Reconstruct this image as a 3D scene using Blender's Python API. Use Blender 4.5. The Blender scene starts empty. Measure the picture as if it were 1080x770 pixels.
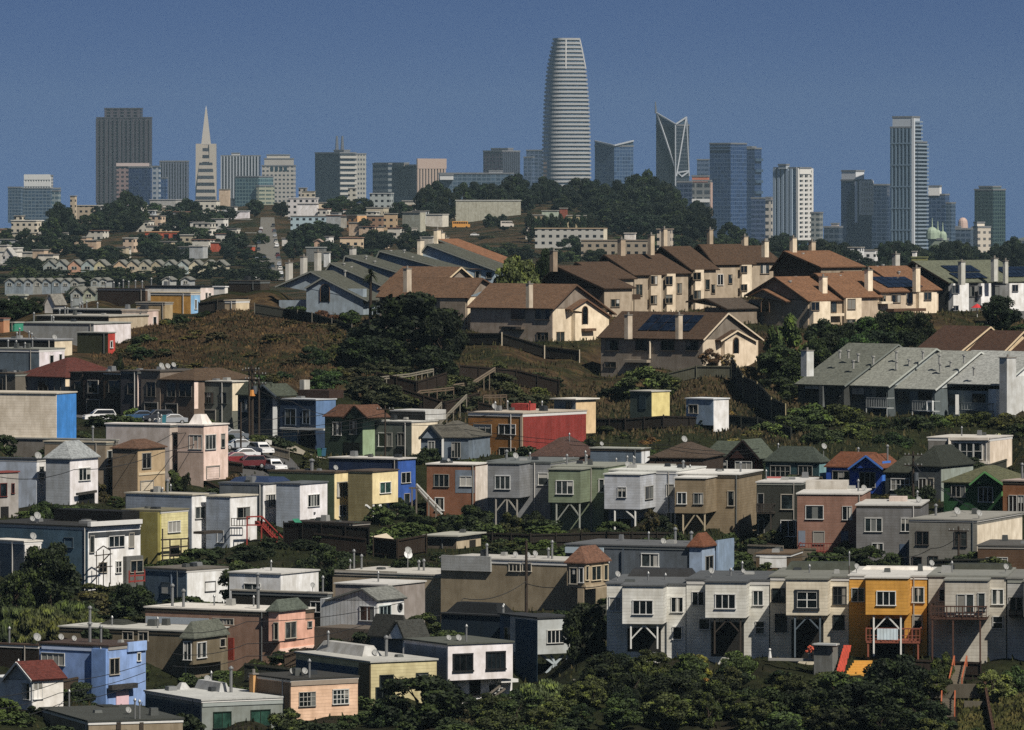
import bpy, math, random
import numpy as np
from mathutils import Vector, Matrix
random.seed(7)
C = bpy.context.scene.collection
F, CX, HY, CZ = 6700.0, 540.0, 205.0, 150.0     # focal length in pixels, principal column, horizon row, camera height
R = math.radians
V = Vector
SUN_AZ, SUN_EL = 141.0, 48.0

def W(px, py, Y): return V(((px - CX) / F * Y, Y, CZ - (py - HY) / F * Y))
T = [0.0, 0.0, 1.0]                              # reading frame of the measured coordinates
def tile(ox, oy, s=3.85): T[:] = [ox, oy, s]
def tx(x): return T[0] + x / T[2]
def ty(y): return T[1] + y / T[2]
WRG = random.Random(77); FOOT = []; LIT = [1.0]
GP = []                                          # known ground points (px, Y, z)
def ground_pt(px, Y, z): GP.append((px, Y, z))

# ------------------------------------------------------------------ materials
def srgb(h):
    h = h.lstrip('#'); h = ''.join(q * 2 for q in h) if len(h) == 3 else h
    c = [int(h[i:i+2], 16) / 255 for i in (0, 2, 4)]
    c = [x / 12.92 if x <= .04045 else ((x + .055) / 1.055) ** 2.4 for x in c]; y = c[0] * .3 + c[1] * .6 + c[2] * .1
    return tuple(y + (x - y) * .86 for x in c) + (1,)
MC = {}; PAINT = {}
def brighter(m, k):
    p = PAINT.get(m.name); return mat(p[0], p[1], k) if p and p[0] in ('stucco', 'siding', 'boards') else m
class NT:
    def __init__(s, name):
        s.m = bpy.data.materials.new(name); s.m.use_nodes = True
        s.t = s.m.node_tree; s.b = s.t.nodes['Principled BSDF']
    def n(s, typ, **k):
        nd = s.t.nodes.new(typ)
        for a, b in k.items():
            if a in ('inp',):
                for i, v in b.items(): nd.inputs[i].default_value = v
            else: setattr(nd, a, b)
        return nd
    def l(s, a, ao, b, bi): s.t.links.new(a.outputs[ao], b.inputs[bi])
    def math(s, op, a, b=None):
        nd = s.n('ShaderNodeMath', operation=op)
        for i, x in enumerate((a, b)):
            if x is None: continue
            if isinstance(x, (int, float)): nd.inputs[i].default_value = x
            else: s.t.links.new(x, nd.inputs[i])
        return nd.outputs[0]
    def mix(s, fac, a, b, typ='MIX'):
        nd = s.n('ShaderNodeMix', data_type='RGBA', blend_type=typ)
        for i, x in ((0, fac), (6, a), (7, b)):
            if isinstance(x, (int, float, tuple)): nd.inputs[i].default_value = x
            else: s.t.links.new(x, nd.inputs[i])
        return nd.outputs[2]
    def noise(s, vec, scale, detail=4, rough=.6):
        nd = s.n('ShaderNodeTexNoise'); nd.inputs['Scale'].default_value = scale
        nd.inputs['Detail'].default_value = detail; nd.inputs['Roughness'].default_value = rough
        if vec is not None: s.t.links.new(vec, nd.inputs['Vector'])
        return nd.outputs['Fac']
    def ramp(s, fac, stops):
        nd = s.n('ShaderNodeValToRGB'); e = nd.color_ramp.elements
        while len(e) < len(stops): e.new(.5)
        for k, (p, c) in enumerate(stops): e[k].position = p; e[k].color = c
        s.t.links.new(fac, nd.inputs[0]); return nd.outputs[0]
    def scale(s, vec, v):
        nd = s.n('ShaderNodeMapping'); nd.inputs['Scale'].default_value = v
        s.t.links.new(vec, nd.inputs['Vector']); return nd.outputs[0]
    def bump(s, h, strength, dist=.02):
        nd = s.n('ShaderNodeBump'); nd.inputs['Strength'].default_value = strength; nd.inputs['Distance'].default_value = dist
        s.t.links.new(h, nd.inputs['Height']); s.t.links.new(nd.outputs[0], s.b.inputs['Normal'])
    def col(s, x):
        if isinstance(x, tuple): s.b.inputs['Base Color'].default_value = x
        else: s.t.links.new(x, s.b.inputs['Base Color'])

def dk(c, f): return (c[0]*f, c[1]*f, c[2]*f, 1)
def mat(kind, hexc=None, *a):
    key = (kind, hexc) + a
    if key in MC: return MC[key]
    t = NT(kind); b = t.b; c = srgb(hexc) if hexc else None
    PAINT[t.m.name] = (kind, hexc)
    if kind in ('stucco', 'siding', 'boards'):
        k = a[0] if a else 1.0
        if c[1] > .5: k *= 1.15
        k = min(k, .78 / max(c[:3])); c = dk(c, k)
    if kind not in ('facade', 'glass'):
        tc = t.n('ShaderNodeTexCoord').outputs['Object']
    b.inputs['Roughness'].default_value = .8
    b.inputs['Specular IOR Level'].default_value = .25
    if kind in ('stucco', 'siding', 'boards'):
        mott = t.noise(tc, .7, 5); strk = t.noise(t.scale(tc, (1.0, 1.0, .13)), 1.1, 5, .7)
        x = t.mix(t.ramp(mott, [(.32, (0, 0, 0, 1)), (.68, (1, 1, 1, 1))]), dk((c[0], c[1] * .97, c[2] * .92), .76), dk(c, 1.1))
        x = t.mix(t.ramp(strk, [(.46, (0, 0, 0, 1)), (.72, (.8, .8, .8, 1))]), x, dk((c[0], c[1]*.95, c[2]*.86), .62))
        if kind == 'siding':
            sep = t.n('ShaderNodeSeparateXYZ'); t.t.links.new(tc, sep.inputs[0])
            fr = t.math('FRACT', t.math('MULTIPLY', sep.outputs[2], 3.1))
            line = t.math('LESS_THAN', fr, .17)
            cell = t.n('ShaderNodeTexWhiteNoise', noise_dimensions='1D')
            t.t.links.new(t.math('FLOOR', t.math('MULTIPLY', sep.outputs[2], 3.1)), cell.inputs['W'])
            x = t.mix(t.math('MULTIPLY', cell.outputs[0], .16), x, dk(c, .55))
            x = t.mix(t.math('MULTIPLY', line, .42), x, dk(c, .3))
            t.bump(fr, .35, .03)
        elif kind == 'boards':
            sep = t.n('ShaderNodeSeparateXYZ'); t.t.links.new(tc, sep.inputs[0])
            fr = t.math('FRACT', t.math('MULTIPLY', t.math('ADD', sep.outputs[0], t.math('MULTIPLY', sep.outputs[1], .35)), 3.3))
            x = t.mix(t.math('MULTIPLY', t.math('LESS_THAN', fr, .2), .5), x, dk(c, .25))
            t.bump(fr, .3, .03)
        else: t.bump(t.noise(tc, 14, 3), .25, .02)
        t.col(x)
    elif kind == 'flatroof':
        m1 = t.noise(tc, .35, 6, .65); m2 = t.noise(tc, 3.0, 4)
        x = t.mix(m1, dk(c, .68), dk(c, 1.32)); x = t.mix(t.math('MULTIPLY', t.math('GREATER_THAN', m2, .58), .35), x, dk(c, .5))
        t.col(x); b.inputs['Roughness'].default_value = .9
    elif kind == 'shingle':
        sep = t.n('ShaderNodeSeparateXYZ'); t.t.links.new(tc, sep.inputs[0])
        fr = t.math('FRACT', t.math('MULTIPLY', sep.outputs[2], 5.2))
        m1 = t.noise(tc, .5, 5); m2 = t.noise(t.scale(tc, (1, 1, 3)), 4.5, 3, .8)
        n3 = t.noise(t.scale(tc, (1, 1, 2)), 2.2, 2, .9); x = t.mix(m1, dk(c, .7), dk(c, 1.3)); x = t.mix(t.ramp(n3, [(.42, (0, 0, 0, 1)), (.6, (.75, .75, .75, 1))]), x, dk(c, .5))
        x = t.mix(t.math('MULTIPLY', t.math('LESS_THAN', fr, .2), .35), x, dk(c, .4))
        t.col(x); t.bump(m2, .5, .05); b.inputs['Roughness'].default_value = .95
    elif kind == 'plain':
        x = t.mix(t.noise(tc, 2.5, 4), dk(c, .8), dk(c, 1.12)); t.col(x); b.inputs['Roughness'].default_value = .6
    elif kind == 'metal':
        t.col(t.mix(t.noise(tc, 5, 3), dk(c, .7), dk(c, 1.1))); b.inputs['Metallic'].default_value = .5; b.inputs['Roughness'].default_value = .45
    elif kind == 'paint':
        t.col(c); b.inputs['Roughness'].default_value = .3; b.inputs['Specular IOR Level'].default_value = .5
        b.inputs['Coat Weight'].default_value = .4
    elif kind == 'wood':
        n = t.noise(t.scale(tc, (3, 3, .6)), 3, 5)
        t.col(t.mix(n, dk(c, .45), dk(c, 1.25)))
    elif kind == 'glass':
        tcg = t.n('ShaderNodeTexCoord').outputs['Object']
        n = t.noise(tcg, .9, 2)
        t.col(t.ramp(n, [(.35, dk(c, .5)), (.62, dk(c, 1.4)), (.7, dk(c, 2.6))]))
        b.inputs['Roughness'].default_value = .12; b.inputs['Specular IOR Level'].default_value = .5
    elif kind == 'leaf':
        oi = t.n('ShaderNodeObjectInfo')
        n1 = t.noise(tc, a[0] if a else 5, 3)
        c2 = dk((c[0]*1.12, c[1]*1.12, c[2]*.6), 2.9)
        x = t.ramp(n1, [(.32, dk(c, .6)), (.5, dk(c, 1.45)), (.66, c2)])
        hv = t.n('ShaderNodeHueSaturation'); t.t.links.new(x, hv.inputs['Color'])
        t.t.links.new(t.math('ADD', .75, t.math('MULTIPLY', oi.outputs['Random'], .5)), hv.inputs['Value'])
        t.t.links.new(t.math('ADD', .47, t.math('MULTIPLY', oi.outputs['Random'], .05)), hv.inputs['Hue'])
        t.col(hv.outputs[0]); b.inputs['Roughness'].default_value = .7; b.inputs['Specular IOR Level'].default_value = .15
        b.inputs['Subsurface Weight'].default_value = 0
    elif kind == 'bark':
        t.col(t.mix(t.noise(t.scale(tc, (6, 6, 1)), 4, 4), dk(c, .5), c))
    elif kind == 'facade':
        # a: wall hex, bay w, floor h, glass share across, glass share up, wall rough
        wallh, bw, fh, gu, gv = a[:5]
        wc = srgb(wallh)
        uv = t.n('ShaderNodeUVMap').outputs[0]
        sep = t.n('ShaderNodeSeparateXYZ'); t.t.links.new(uv, sep.inputs[0])
        U = t.math('DIVIDE', sep.outputs[0], bw); Vv = t.math('DIVIDE', sep.outputs[1], fh)
        mu = t.math('LESS_THAN', t.math('FRACT', U), gu); mv = t.math('LESS_THAN', t.math('FRACT', Vv), gv)
        mask = t.math('MULTIPLY', mu, mv)
        cmb = t.n('ShaderNodeCombineXYZ')
        t.t.links.new(t.math('FLOOR', U), cmb.inputs[0]); t.t.links.new(t.math('FLOOR', Vv), cmb.inputs[1])
        wn = t.n('ShaderNodeTexWhiteNoise', noise_dimensions='2D'); t.t.links.new(cmb.outputs[0], wn.inputs['Vector'])
        big = t.noise(t.scale(uv, (.02, .012, 1)), 2.2, 3)
        kk = a[5] if len(a) > 5 else 1.0
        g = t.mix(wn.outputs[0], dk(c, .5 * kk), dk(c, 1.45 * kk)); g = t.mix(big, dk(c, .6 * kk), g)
        wallv = t.mix(t.noise(uv, .06, 3), dk(wc, .8 * kk), dk(wc, 1.1 * kk))
        t.col(t.mix(mask, wallv, g))
        t.t.links.new(t.math('SUBTRACT', .8, t.math('MULTIPLY', mask, .62)), b.inputs['Roughness'])
        b.inputs['Specular IOR Level'].default_value = .5
    MC[key] = t.m
    return t.m

# ------------------------------------------------------------------ mesh collector
class MB:
    def __init__(s): s.v = []; s.f = []; s.uv = []
    def poly(s, pts, uv=None):
        i = len(s.v); s.v += [tuple(p) for p in pts]; s.f.append(tuple(range(i, i + len(pts))))
        s.uv.append(uv)
    def hexa(s, b, t, uv=False):
        """closed solid from matching bottom and top rings (counter-clockwise seen from above)"""
        n = len(b); s.poly(list(reversed(b))); s.poly(t)
        acc = 0
        for i in range(n):
            j = (i + 1) % n
            w = (V(b[j]) - V(b[i])).length
            u4 = [(acc, b[i][2]), (acc + w, b[j][2]), (acc + w, t[j][2]), (acc, t[i][2])] if uv else None
            s.poly([b[i], b[j], t[j], t[i]], u4); acc += math.ceil(w / 50) * 50 if uv else w
    def obox(s, o, a, b, c):
        """box from corner o with edge vectors a, b (horizontal or not), c"""
        o, a, b, c = V(o), V(a), V(b), V(c)
        if a.cross(b).dot(c) < 0: a, b = b, a
        s.hexa([o, o + a, o + a + b, o + b], [o + c, o + a + c, o + a + b + c, o + b + c])
    def bar(s, p, q, w, d=None):
        p, q = V(p), V(q); t = (q - p)
        if t.length < 1e-6: return
        t.normalize()
        up = V((0, 0, 1)) if abs(t.z) < .95 else V((0, 1, 0))
        x = t.cross(up).normalized(); y = x.cross(t).normalized(); d = d or w
        s.obox(p - x * w / 2 - y * d / 2, x * w, y * d, q - p)
    def tube(s, p, q, r0, r1=None, n=8, caps=True):
        p, q = V(p), V(q); r1 = r0 if r1 is None else r1
        t = (q - p).normalized(); up = V((0, 0, 1)) if abs(t.z) < .95 else V((0, 1, 0))
        x = t.cross(up).normalized(); y = t.cross(x).normalized()
        A = [p + (x * math.cos(k * 2 * math.pi / n) + y * math.sin(k * 2 * math.pi / n)) * r0 for k in range(n)]
        B = [q + (x * math.cos(k * 2 * math.pi / n) + y * math.sin(k * 2 * math.pi / n)) * r1 for k in range(n)]
        if caps: s.poly(list(reversed(A))); s.poly(B)
        for k in range(n):
            j = (k + 1) % n; s.poly([A[k], A[j], B[j], B[k]])
    def ball(s, c, r, n=8, m=5, sz=1, zmin=-1):
        c = V(c); rows = []
        for i in range(m + 1):
            a = math.asin(max(-1, zmin)) + (math.pi / 2 - math.asin(max(-1, zmin))) * i / m
            rows.append([c + V((math.cos(a) * math.cos(k * 2 * math.pi / n) * r, math.cos(a) * math.sin(k * 2 * math.pi / n) * r, math.sin(a) * r * sz)) for k in range(n)])
        for i in range(m):
            for k in range(n):
                j = (k + 1) % n; s.poly([rows[i][k], rows[i][j], rows[i+1][j], rows[i+1][k]])
    def mesh(s, name, off=V((0, 0, 0))):
        me = bpy.data.meshes.new(name)
        me.from_pydata([tuple(V(p) - off) for p in s.v], [], s.f)
        if any(u is not None for u in s.uv):
            ul = me.uv_layers.new(name='UVMap'); k = 0
            for fi, f in enumerate(s.f):
                u = s.uv[fi]
                for q in range(len(f)):
                    if u is not None: ul.data[k].uv = u[q]
                    k += 1
        me.update(); return me
    def build(s, name, m, parent=None, root=None, loc=None):
        root = root or parent
        off = V(root.location) if root is not None else (V(loc) if loc is not None else V((0, 0, 0)))
        me = s.mesh(name, off); me.materials.append(m)
        o = bpy.data.objects.new(name, me); C.objects.link(o)
        if parent is not None: o.parent = parent
        else: o.location = off
        return o

def tag(o, label=None, cat=None, group=None, kind=None):
    if label: o['label'] = label
    if cat: o['category'] = cat
    if group: o['group'] = group
    if kind: o['kind'] = kind
    return o
def empty(name, loc, label, cat, group=None):
    o = bpy.data.objects.new(name, None); C.objects.link(o); o.location = loc; o.empty_display_size = .5
    return tag(o, label, cat, group)

# ------------------------------------------------------------------ oriented building frame
class Frame:
    """near vertical corner at column xc and depth Y; left face runs along u, right face along v"""
    def __init__(s, xl, xc, xr, yt, yb, Y, th, L=None, D=None):
        s.th = th; a = R(th)
        s.u = V((-math.cos(a), math.sin(a), 0)); s.v = V((math.sin(a), math.cos(a), 0))
        p = W(tx(xc), ty(yt), Y); s.P = V((p.x, p.y, 0)); s.zt = p.z; s.zb = W(tx(xc), ty(yb), Y).z; s.Y = Y
        s.L = L if L is not None else s.along(s.P, s.u, tx(xl))
        s.D = D if D is not None else s.along(s.P, s.v, tx(xr))
        s.pxc = tx(xc)
    @staticmethod
    def along(P, d, px):
        k = (px - CX) / F
        return (k * P.y - P.x) / (d.x - k * d.y)
    def plane(s, face, off=0):
        if face == 'L': return s.P - s.v * off, s.u, -s.v
        return s.P - s.u * off, s.v, -s.u
    def pos(s, face, x, y, off=0):
        """point where the ray through measured (x, y) meets the face plane"""
        P, d, n = s.plane(face, off); a = s.along(P, d, tx(x)); q = P + d * a
        return V((q.x, q.y, CZ - (ty(y) - HY) / F * q.y))
    def c(s, a, b, z): return V((s.P.x + s.u.x * a + s.v.x * b, s.P.y + s.u.y * a + s.v.y * b, z))

WIN_TRIM = '#b9b9b4'
GLASS = '#0d1216'
class Building:
    def __init__(s, name, label, geo, Y, th, wall, roof='flat', rm=None, L=None, D=None, cat='house', group=None, rh=.16, oh=.14, found=3.0, gp=True):
        s.f = Frame(*geo, Y, th, L, D); f = s.f
        base = f.c(0, 0, f.zb)
        s.o = empty(name, base, label, cat, group); s.wallm = wall
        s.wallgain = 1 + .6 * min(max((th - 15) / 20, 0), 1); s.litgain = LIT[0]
        s.rm = rm or mat('flatroof', '#8b8a86')
        s.body(f, wall, 'wall', found)
        if roof == 'flat':
            s.slab(f, s.rm, rh, oh)
            if cat == 'house' and gp:
                k = WRG.random(); fm = mat('plain', WRG.choice(['#b5b3ae', '#8d8880', '#5a5f60', '#3d372c', '#c9c8c4', '#7d8078'])); hh = WRG.uniform(.15, .4)
                if k < .75:
                    b = MB(); b.obox(f.c(-.06, -.07, f.zt - hh), f.u * (f.L + .05), f.v * .06, V((0, 0, hh - .004))); b.obox(f.c(-.07, -.003, f.zt - hh), f.v * (f.D + .05), f.u * .06, V((0, 0, hh - .004))); b.build('fascia', fm, s.o)
                if WRG.random() < .6:
                    b = MB(); a = WRG.uniform(.2, min(f.L * .5, 2)); b.bar(f.c(a, -.08, f.zb), f.c(a, -.08, f.zt - .02), .1); b.build('downpipe', mat('plain', WRG.choice(['#8d8880', '#5a5f60', '#b5b3ae'])), s.o)
                for j in range(WRG.randint(1, 3)):
                    if f.L < 3 or f.D < 3: break
                    a, e_, w_ = WRG.uniform(.8, f.L - 1.8), WRG.uniform(.8, f.D - 1.8), WRG.uniform(.5, 1.0); b = MB(); z = f.zt + rh + .003; h_ = WRG.choice([.25, .4, .7])
                    b.hexa([f.c(a, e_, z), f.c(a, e_ + w_, z), f.c(a + w_, e_ + w_, z), f.c(a + w_, e_, z)], [f.c(a + .05, e_ + .05, z + h_), f.c(a + .05, e_ + w_ - .05, z + h_), f.c(a + w_ - .05, e_ + w_ - .05, z + h_), f.c(a + w_ - .05, e_ + .05, z + h_)]); b.build('roof_hatch', mat('metal', WRG.choice(['#8a8c8c', '#5f625f', '#b3b2ab', '#3f4346'])), s.o)
        elif roof == 'hip': s.hip(f, s.rm, rh)
        if gp:
            ground_pt(f.pxc, Y, f.zb)
            for q in (f.c(min(f.L, 9), 0, 0), f.c(0, min(f.D, 9), 0)): ground_pt(CX + q.x / q.y * F, q.y, f.zb)
        s.fr = f; FOOT.append((f, s.o))
    def body(s, f, m, name, found=0.0, uv=False):
        b = MB(); z0 = f.zb - found
        q = [(0, 0), (0, f.D), (f.L, f.D), (f.L, 0)]
        b.hexa([f.c(*p, z0) for p in q], [f.c(*p, f.zt) for p in q], uv)
        return b.build(name, m, s.o)
    def slab(s, f, m, h=.16, oh=.14, name='roof'):
        b = MB(); q = [(-oh, -oh), (-oh, f.D + oh), (f.L + oh, f.D + oh), (f.L + oh, -oh)]
        b.hexa([f.c(*p, f.zt + .004) for p in q], [f.c(*p, f.zt + h) for p in q])
        return b.build(name, m, s.o)
    def hip(s, f, m, h, oh=.25, inset=None):
        ins = inset or min(f.L, f.D) * .5
        b = MB(); q = [(-oh, -oh), (-oh, f.D + oh), (f.L + oh, f.D + oh), (f.L + oh, -oh)]
        if f.D > f.L: t = [(f.L / 2 - .05, ins), (f.L / 2 - .05, f.D - ins), (f.L / 2 + .05, f.D - ins), (f.L / 2 + .05, ins)]
        else: t = [(ins, f.D / 2 - .05), (ins, f.D / 2 + .05), (f.L - ins, f.D / 2 + .05), (f.L - ins, f.D / 2 - .05)]
        b.hexa([f.c(*p, f.zt + .004) for p in q], [f.c(*p, f.zt + .12) for p in q])
        b.hexa([f.c(*p, f.zt + .124) for p in q], [f.c(*p, f.zt + .12 + h) for p in t])
        return b.build('roof', m, s.o)
    def wing(s, geo, Y, wall=None, roof=True, L=None, D=None, name='bay', th=None, found=0, rm=None, hip=None):
        f = Frame(*geo, Y, s.f.th if th is None else th, L, D)
        s.body(f, wall or s.wallm, name, found)
        if hip: s.hip(f, rm or s.rm, hip)
        elif roof: s.slab(f, rm or s.rm)
        s.fr = f; FOOT.append((f, s.o)); return f
    # gable: profile in measured points on a face plane (eave, peak, eave), extruded back
    def gable(s, face, pts, m, depth=None, oh=.3, th=.18, off=0, trim=None, wall=True, fill=None):
        f = s.fr; P = [f.pos(face, *p, off) for p in pts]
        d = (f.v if face == 'L' else f.u); n = (-f.v if face == 'L' else -f.u)
        depth = depth or (f.D if face == 'L' else f.L); depth += off
        if wall:
            b = MB(); A = [p - V((0, 0, .02)) for p in P]; B = [p + d * depth for p in A]
            b.poly(A); b.poly(list(reversed(B)))
            for i in range(len(A)):
                j = (i + 1) % len(A); b.poly([A[i], B[i], B[j], A[j]])
            b.build('gable', fill or s.wallm, s.o)
        b = MB(); t = MB()
        for i in range(len(P) - 1):
            e = (P[i+1] - P[i]); el = e.normalized()
            up = n.cross(el); up = up if up.z > 0 else -up
            p0 = P[i] - el * (oh if i == 0 else 0) + n * oh + up * .004; p1 = P[i+1] + el * (oh if i == len(P) - 2 else 0) + n * oh + up * .004
            if i > 0: p0 = p0 + el * .003
            b.obox(p0, p1 - p0, d * (depth + oh * 2), up * th)
            if trim:
                t.obox(p0 + n * .03 - up * .1, p1 - p0, n * .08, up * (th + .04))
        r = b.build('roof', m, s.o)
        if trim: t.build('rake_board', trim, s.o)
        return r
    def win(s, face, x0, y0, x1, y1, n=2, m=1, trim=None, off=0, glass=None, name='window', fw=.075, fr=None, sill=True):
        f = fr or s.fr; P, d, nn = f.plane(face, off)
        xm = (x0 + x1) / 2; A = f.pos(face, x0, y1, off); B = f.pos(face, x1, y0, off)
        a0, a1 = sorted(((A - P).dot(d), (B - P).dot(d))); cz = f.pos(face, xm, y1, off).z; tz = f.pos(face, xm, y0, off).z
        tm = mat('plain', trim or WRG.choice(['#b9b9b4', '#cfcfca', '#8f8d86', '#a39c8e', '#c3c3c0']))
        if trim is None: fw *= WRG.uniform(.7, 1.3)
        cur = WRG.random()
        q = lambda a, z, o: V((P.x + d.x * a + nn.x * o, P.y + d.y * a + nn.y * o, z))
        b = MB(); e = .09
        def bx(p0, p1, z0, z1, o0, o1): b.obox(q(p0, z0, o0), q(p1, z0, o0) - q(p0, z0, o0), nn * (o1 - o0), V((0, 0, z1 - z0)))
        bx(a0 - fw, a0, cz, tz, .003, e); bx(a1, a1 + fw, cz, tz, .003, e)
        bx(a0 - fw, a1 + fw, tz, tz + fw, .003, e + .03); bx(a0 - fw - .05, a1 + fw + .05, cz - fw, cz, .003, e + (.08 if sill else 0))
        w = a1 - a0
        for i in range(1, n): bx(a0 + w * i / n - .04, a0 + w * i / n + .04, cz, tz, .03, e - .02)
        for i in range(1, m): bx(a0, a1, cz + (tz - cz) * i / m - .03, cz + (tz - cz) * i / m + .03, .028, e - .025)
        o = b.build(name, tm, s.o)
        g = MB(); g.obox(q(a0, cz, .004), q(a1, cz, .004) - q(a0, cz, .004), nn * .022, V((0, 0, tz - cz)))
        g.build('pane', mat('glass', glass or WRG.choice(['#0d1216', '#0d1216', '#141b20', '#1f2729', '#2d3334'])), o, root=s.o)
        if glass is None and cur < .5 and w > .7:
            k0, k1 = WRG.choice([(0, .3), (.68, 1), (0, 1), (.3, .65)]); zl = tz - (tz - cz) * WRG.choice([1, 1, .4, .55])
            q0 = q(a0 + w * k0, zl, .027); g = MB(); g.obox(q0, q(a0 + w * k1, zl, .027) - q0, nn * .008, V((0, 0, tz - zl)))
            g.build('curtain', mat('plain', WRG.choice(['#8f8d86', '#77756e', '#a9a7a0', '#5f625f'])), o, root=s.o)
        return o
    def wins(s, face, lst, **k):
        for w in lst:
            kk = dict(k)
            if len(w) > 4: kk['n'] = w[4]
            if len(w) > 5: kk['m'] = w[5]
            s.win(face, *w[:4], **kk)
    def panel(s, face, x0, y0, x1, y1, m, off=0, t=.06, name='door', fr=None):
        """flat rectangular board set on a face: door, garage door, painted wall"""
        f = fr or s.fr; P, d, nn = f.plane(face, off)
        A = f.pos(face, x0, y1, off); B = f.pos(face, x1, y1, off); top = f.pos(face, (x0 + x1) / 2, y0, off).z
        z = min(A.z, B.z)
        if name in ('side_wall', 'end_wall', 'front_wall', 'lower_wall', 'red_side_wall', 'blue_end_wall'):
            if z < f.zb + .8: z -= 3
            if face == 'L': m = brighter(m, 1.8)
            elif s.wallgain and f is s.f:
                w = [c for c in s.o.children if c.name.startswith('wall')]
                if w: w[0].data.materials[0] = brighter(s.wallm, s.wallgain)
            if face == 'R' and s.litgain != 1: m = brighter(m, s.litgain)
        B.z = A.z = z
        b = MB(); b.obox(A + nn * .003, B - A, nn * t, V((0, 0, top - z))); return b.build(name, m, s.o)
    def garage(s, face, x0, y0, x1, y1, hexc='#c9c4bb', off=0, fr=None):
        o = s.panel(face, x0, y0, x1, y1, mat('siding', hexc), off, .07, 'garage_door', fr)
        f = fr or s.fr; P, d, nn = f.plane(face, off); b = MB()
        A = f.pos(face, x0, y1, off); B = f.pos(face, x1, y1, off); h = f.pos(face, (x0+x1)/2, y0, off).z - A.z; B.z = A.z
        e = (B - A).normalized()
        for p in (A - e * .12, B): b.obox(p + nn * .004, e * .12, nn * .12, V((0, 0, h)))
        b.obox(A - e * .12 + nn * .004 + V((0, 0, h + .002)), B - A + e * .24, nn * .14, V((0, 0, .14)))
        b.build('door_frame', mat('plain', '#8d8880'), o, root=s.o); return o
    def bars(s, face, segs, w, m, name='post', off=0, fr=None, each=False):
        f = fr or s.fr; b = MB()
        for x0, y0, x1, y1 in segs:
            if each: b = MB()
            b.bar(f.pos(face, x0, y0, off), f.pos(face, x1, y1, off), w)
            if each: b.build(name, m, s.o)
        if not each: b.build(name, m, s.o)
    def rp(s, px, t, fr=None):
        f = fr or s.f; q = f.c(0, t * f.D, 0); a = f.along(q, f.u, tx(px)); a = min(max(a, .3), f.L - .3)
        return f.c(a, t * f.D, f.zt + .14)
    def pipe(s, px, t, h=1.2, r=.11, fr=None, cap=True, m='#8a8c8c'):
        r *= .75; h *= .75; p = s.rp(px, t, fr); b = MB(); b.tube(p, p + V((0, 0, h)), r)
        if cap: b.tube(p + V((0, 0, h)), p + V((0, 0, h + .12)), r * 1.7, r * 1.7); b.tube(p + V((0, 0, h + .122)), p + V((0, 0, h + .3)), r * 1.7, r * .4)
        b.build('vent_pipe', mat('metal', m), s.o)
    def dish(s, px, t, h=.9, r=.38, fr=None, yaw=.6, m='#8d8e8c'):
        p = s.rp(px, t, fr); dish_mesh(p, h * .6, r * .8, yaw).build('satellite_dish', mat('plain', m), s.o)
    def chimney(s, x0, x1, yt, yb, Y, th=None, m=None, dep=1.0, cap='#7a756d', name='chimney'):
        f = Frame(x0, x0 + (x1 - x0) * .45, x1, yt, yb, Y, s.f.th if th is None else th)
        b = MB(); q = [(0, 0), (0, f.D), (f.L, f.D), (f.L, 0)]
        b.hexa([f.c(*p, f.zb - .5) for p in q], [f.c(*p, f.zt) for p in q])
        o = b.build(name, m or s.wallm, s.o)
        b = MB(); e = .08; q = [(-e, -e), (-e, f.D + e), (f.L + e, f.D + e), (f.L + e, -e)]
        b.hexa([f.c(*p, f.zt + .002) for p in q], [f.c(*p, f.zt + .12) for p in q])
        b.tube(f.c(f.L / 2, f.D / 2, f.zt + .12), f.c(f.L / 2, f.D / 2, f.zt + .5), min(.16, f.L*.3, f.D*.3))
        b.build('cap', mat('plain', cap), o, root=s.o)
    def roofbox(s, x0, x1, yt, t, m, dep=2.5, name='roof_parapet', taper=0, fr=None, base=0):
        """box standing on the roof at share t of its depth, between two measured columns, up to row yt"""
        f = fr or s.f; q = f.c(0, t * f.D, 0)
        a1 = min(f.along(q, f.u, tx(x0)), f.L - .1); a0 = min(max(f.along(q, f.u, tx(x1)), .1), a1 - .8); mid = q + f.u * (a0 + a1) / 2
        z1 = CZ - (ty(yt) - HY) / F * mid.y; z0 = f.zt + .162 + base
        if z1 < z0 + .1: z1 = z0 + .1
        b = MB(); g = taper
        b.hexa([f.c(a0, t*f.D, z0), f.c(a0, t*f.D + dep, z0), f.c(a1, t*f.D + dep, z0), f.c(a1, t*f.D, z0)],
               [f.c(a0 + g, t*f.D + g, z1), f.c(a0 + g, t*f.D + dep - g, z1), f.c(a1 - g, t*f.D + dep - g, z1), f.c(a1 - g, t*f.D + g, z1)])
        return b.build(name, m, s.o)

def dish_mesh(p, h, r, yaw):
    b = MB(); b.tube(p, p + V((0, 0, h)), .035, n=6)
    c = p + V((0, 0, h + .1)); d = V((math.sin(yaw), -math.cos(yaw), .45)).normalized()
    x = d.cross(V((0, 0, 1))).normalized(); y = x.cross(d); rings = []
    for rr, k in ((0.001, 0), (r * .6, .06), (r, .16)):
        rings.append([c + d * k * r * 2 + (x * math.cos(i * math.pi / 6) + y * math.sin(i * math.pi / 6)) * rr for i in range(12)])
    for i in range(2):
        for k in range(12):
            j = (k + 1) % 12; b.poly([rings[i][k], rings[i][j], rings[i+1][j], rings[i+1][k]])
            b.poly([V(q) - d * .02 for q in (rings[i+1][k], rings[i+1][j], rings[i][j], rings[i][k])])
    b.bar(c - y * r * .8, c + d * r * 1.3, .03); return b
S = lambda h: mat('stucco', h)
SD = lambda h: mat('siding', h)
FR = lambda h: mat('flatroof', h)
SH = lambda h: mat('shingle', h)
HAZE, HAZEC = 2.5e-5, (.48, .68, .78, 1)
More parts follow.
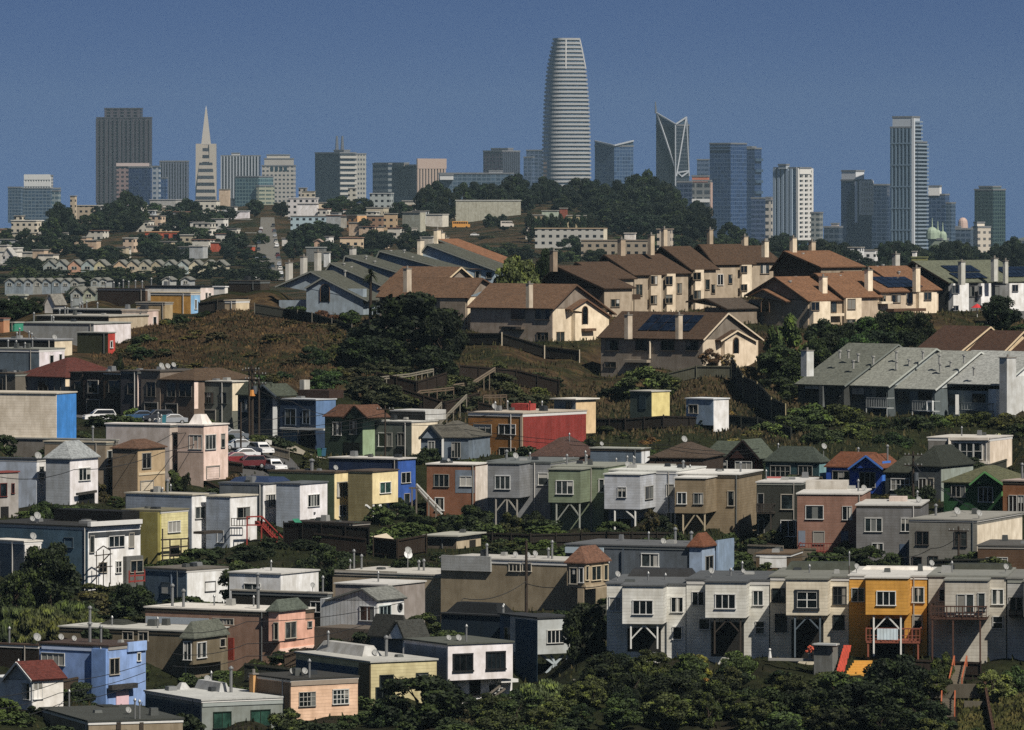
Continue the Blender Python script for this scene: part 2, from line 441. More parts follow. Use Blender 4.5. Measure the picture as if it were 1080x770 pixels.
SKY = (.066, 0.04, 6.0, .05); SUN_E = 5.0; EXPO = 0.22
# ================================================================== NEAR HOUSES
def H(label, geo, Y, th, wall, **k):
    k.setdefault('group', 'flat roofed hillside houses'); return Building(k.pop('name', 'row_house'), label, geo, Y, th, wall, **k)
BLK = '#1b1c1d'
# ---- front terrace with boxed-out rear rooms (right half)
tile(800, 570)
def stilt_unit(label, x0, x1, ytop, Y, wall, bx, byt, byb, roofc, th=8, yb=470, D=14, bayoff=3.5):
    h = H(label, (x0, x1, None, ytop, yb, ), Y, th, wall, D=D, rm=FR(roofc))
    h.mf = h.f
    # projecting upper room: its near corner stands bayoff in front of the wall
    P = h.f.P - h.f.v * bayoff; a = Frame.along(P, h.f.u, tx(bx[1])); q = P + h.f.u * a
    h.bay = h.wing((bx[0], bx[1], None, byt, byb), q.y, D=bayoff + .01)
    # the same roof reaches over the projecting room
    return h
def under_bay(h, x0, x1, yb0, ybase, wm, braces=True, off=-.25, w=.16):
    """posts and diagonal braces carrying a projecting room, set just behind its front"""
    f = h.bay; segs = [(x0, yb0, x0, ybase), (x1, yb0, x1, ybase)]
    h.bars('L', segs, w, wm, 'post', off, f, each=True)
    s_ = h.mf; h.panel('L', x0 - 14, yb0 + 14, x1 + 14, ybase + 10, mat('boards', '#1f1e1b'), .01, .05, 'undercroft_shade', s_)  # flat dark board stands in for the shade of the deep recess
    if braces:
        xm = (x0 + x1) / 2; yy = yb0 + (x1 - x0) * .55
        h.bars('L', [(xm - 2, yb0 + 4, x0, yy), (xm + 2, yb0 + 4, x1, yy)], w * .8, wm, 'brace', off - .05, f, each=True)
DKW = mat('wood', '#3a332c'); WHW = mat('plain', '#c9c9c4'); RDW = mat('wood', '#8a4a35'); GRW = mat('wood', '#6d655a')
# unit A / B in the neighbouring reading frame
tile(520, 570)
h = stilt_unit('pale grey boxed-out house at the near end of the front terrace, white braces underneath', 462, 782, 180, 623.3, SD('#c7c7c1'), (525, 690), 187, 340, '#55585a')
hA = h
h.wins('L', [(475, 232, 518, 285, 2)], fr=h.mf); h.wins('L', [(570, 245, 647, 298, 3)], fr=h.bay); h.wins('L', [(725, 232, 770, 290, 2), (732, 352, 765, 400, 1)], fr=h.mf)
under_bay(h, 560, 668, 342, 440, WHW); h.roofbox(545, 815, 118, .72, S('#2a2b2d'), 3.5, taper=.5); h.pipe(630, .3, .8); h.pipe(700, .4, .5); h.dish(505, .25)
h.panel('L', 580, 372, 650, 436, mat('glass', GLASS), 0, .05, 'patio_door', h.mf)
h = stilt_unit('pale grey terrace house with dark timber posts under its box, beside white-braced one', 785, 1121, 165, 622.2, SD('#c4c4bd'), (862, 1027), 172, 315, '#4b4e50')
hB = h
h.wins('L', [(810, 210, 855, 262, 2, 1)], fr=h.mf); h.wins('L', [(905, 220, 982, 275, 3)], fr=h.bay); h.wins('L', [(1058, 205, 1095, 262, 2), (838, 320, 878, 360, 1), (1068, 330, 1100, 378, 1, 2)], fr=h.mf)
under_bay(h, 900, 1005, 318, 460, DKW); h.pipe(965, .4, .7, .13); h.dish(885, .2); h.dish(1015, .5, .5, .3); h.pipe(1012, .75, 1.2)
tile(800, 570)
h = stilt_unit('cream grey terrace house beside the orange one, black framed window in its box', 47, 366, 152, 621.1, SD('#c9c0ab'), (112, 280), 160, 305, '#6a6b63')
hC = h
h.wins('L', [(58, 197, 106, 250, 2)], fr=h.mf, trim='#2b2c2c'); h.win('L', 155, 208, 238, 275, 2, 2, '#22272b', fr=h.bay, fw=.2)
h.win('L', 158, 210, 236, 273, 2, 2, '#d8d8d2', fr=h.bay, fw=.02, off=.03)
h.wins('L', [(305, 190, 355, 258, 3, 2), (306, 305, 346, 360, 1, 2), (70, 300, 112, 368, 2, 1)], fr=h.mf, trim='#2d3032')
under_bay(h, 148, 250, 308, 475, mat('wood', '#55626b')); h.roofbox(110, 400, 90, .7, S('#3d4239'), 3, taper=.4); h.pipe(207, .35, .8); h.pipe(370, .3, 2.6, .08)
h = stilt_unit('bright orange terrace house with boxed-out room and white V-braces', 368, 684, 148, 620, SD('#d0951f'), (435, 605), 155, 303, '#b4b2ac')
hO = h
h.wins('L', [(380, 195, 428, 248, 2)], fr=h.mf); h.wins('L', [(482, 208, 555, 262, 3)], fr=h.bay); h.wins('L', [(627, 192, 670, 250, 2), (628, 305, 662, 355, 1)], fr=h.mf)
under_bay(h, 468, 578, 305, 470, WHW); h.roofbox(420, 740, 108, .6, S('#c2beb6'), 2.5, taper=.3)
h.dish(398, .2); h.dish(728, .7)
h.panel('L', 482, 358, 566, 403, mat('boards', '#b8cad4'), 1.4, .04, 'hung_curtain')
# deck of the orange house
def deck(h, x0, x1, yfloor, yrail, m, off, name='deck', posts=(), ybase=470, n=14):
    f = h.f; P, d, nn = f.plane('L', off); A = f.pos('L', x0, yfloor, off); B = f.pos('L', x1, yfloor, off); B.z = A.z
    b = MB(); b.obox(A - nn * (off - .01), B - A, nn * (off - .02), V((0, 0, -.2)))
    o = b.build(name, m, h.o); zr = f.pos('L', (x0 + x1) / 2, yrail, off).z
    rl = MB(); up = V((0, 0, zr - A.z))
    rl.bar(A + up, B + up, .12); rl.bar(A + up * .45, B + up * .45, .06); rl.bar(A + up * .2, B + up * .2, .05)
    rl.bar(A + up, A + up - nn * (off - .1), .1); rl.bar(B + up, B + up - nn * (off - .1), .1)
    for i in range(n + 1): q = A + (B - A) * i / n; rl.bar(q, q + up, .06 if i % 4 else .11)
    rl.build('railing', m, o, root=h.o)
    for x in posts:
        q = f.pos('L', x, yfloor, off - .15); g = f.pos('L', x, ybase, off - .15); b = MB(); b.bar(V((q.x, q.y, A.z - .21)), V((q.x, q.y, g.z - .6)), .16); b.build('post', m, h.o)
deck(h, 437, 655, 408, 358, RDW, 3.2, posts=(445, 648))
h = stilt_unit('grey terrace house with dark timber balcony across its upper floor', 690, 1005, 150, 618.9, SD('#b7b2a6'), (757, 930), 165, 310, '#75766f')
hD = h
h.wins('L', [(808, 220, 838, 298, 1), (845, 220, 872, 298, 1), (893, 215, 918, 282, 1)], fr=h.bay); h.wins('L', [(735, 200, 755, 245, 1), (950, 200, 993, 258, 2), (953, 310, 990, 357, 1, 2)], fr=h.mf)
deck(h, 700, 925, 312, 268, mat('wood', '#4d3327'), 4.0, 'balcony', (706, 790, 900), 470)
h.roofbox(755, 1035, 97, .7, S('#35382f'), 3, taper=.4); h.pipe(785, .3, 1.2); h.dish(1040, .3)
h = stilt_unit('grey terrace house cut by the picture edge, sliding window above a dark balcony', 1010, 1330, 160, 617.8, SD('#a9aaa8'), (1078, 1250), 170, 312, '#6b6b66')
h.wins('L', [(1022, 232, 1070, 285, 2)], fr=h.mf); deck(h, 1018, 1120, 305, 285, DKW, 1.5, 'balcony')

# ---- stilt row in mid picture
tile(520, 420)
def row2(label, x0, x1, yt, yb, Y, th, wall, bay, Yb, roofc, D=13, trim=None):
    h = H(label, (x0, x1, None, yt, yb), Y, th, wall, D=D, rm=FR(roofc)); h.mf = h.f
    if bay: h.bay = h.wing(bay, Yb)
    return h
h = row2('grey sided box house on tall stilts, first in the stilt row', -22, 232, 262, 545, 788, 16, SD('#83868a'), (-21, 107, 178, 268, 405), 784, '#5f6463')
h.win('L', 10, 316, 68, 368, 3, trim='#c6c8c6', fr=h.bay); h.win('L', 185, 305, 222, 352, 1, fr=h.mf)
h.bars('L', [(12, 408, 12, 545), (57, 408, 57, 545), (98, 408, 98, 545)], .2, mat('wood', '#8f8a80'), 'post', -.2, h.bay, True)
h.bars('L', [(52, 410, 12, 460), (62, 410, 98, 460)], .16, mat('wood', '#9a968c'), 'brace', -.2, h.bay, True)
h.pipe(55, .3, 1.3, .2); h.dish(90, .15, .8, .5); h.pipe(150, .5, .8)
h = row2('sage green box house standing on stilts', 225, 450, 282, 560, 786.5, 16, SD('#76836a'), (225, 355, 430, 292, 425), 782.5, '#7d7f74')
h.win('L', 258, 336, 324, 388, 3, fr=h.bay); h.win('L', 432, 330, 450, 380, 1, fr=h.mf)
h.bars('L', [(258, 428, 258, 600), (352, 428, 352, 560)], .2, mat('wood', '#90948a'), 'post', -.2, h.bay, True)
h.bars('L', [(310, 430, 258, 500), (315, 430, 352, 480)], .16, mat('wood', '#90948a'), 'brace', -.2, h.bay, True)
h.pipe(300, .3, 1.4, .15); h.dish(290, .5, .6, .4); h.pipe(375, .6, 1.8, .12)
h = row2('white sided box house between sage green and tan boxes, stilts under it', 452, 742, 298, 560, 786, 18, SD('#b5bac2'), (452, 597, 697, 312, 452), 780.5, '#b9bab4')
h.win('L', 508, 362, 540, 402, 2, fr=h.bay); h.win('R', 617, 358, 648, 408, 2, fr=h.bay); h.win('L', 705, 350, 735, 400, 1, fr=h.mf)
h.bars('L', [(495, 455, 495, 560), (578, 455, 578, 565)], .2, WHW, 'post', -.2, h.bay, True); h.bars('L', [(540, 456, 578, 490)], .16, WHW, 'brace', -.2, h.bay, True)
h.wins('L', [(668, 470, 700, 515, 2, 3), (708, 465, 738, 515, 2)], fr=h.mf); h.dish(545, .4, .5, .5); h.pipe(570, .5, 1.6)
h.panel('L', 500, 490, 560, 545, mat('glass', GLASS), .02, .04, 'patio_door', h.mf)
h = row2('tan box house on stilts with two small front windows', 738, 998, 312, 565, 785, 15, SD('#8a7a60'), (738, 863, 950, 327, 468), 780, '#c4c2bc')
h.wins('L', [(750, 384, 784, 428, 2), (817, 387, 851, 428, 2)], fr=h.bay); h.win('L', 955, 378, 978, 436, 1, fr=h.mf)
h.bars('L', [(772, 470, 772, 560), (860, 470, 860, 562)], .2, mat('wood', '#a89a7e'), 'post', -.2, h.bay, True); h.bars('L', [(820, 472, 772, 540), (825, 472, 860, 520)], .16, mat('wood', '#a89a7e'), 'brace', -.2, h.bay, True)
h.pipe(748, .25, 1.6, .18); h.pipe(1005, .4, 1.4, .16); h.pipe(800, .5, .7)
tile(800, 420)
h = row2('dark charcoal house with white windows, just past the tan box', -8, 172, 345, 610, 774, 12, SD('#33352f'), None, 0, '#b5b3ae')
h.wins('L', [(93, 392, 138, 450, 1), (92, 497, 150, 560, 2), (-2, 388, 20, 460, 1), (0, 493, 22, 553, 1)]); deck(h, -8, 60, 462, 430, DKW, 1.6, 'balcony', (50,), 600)
h.panel('L', 30, 318, 110, 345, mat('plain', '#ad5a55'), -9, .1, 'roof_board'); h.pipe(5, .4, 1.3)
h = row2('dusty pink sided house above a red-brown timber deck', 157, 418, 392, 650, 757, 8, SD('#8b6757'), None, 0, '#b6b3ad')
h.wins('L', [(193, 437, 262, 490, 1), (342, 440, 378, 493, 2), (224, 542, 266, 590, 1)]); h.panel('L', 162, 538, 190, 600, mat('plain', '#6c7684')); h.panel('L', 335, 540, 365, 590, mat('plain', '#5f6a78'))
h.roofbox(178, 358, 335, .75, S('#b9b4ab'), 3); h.dish(480, .5, .4, .5); h.pipe(405, .4, 1.6, .14); deck(h, 165, 340, 622, 590, mat('wood', '#7a352a'), 2.4, 'deck', (170, 335), 690)
h = row2('mid grey sided house next to the dusty pink one', 397, 657, 438, 690, 749, 8, SD('#6d6d6e'), None, 0, '#adaba5')
h.wins('L', [(434, 488, 500, 540, 3), (580, 488, 612, 540, 2), (462, 590, 505, 626, 2)]); h.panel('L', 573, 592, 600, 660, mat('plain', '#3d4d63')); h.roofbox(530, 600, 400, .6, S('#c8b7ad'), 2); h.dish(650, .4, .4, .5); h.pipe(645, .5, 1.5, .14)
h = H('weathered grey sided corner house with a big blank cream end wall', (612, 886, 1071, 498, 690), 738, 20, SD('#74736d'), rm=FR('#85837b'))
h.panel('R', 888, 500, 1069, 608, S('#d5c9b4'), 0, .05, 'end_wall')
h.wins('L', [(642, 542, 690, 594, 2), (798, 543, 845, 600, 2, 2), (627, 645, 662, 680, 1), (692, 642, 728, 680, 2), (797, 642, 832, 680, 2)], trim='#4a4541')
h.dish(805, .3, .9, .55); h.dish(895, .1, .9, .5); h.pipe(720, .35, 1.5, .2); h.pipe(800, .6, .6)
h = H('low brown shingled house at picture edge under the cream end wall', (890, 1130, None, 604, 705), 725, 12, SD('#5e4632'), D=12, rm=FR('#4e4c48'))
h.wins('L', [(925, 648, 965, 672, 2), (970, 648, 1010, 672, 2)])

# ---- gabled row behind
def gab(label, geo, Y, th, wall, pts, roofc, hipx=None, D=11, **k):
    h = H(label, geo, Y, th, wall, roof=None, D=D if geo[2] is None else None, rm=SH(roofc), group='gable fronted houses above the stilt row', **k)
    return h
tile(520, 420)
h = H('brick red house with mossy green hip roof and dark gable', (860, 1062, 1095, 240, 330), 826, 27, S('#5a3129'), roof=None, group='gable fronted houses above the stilt row')
h.hip(h.f, SH('#4b5347'), 1.9); h.gable('L', [(948, 243), (1018, 172), (1080, 243)], SH('#4b5347'), 4, off=.8, fill=S('#3b2420'), trim=mat('plain', '#2b1f1c')); h.wins('L', [(882, 254, 950, 300, 3), (985, 258, 1050, 302, 3)], off=.9)
h.panel('R', 1064, 245, 1093, 330, S('#a03b26'), 0, .05, 'side_wall')
tile(800, 420)
h = H('dark teal house with hip roof and pale teal end', (28, 245, 285, 262, 345), 822, 27, S('#1f3a40'), roof=None, group='gable fronted houses above the stilt row')
h.hip(h.f, SH('#3c443c'), 1.9); h.panel('R', 246, 264, 284, 345, S('#6f9aa2'), 0, .05, 'side_wall'); h.wins('L', [(50, 275, 128, 318, 4, 2), (163, 275, 218, 322, 3)])
h.pipe(80, .5, 2.6); h.dish(330, .7, 3, .5)
h = H('vivid blue house with brown roof and front gable', (275, 500, 536, 285, 385), 818, 27, S('#17439c'), roof=None, group='gable fronted houses above the stilt row')
h.hip(h.f, SH('#6d4129'), 1.9); h.gable('L', [(375, 283), (440, 235), (502, 283)], SH('#6d4129'), 5, off=.9, trim=mat('plain', '#3f76c9'), fill=S('#17439c')); b = h.panel('R', 502, 255, 536, 385, S('#2f78e0'), 0, .05, 'side_wall')
h.wins('L', [(302, 296, 368, 345, 3), (412, 302, 473, 360, 3)]); h.pipe(405, .6, 2.9, .16); h.pipe(575, .9, 3.4, .16)
h = H('charcoal house with arched window under a hip roof, beside vivid blue one', (515, 620, 640, 305, 410), 814, 27, S('#2b3237'), roof=None, D=11, group='gable fronted houses above the stilt row')
h.hip(h.f, SH('#373a30'), 2.0); h.wins('L', [(540, 328, 612, 372, 4, 2)])
h = H('dark grey house with steep pyramid roof and pale side wall', (622, 740, 872, 280, 420), 810, 27, S('#34393c'), roof=None, rm=SH('#2c3029'), group='gable fronted houses above the stilt row')
h.hip(h.f, SH('#2c3029'), 2.5, inset=2.6); h.panel('R', 741, 283, 870, 420, S('#8d9890'), 0, .05, 'side_wall'); h.wins('L', [(652, 326, 680, 390, 2), (686, 326, 710, 390, 2)])
h = H('deep green house with olive roof and front gable', (752, 985, 1003, 348, 470), 790, 27, S('#173f1e'), roof=None, D=11, group='gable fronted houses above the stilt row')
h.hip(h.f, SH('#55563c'), 1.9); h.gable('L', [(868, 346), (922, 300), (990, 346)], SH('#55563c'), 5, off=.9, trim=mat('plain', '#5d9a55'), fill=S('#173f1e')); h.panel('R', 986, 352, 1002, 470, S('#4f8a48'), 0, .05, 'side_wall')
h.wins('L', [(785, 355, 838, 400, 3), (895, 362, 950, 420, 3)])
h = H('orange brown house with flat top at the edge past the deep green one', (992, 1140, None, 340, 470), 783, 27, S('#8a5a35'), D=11, rm=FR('#9a8a80'), group='gable fronted houses above the stilt row'); h.wins('L', [(1018, 395, 1048, 470, 2), (1055, 395, 1078, 470, 2)])
h.pipe(1055, .5, 2.2, .18)
h = H('pale modern block with wide glazed front under the hedge', (688, 938, 1029, 165, 300), 850, 22, S('#9c978f'), rm=FR('#b7b2a8'))
h.panel('R', 940, 168, 1028, 285, S('#dccdbb'), 0, .05, 'side_wall'); h.panel('L', 690, 166, 772, 300, S('#75726d'), 0, .05, 'side_panel')
h.wins('L', [(787, 182, 815, 250, 1, 2), (822, 182, 870, 250, 2, 2), (876, 182, 907, 248, 1, 2)], off=0); h.bars('L', [(776, 160, 776, 262), (776, 165, 935, 165), (776, 262, 935, 262)], .35, S('#c8c0b4'), 'surround', .15); h.pipe(825, .4, 1.4)
tile(520, 420)
h = H('low blue grey sided outbuilding with white end behind the stilt row', (395, 600, 636, 208, 275), 814, 25, SD('#5c6a78'), rm=FR('#96988f'), name='outbuilding'); h.panel('R', 602, 210, 635, 275, S('#c9cdd2'), 0, .05, 'end_wall'); h.dish(440, .3, .6, .35)
h = H('brown house under a dark low hip roof behind tan box', (635, 855, None, 245, 300), 812, 14, S('#3e3229'), roof=None, D=12); h.hip(h.f, SH('#4a3d31'), 1.7); h.dish(775, .6, 3.2, .55)
h = H('small house with red brown hip roof below the red wall', (150, 345, None, 240, 290), 822, 14, S('#43302a'), roof=None, D=12); h.hip(h.f, SH('#4d3830'), 2.3); h.pipe(310, .4, 3.4)
h = H('low pale roofed house front behind the first stilt boxes', (240, 690, None, 280, 330), 802, 16, S('#2b2b2a'), D=6, rm=FR('#9c9b92'))
for x in (300, 325, 380, 500, 545, 575): h.pipe(x, .4, random.uniform(.7, 1.6), .13)
# ---- lower left blocks, nearest first
tile(0, 570)
h = H('grey green flat roofed house with dark green framed windows, in the bottom corner', (590, 820, 1152, 652, 800), 598, 62, S('#7c8480'), rm=FR('#a9aaa6'))
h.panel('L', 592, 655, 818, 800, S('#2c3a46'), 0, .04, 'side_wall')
h.wins('R', [(868, 698, 936, 760, 2), (1020, 690, 1095, 750, 2)], trim='#16291f', glass='#24453a'); h.roofbox(580, 730, 578, .35, S('#aeb0b0'), 1.2, 'roof_parapet', .4); h.roofbox(760, 890, 572, .6, S('#a5a7a8'), 1.2, 'roof_parapet', .3)
h.pipe(938, .7, 3.0, .2); h.pipe(810, .8, 1.8); h.dish(755, .75, 1.2, .5); h.panel('R', 822, 655, 1150, 662, mat('plain', '#8f9794'), .03, .05, 'trim')
h = H('beige house with dark roof along bottom edge beside grey green one', (165, 360, 742, 738, 830), 585, 70, S('#8a7d68'), rm=FR('#3b3d38')); h.pipe(278, .3, 1.8); h.pipe(560, .5, 2.2); h.pipe(578, .55, 2.0); h.dish(520, .6, .5); h.roofbox(375, 420, 672, .6, S('#2f312c'), 1.5, 'roof_box')
h.panel('R', 472, 738, 490, 830, S('#3a322a'), 0, .1, 'pilaster'); h.panel('R', 566, 738, 582, 830, S('#3a322a'), 0, .1, 'pilaster')
h = H('small white gabled house with red brown roof by picture edge', (-60, 130, 257, 568, 690), 604, 50, S('#a2a5a8'), roof=None, rm=SH('#5b2a22'), found=9)
h.gable('L', [(20, 566), (76, 497), (132, 566)], SH('#5b2a22'), oh=.25, trim=mat('plain', '#c9c9c6')); h.wins('L', [(92, 580, 122, 645, 2)]); h.wins('R', [(136, 577, 170, 643, 2)])
h.panel('R', 132, 570, 256, 690, S('#cfcdc9'), 0, .03, 'front_wall'); h.pipe(75, .3, 1.8)
h = H('dark house with brown roof at picture edge beyond the white gable', (-100, 155, 168, 428, 520), 648, 29, S('#231c17'), rm=FR('#4c3a2e')); h.dish(160, .3, 1.0, .55); h.pipe(38, .1, 1.9, .14)
h = H('periwinkle blue house with white corner window and pink door', (160, 440, 592, 432, 690), 634, 33, S('#7f9fd6'), rm=FR('#41342d'))
h.wins('L', [(170, 458, 262, 506, 4), (400, 480, 432, 548, 2)]); h.wins('R', [(445, 480, 482, 543, 2), (557, 458, 568, 488, 1)]); h.panel('R', 515, 410, 590, 445, S('#8fb0e6'), .02, .2, 'false_front')
h.panel('R', 470, 610, 520, 690, mat('plain', '#d8b4be'), .02, .1); h.bars('R', [(448, 598, 552, 588)], .5, SH('#3c3b3a'), 'awning', .5)
h.panel('L', 380, 440, 438, 690, S('#6f94cf'), .02, .35, 'corner_bay'); h.panel('L', 170, 432, 440, 440, mat('plain', '#b9c9e6'), .02, .05, 'trim')
h.pipe(365, .4, 2.4, .2); h.pipe(410, .45, 2.0, .16); h.dish(230, .5, .4, .4); h.dish(300, .35, .4, .35)
h = H('olive brown house with hip roofed corner bay', (242, 785, 925, 372, 570), 655, 28, S('#6e6450'), rm=FR('#a8a79f'))
h.bay = h.wing((740, 785, 922, 400, 505), 653, S('#6e6450'), hip=1.6, rm=SH('#5c6055'), name='bay'); h.wins('L', [(748, 412, 776, 484, 2)], fr=h.bay); h.wins('R', [(800, 415, 835, 475, 2), (893, 400, 912, 430, 1)], fr=h.bay)
h.wins('L', [(500, 372, 540, 402, 2), (565, 372, 600, 405, 2)]); h.pipe(365, .2, 2.4, .2); h.pipe(455, .4, 1); h.roofbox(400, 500, 325, .5, SH('#34362f'), 3, 'roof_box', .8); h.pipe(640, .2, 1.2)
h = H('terracotta stuccoed long house with pale pink front bay', (590, 1130, 1275, 293, 510), 662, 29, S('#7f6454'), rm=FR('#c3beb4'))
h.panel('R', 1132, 330, 1274, 510, S('#dba58f'), .02, .12, 'front_wall'); h.wins('R', [(1248, 330, 1264, 352, 1)], off=.12)
h.panel('R', 1150, 470, 1215, 510, mat('plain', '#7d2f2c'), .14, .05); h.panel('R', 1132, 432, 1274, 442, mat('plain', '#e8c4b3'), .14, .12, 'ledge'); h.wing((1112, 1131, 1240, 290, 410), 661.5, S('#dba58f'), hip=1.1, rm=SH('#525a50'), L=1.2, name='bay'); h.wins('R', [(1158, 332, 1200, 395, 2)]); h.wins('L', [(1115, 335, 1129, 402, 1)])
h.pipe(700, .2, 2.8, .2); h.pipe(745, .1, 2.2, .2); h.pipe(870, .6, 1.2); h.pipe(1030, .7, 1.2); h.pipe(1048, .3, 2.8, .22)
h.panel('L', 592, 312, 848, 335, mat('plain', '#a3adb5'), .02, .05, 'trim'); h.win('L', 865, 318, 948, 340, 6, trim='#a09a8e')
h.panel('L', 925, 395, 952, 485, mat('plain', '#7c2f22'), .02, .2, 'chimney_breast')
h = H('low garden building with slate blue front and white end', (590, 757, 925, 122, 268), 702, 40, SD('#46586a'), rm=FR('#5d5850'), name='garden_building'); h.panel('R', 759, 124, 923, 268, S('#cfd1d2'), 0, .04, 'end_wall'); h.win('L', 658, 172, 690, 215, 1, trim='#303a45'); h.win('R', 832, 168, 872, 205, 1, trim='#555'); h.panel('L', 694, 126, 698, 262, mat('plain', '#7d8da0'), 0, .05, 'trim')
tile(260, 570)
h = H('peach pink house front with two square-paned windows', (10, 180, 452, 568, 725), 601, 57, SD('#b7977d'), rm=FR('#34332f'), found=5)
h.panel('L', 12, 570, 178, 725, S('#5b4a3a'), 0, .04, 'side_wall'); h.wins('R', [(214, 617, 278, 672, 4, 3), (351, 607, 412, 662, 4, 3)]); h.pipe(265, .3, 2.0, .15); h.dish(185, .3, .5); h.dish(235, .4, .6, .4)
h.panel('R', 188, 722, 450, 830, S('#6a543e'), -.3, .06, 'lower_wall'); h.wins('R', [(200, 735, 232, 790, 1), (272, 730, 306, 790, 1), (363, 722, 414, 790, 2)], off=-.2)
h.panel('R', 180, 566, 452, 578, mat('plain', '#8d7f70'), .02, .06, 'trim'); h.chimney(12, 46, 545, 600, 606, m=S('#c59457'))
h = H('pale yellow house front half hidden by dark tree', (200, 505, 772, 497, 680), 615, 60, SD('#c4b98a'), rm=FR('#a5a49d'), found=6)
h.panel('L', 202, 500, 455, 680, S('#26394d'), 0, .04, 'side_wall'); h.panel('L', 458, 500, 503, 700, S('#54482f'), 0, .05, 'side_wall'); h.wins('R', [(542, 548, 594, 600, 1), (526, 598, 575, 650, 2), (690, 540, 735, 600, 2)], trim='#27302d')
h.roofbox(240, 470, 418, .3, S('#a7a7a4'), 2.2, 'roof_parapet', .6); h.pipe(332, .35, 2.4, .14); h.pipe(568, .6, 2.4, .2); h.dish(520, .5, .4, .4)
h = H('white house front with two black framed windows and outside stair', (640, 818, 1081, 425, 570), 622, 60, S('#cdc9cc'), rm=FR('#4d5048'), found=0, gp=False)
ground_pt(tx(858), 622, W(0, ty(705), 622).z); ground_pt(tx(1000), 628, W(0, ty(700), 628).z); ground_pt(tx(1079), 630, W(0, ty(690), 630).z)
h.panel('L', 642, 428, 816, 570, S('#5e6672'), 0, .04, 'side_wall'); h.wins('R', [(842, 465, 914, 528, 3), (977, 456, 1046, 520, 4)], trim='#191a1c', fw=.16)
h.low = h.wing((642, 858, 1079, 571, 690), 624.5, S('#c9c9cb'), False, name='lower_wall', found=6); h.wins('R', [(908, 572, 946, 630, 1)], trim='#222', fr=h.low); h.panel('R', 985, 585, 1010, 690, mat('plain', '#2a2b2c'), 0, .05, fr=h.low)
h.bars('R', [(898, 690, 1030, 590), (915, 705, 1050, 602)], .16, GRW, 'stair_rail', 1.2, fr=h.low); h.bars('R', [(870 + k * 14, 715 - k * 11, 885 + k * 14, 715 - k * 11) for k in range(12)], .3, mat('plain', '#a9a9a4'), 'stair', .8, fr=h.low)
h.pipe(893, .4, 1.9, .12); h.dish(860, .4, .3, .4); h.dish(820, .3, .3, .35); h.panel('R', 1010, 560, 1079, 572, mat('plain', '#c8c8c4'), .2, 1.2, 'porch_roof')
h = H('little grey gabled house with white gable, wedged behind the white house', (502, 640, 662, 398, 480), 640, 40, S('#5c626c'), roof=None, rm=SH('#3b3c38'))
h.gable('R', [(628, 398), (612, 328), (672, 398)], SH('#3b3c38'), oh=.2) if False else h.hip(h.f, SH('#3b3c38'), 2.2)
h.gable('L', [(570, 398), (612, 330), (640, 398)], SH('#3b3c38'), 3, oh=.2, off=.6, fill=S('#d2d3d4')); h.panel('L', 636, 405, 658, 480, S('#d5d5d5'), .03, .06, 'corner_board')
h = H('dark navy house with pale grey boxed-out upper room, diagonal props below', (790, 1044, 1078, 310, 470), 645, 35, S('#1d2d3c'), rm=FR('#2d2f31'))
tile(520, 570)
h.bay = h.wing((70, 181, 323, 318, 463), 636, S('#a3a9aa'), th=58, name='bay'); h.panel('L', 92, 322, 180, 462, S('#1d3040'), 0, .03, 'side_wall', h.bay); h.wins('R', [(220, 365, 284, 415, 4)], fr=h.bay)
h.mid = h.wing((-30, 92, 180, 308, 470), 641, S('#43586c'), th=58, name='wing', L=3); h.wins('L', [(48, 355, 82, 402, 2)], fr=h.mid); h.win('L', 88, 480, 104, 535, 1, fr=h.mid)
h.bars('R', [(195, 465, 285, 530), (285, 465, 215, 540), (300, 464, 300, 570), (235, 464, 275, 560)], .22, mat('plain', '#9aa5ab'), 'brace', -.6, h.bay, True); h.pipe(45, .2, 1); h.roofbox(-220, 20, 255, .5, S('#15181b'), 3, taper=.8)
h.pipe(105, .3, 1.2)
# ---- second block up
tile(260, 570)
h = H('long grey brown house with beige front bay and white roof strip', (350, 850, 1036, 146, 380), 700, 29, S('#8a7d68'), rm=FR('#aba79e'))
h.win('L', 625, 164, 720, 202, 4); h.panel('R', 852, 150, 1034, 380, S('#b29c7e'), .02, .1, 'front_wall'); h.wins('R', [(866, 192, 900, 250, 1), (906, 192, 940, 245, 2), (1010, 172, 1020, 198, 1)], off=.12); h.panel('R', 850, 180, 955, 190, mat('plain', '#8d8372'), .13, .5, 'ledge'); h.panel('L', 352, 122, 612, 140, S('#9d978c'), .02, .05, 'trim')
for x, t, hh in ((405, .4, 2.6), (420, .3, 1.2), (467, .4, 1.9), (700, .5, 1.2), (720, .5, 1.4), (800, .5, 1.3), (860, .6, 2.0)): h.pipe(x, t, hh, .16)
h.dish(655, .75, 3.2, .55)
h = H('small white board house with round window and pitched roof', (300, 528, 640, 245, 362), 668, 33, mat('boards', '#a7abad'), roof=None, rm=SH('#63655f'))
h.gable('L', [(330, 245), (470, 200), (530, 245)], SH('#6f716c'), oh=.2); h.win('L', 463, 268, 519, 325, 2, trim='#b9bcbc'); h.panel('R', 530, 247, 638, 362, S('#c8cacb'), .01, .04, 'front_wall'); h.wins('R', [(540, 266, 584, 320, 3)], off=.05, trim='#9aa')
f = h.fr; p = f.pos('R', 622, 271, .06); b = MB(); b.tube(p, p - f.u * .1, .38, n=16); b.build('round_window', mat('glass', GLASS), h.o); b = MB(); [b.tube(p + f.v * .42 * math.cos(a) + V((0, 0, .42 * math.sin(a))), p - f.u * .12 + f.v * .42 * math.cos(a) + V((0, 0, .42 * math.sin(a))), .07, n=5) for a in [k * math.pi / 8 for k in range(16)]]; b.build('window_ring', mat('plain', '#5d6266'), h.o)
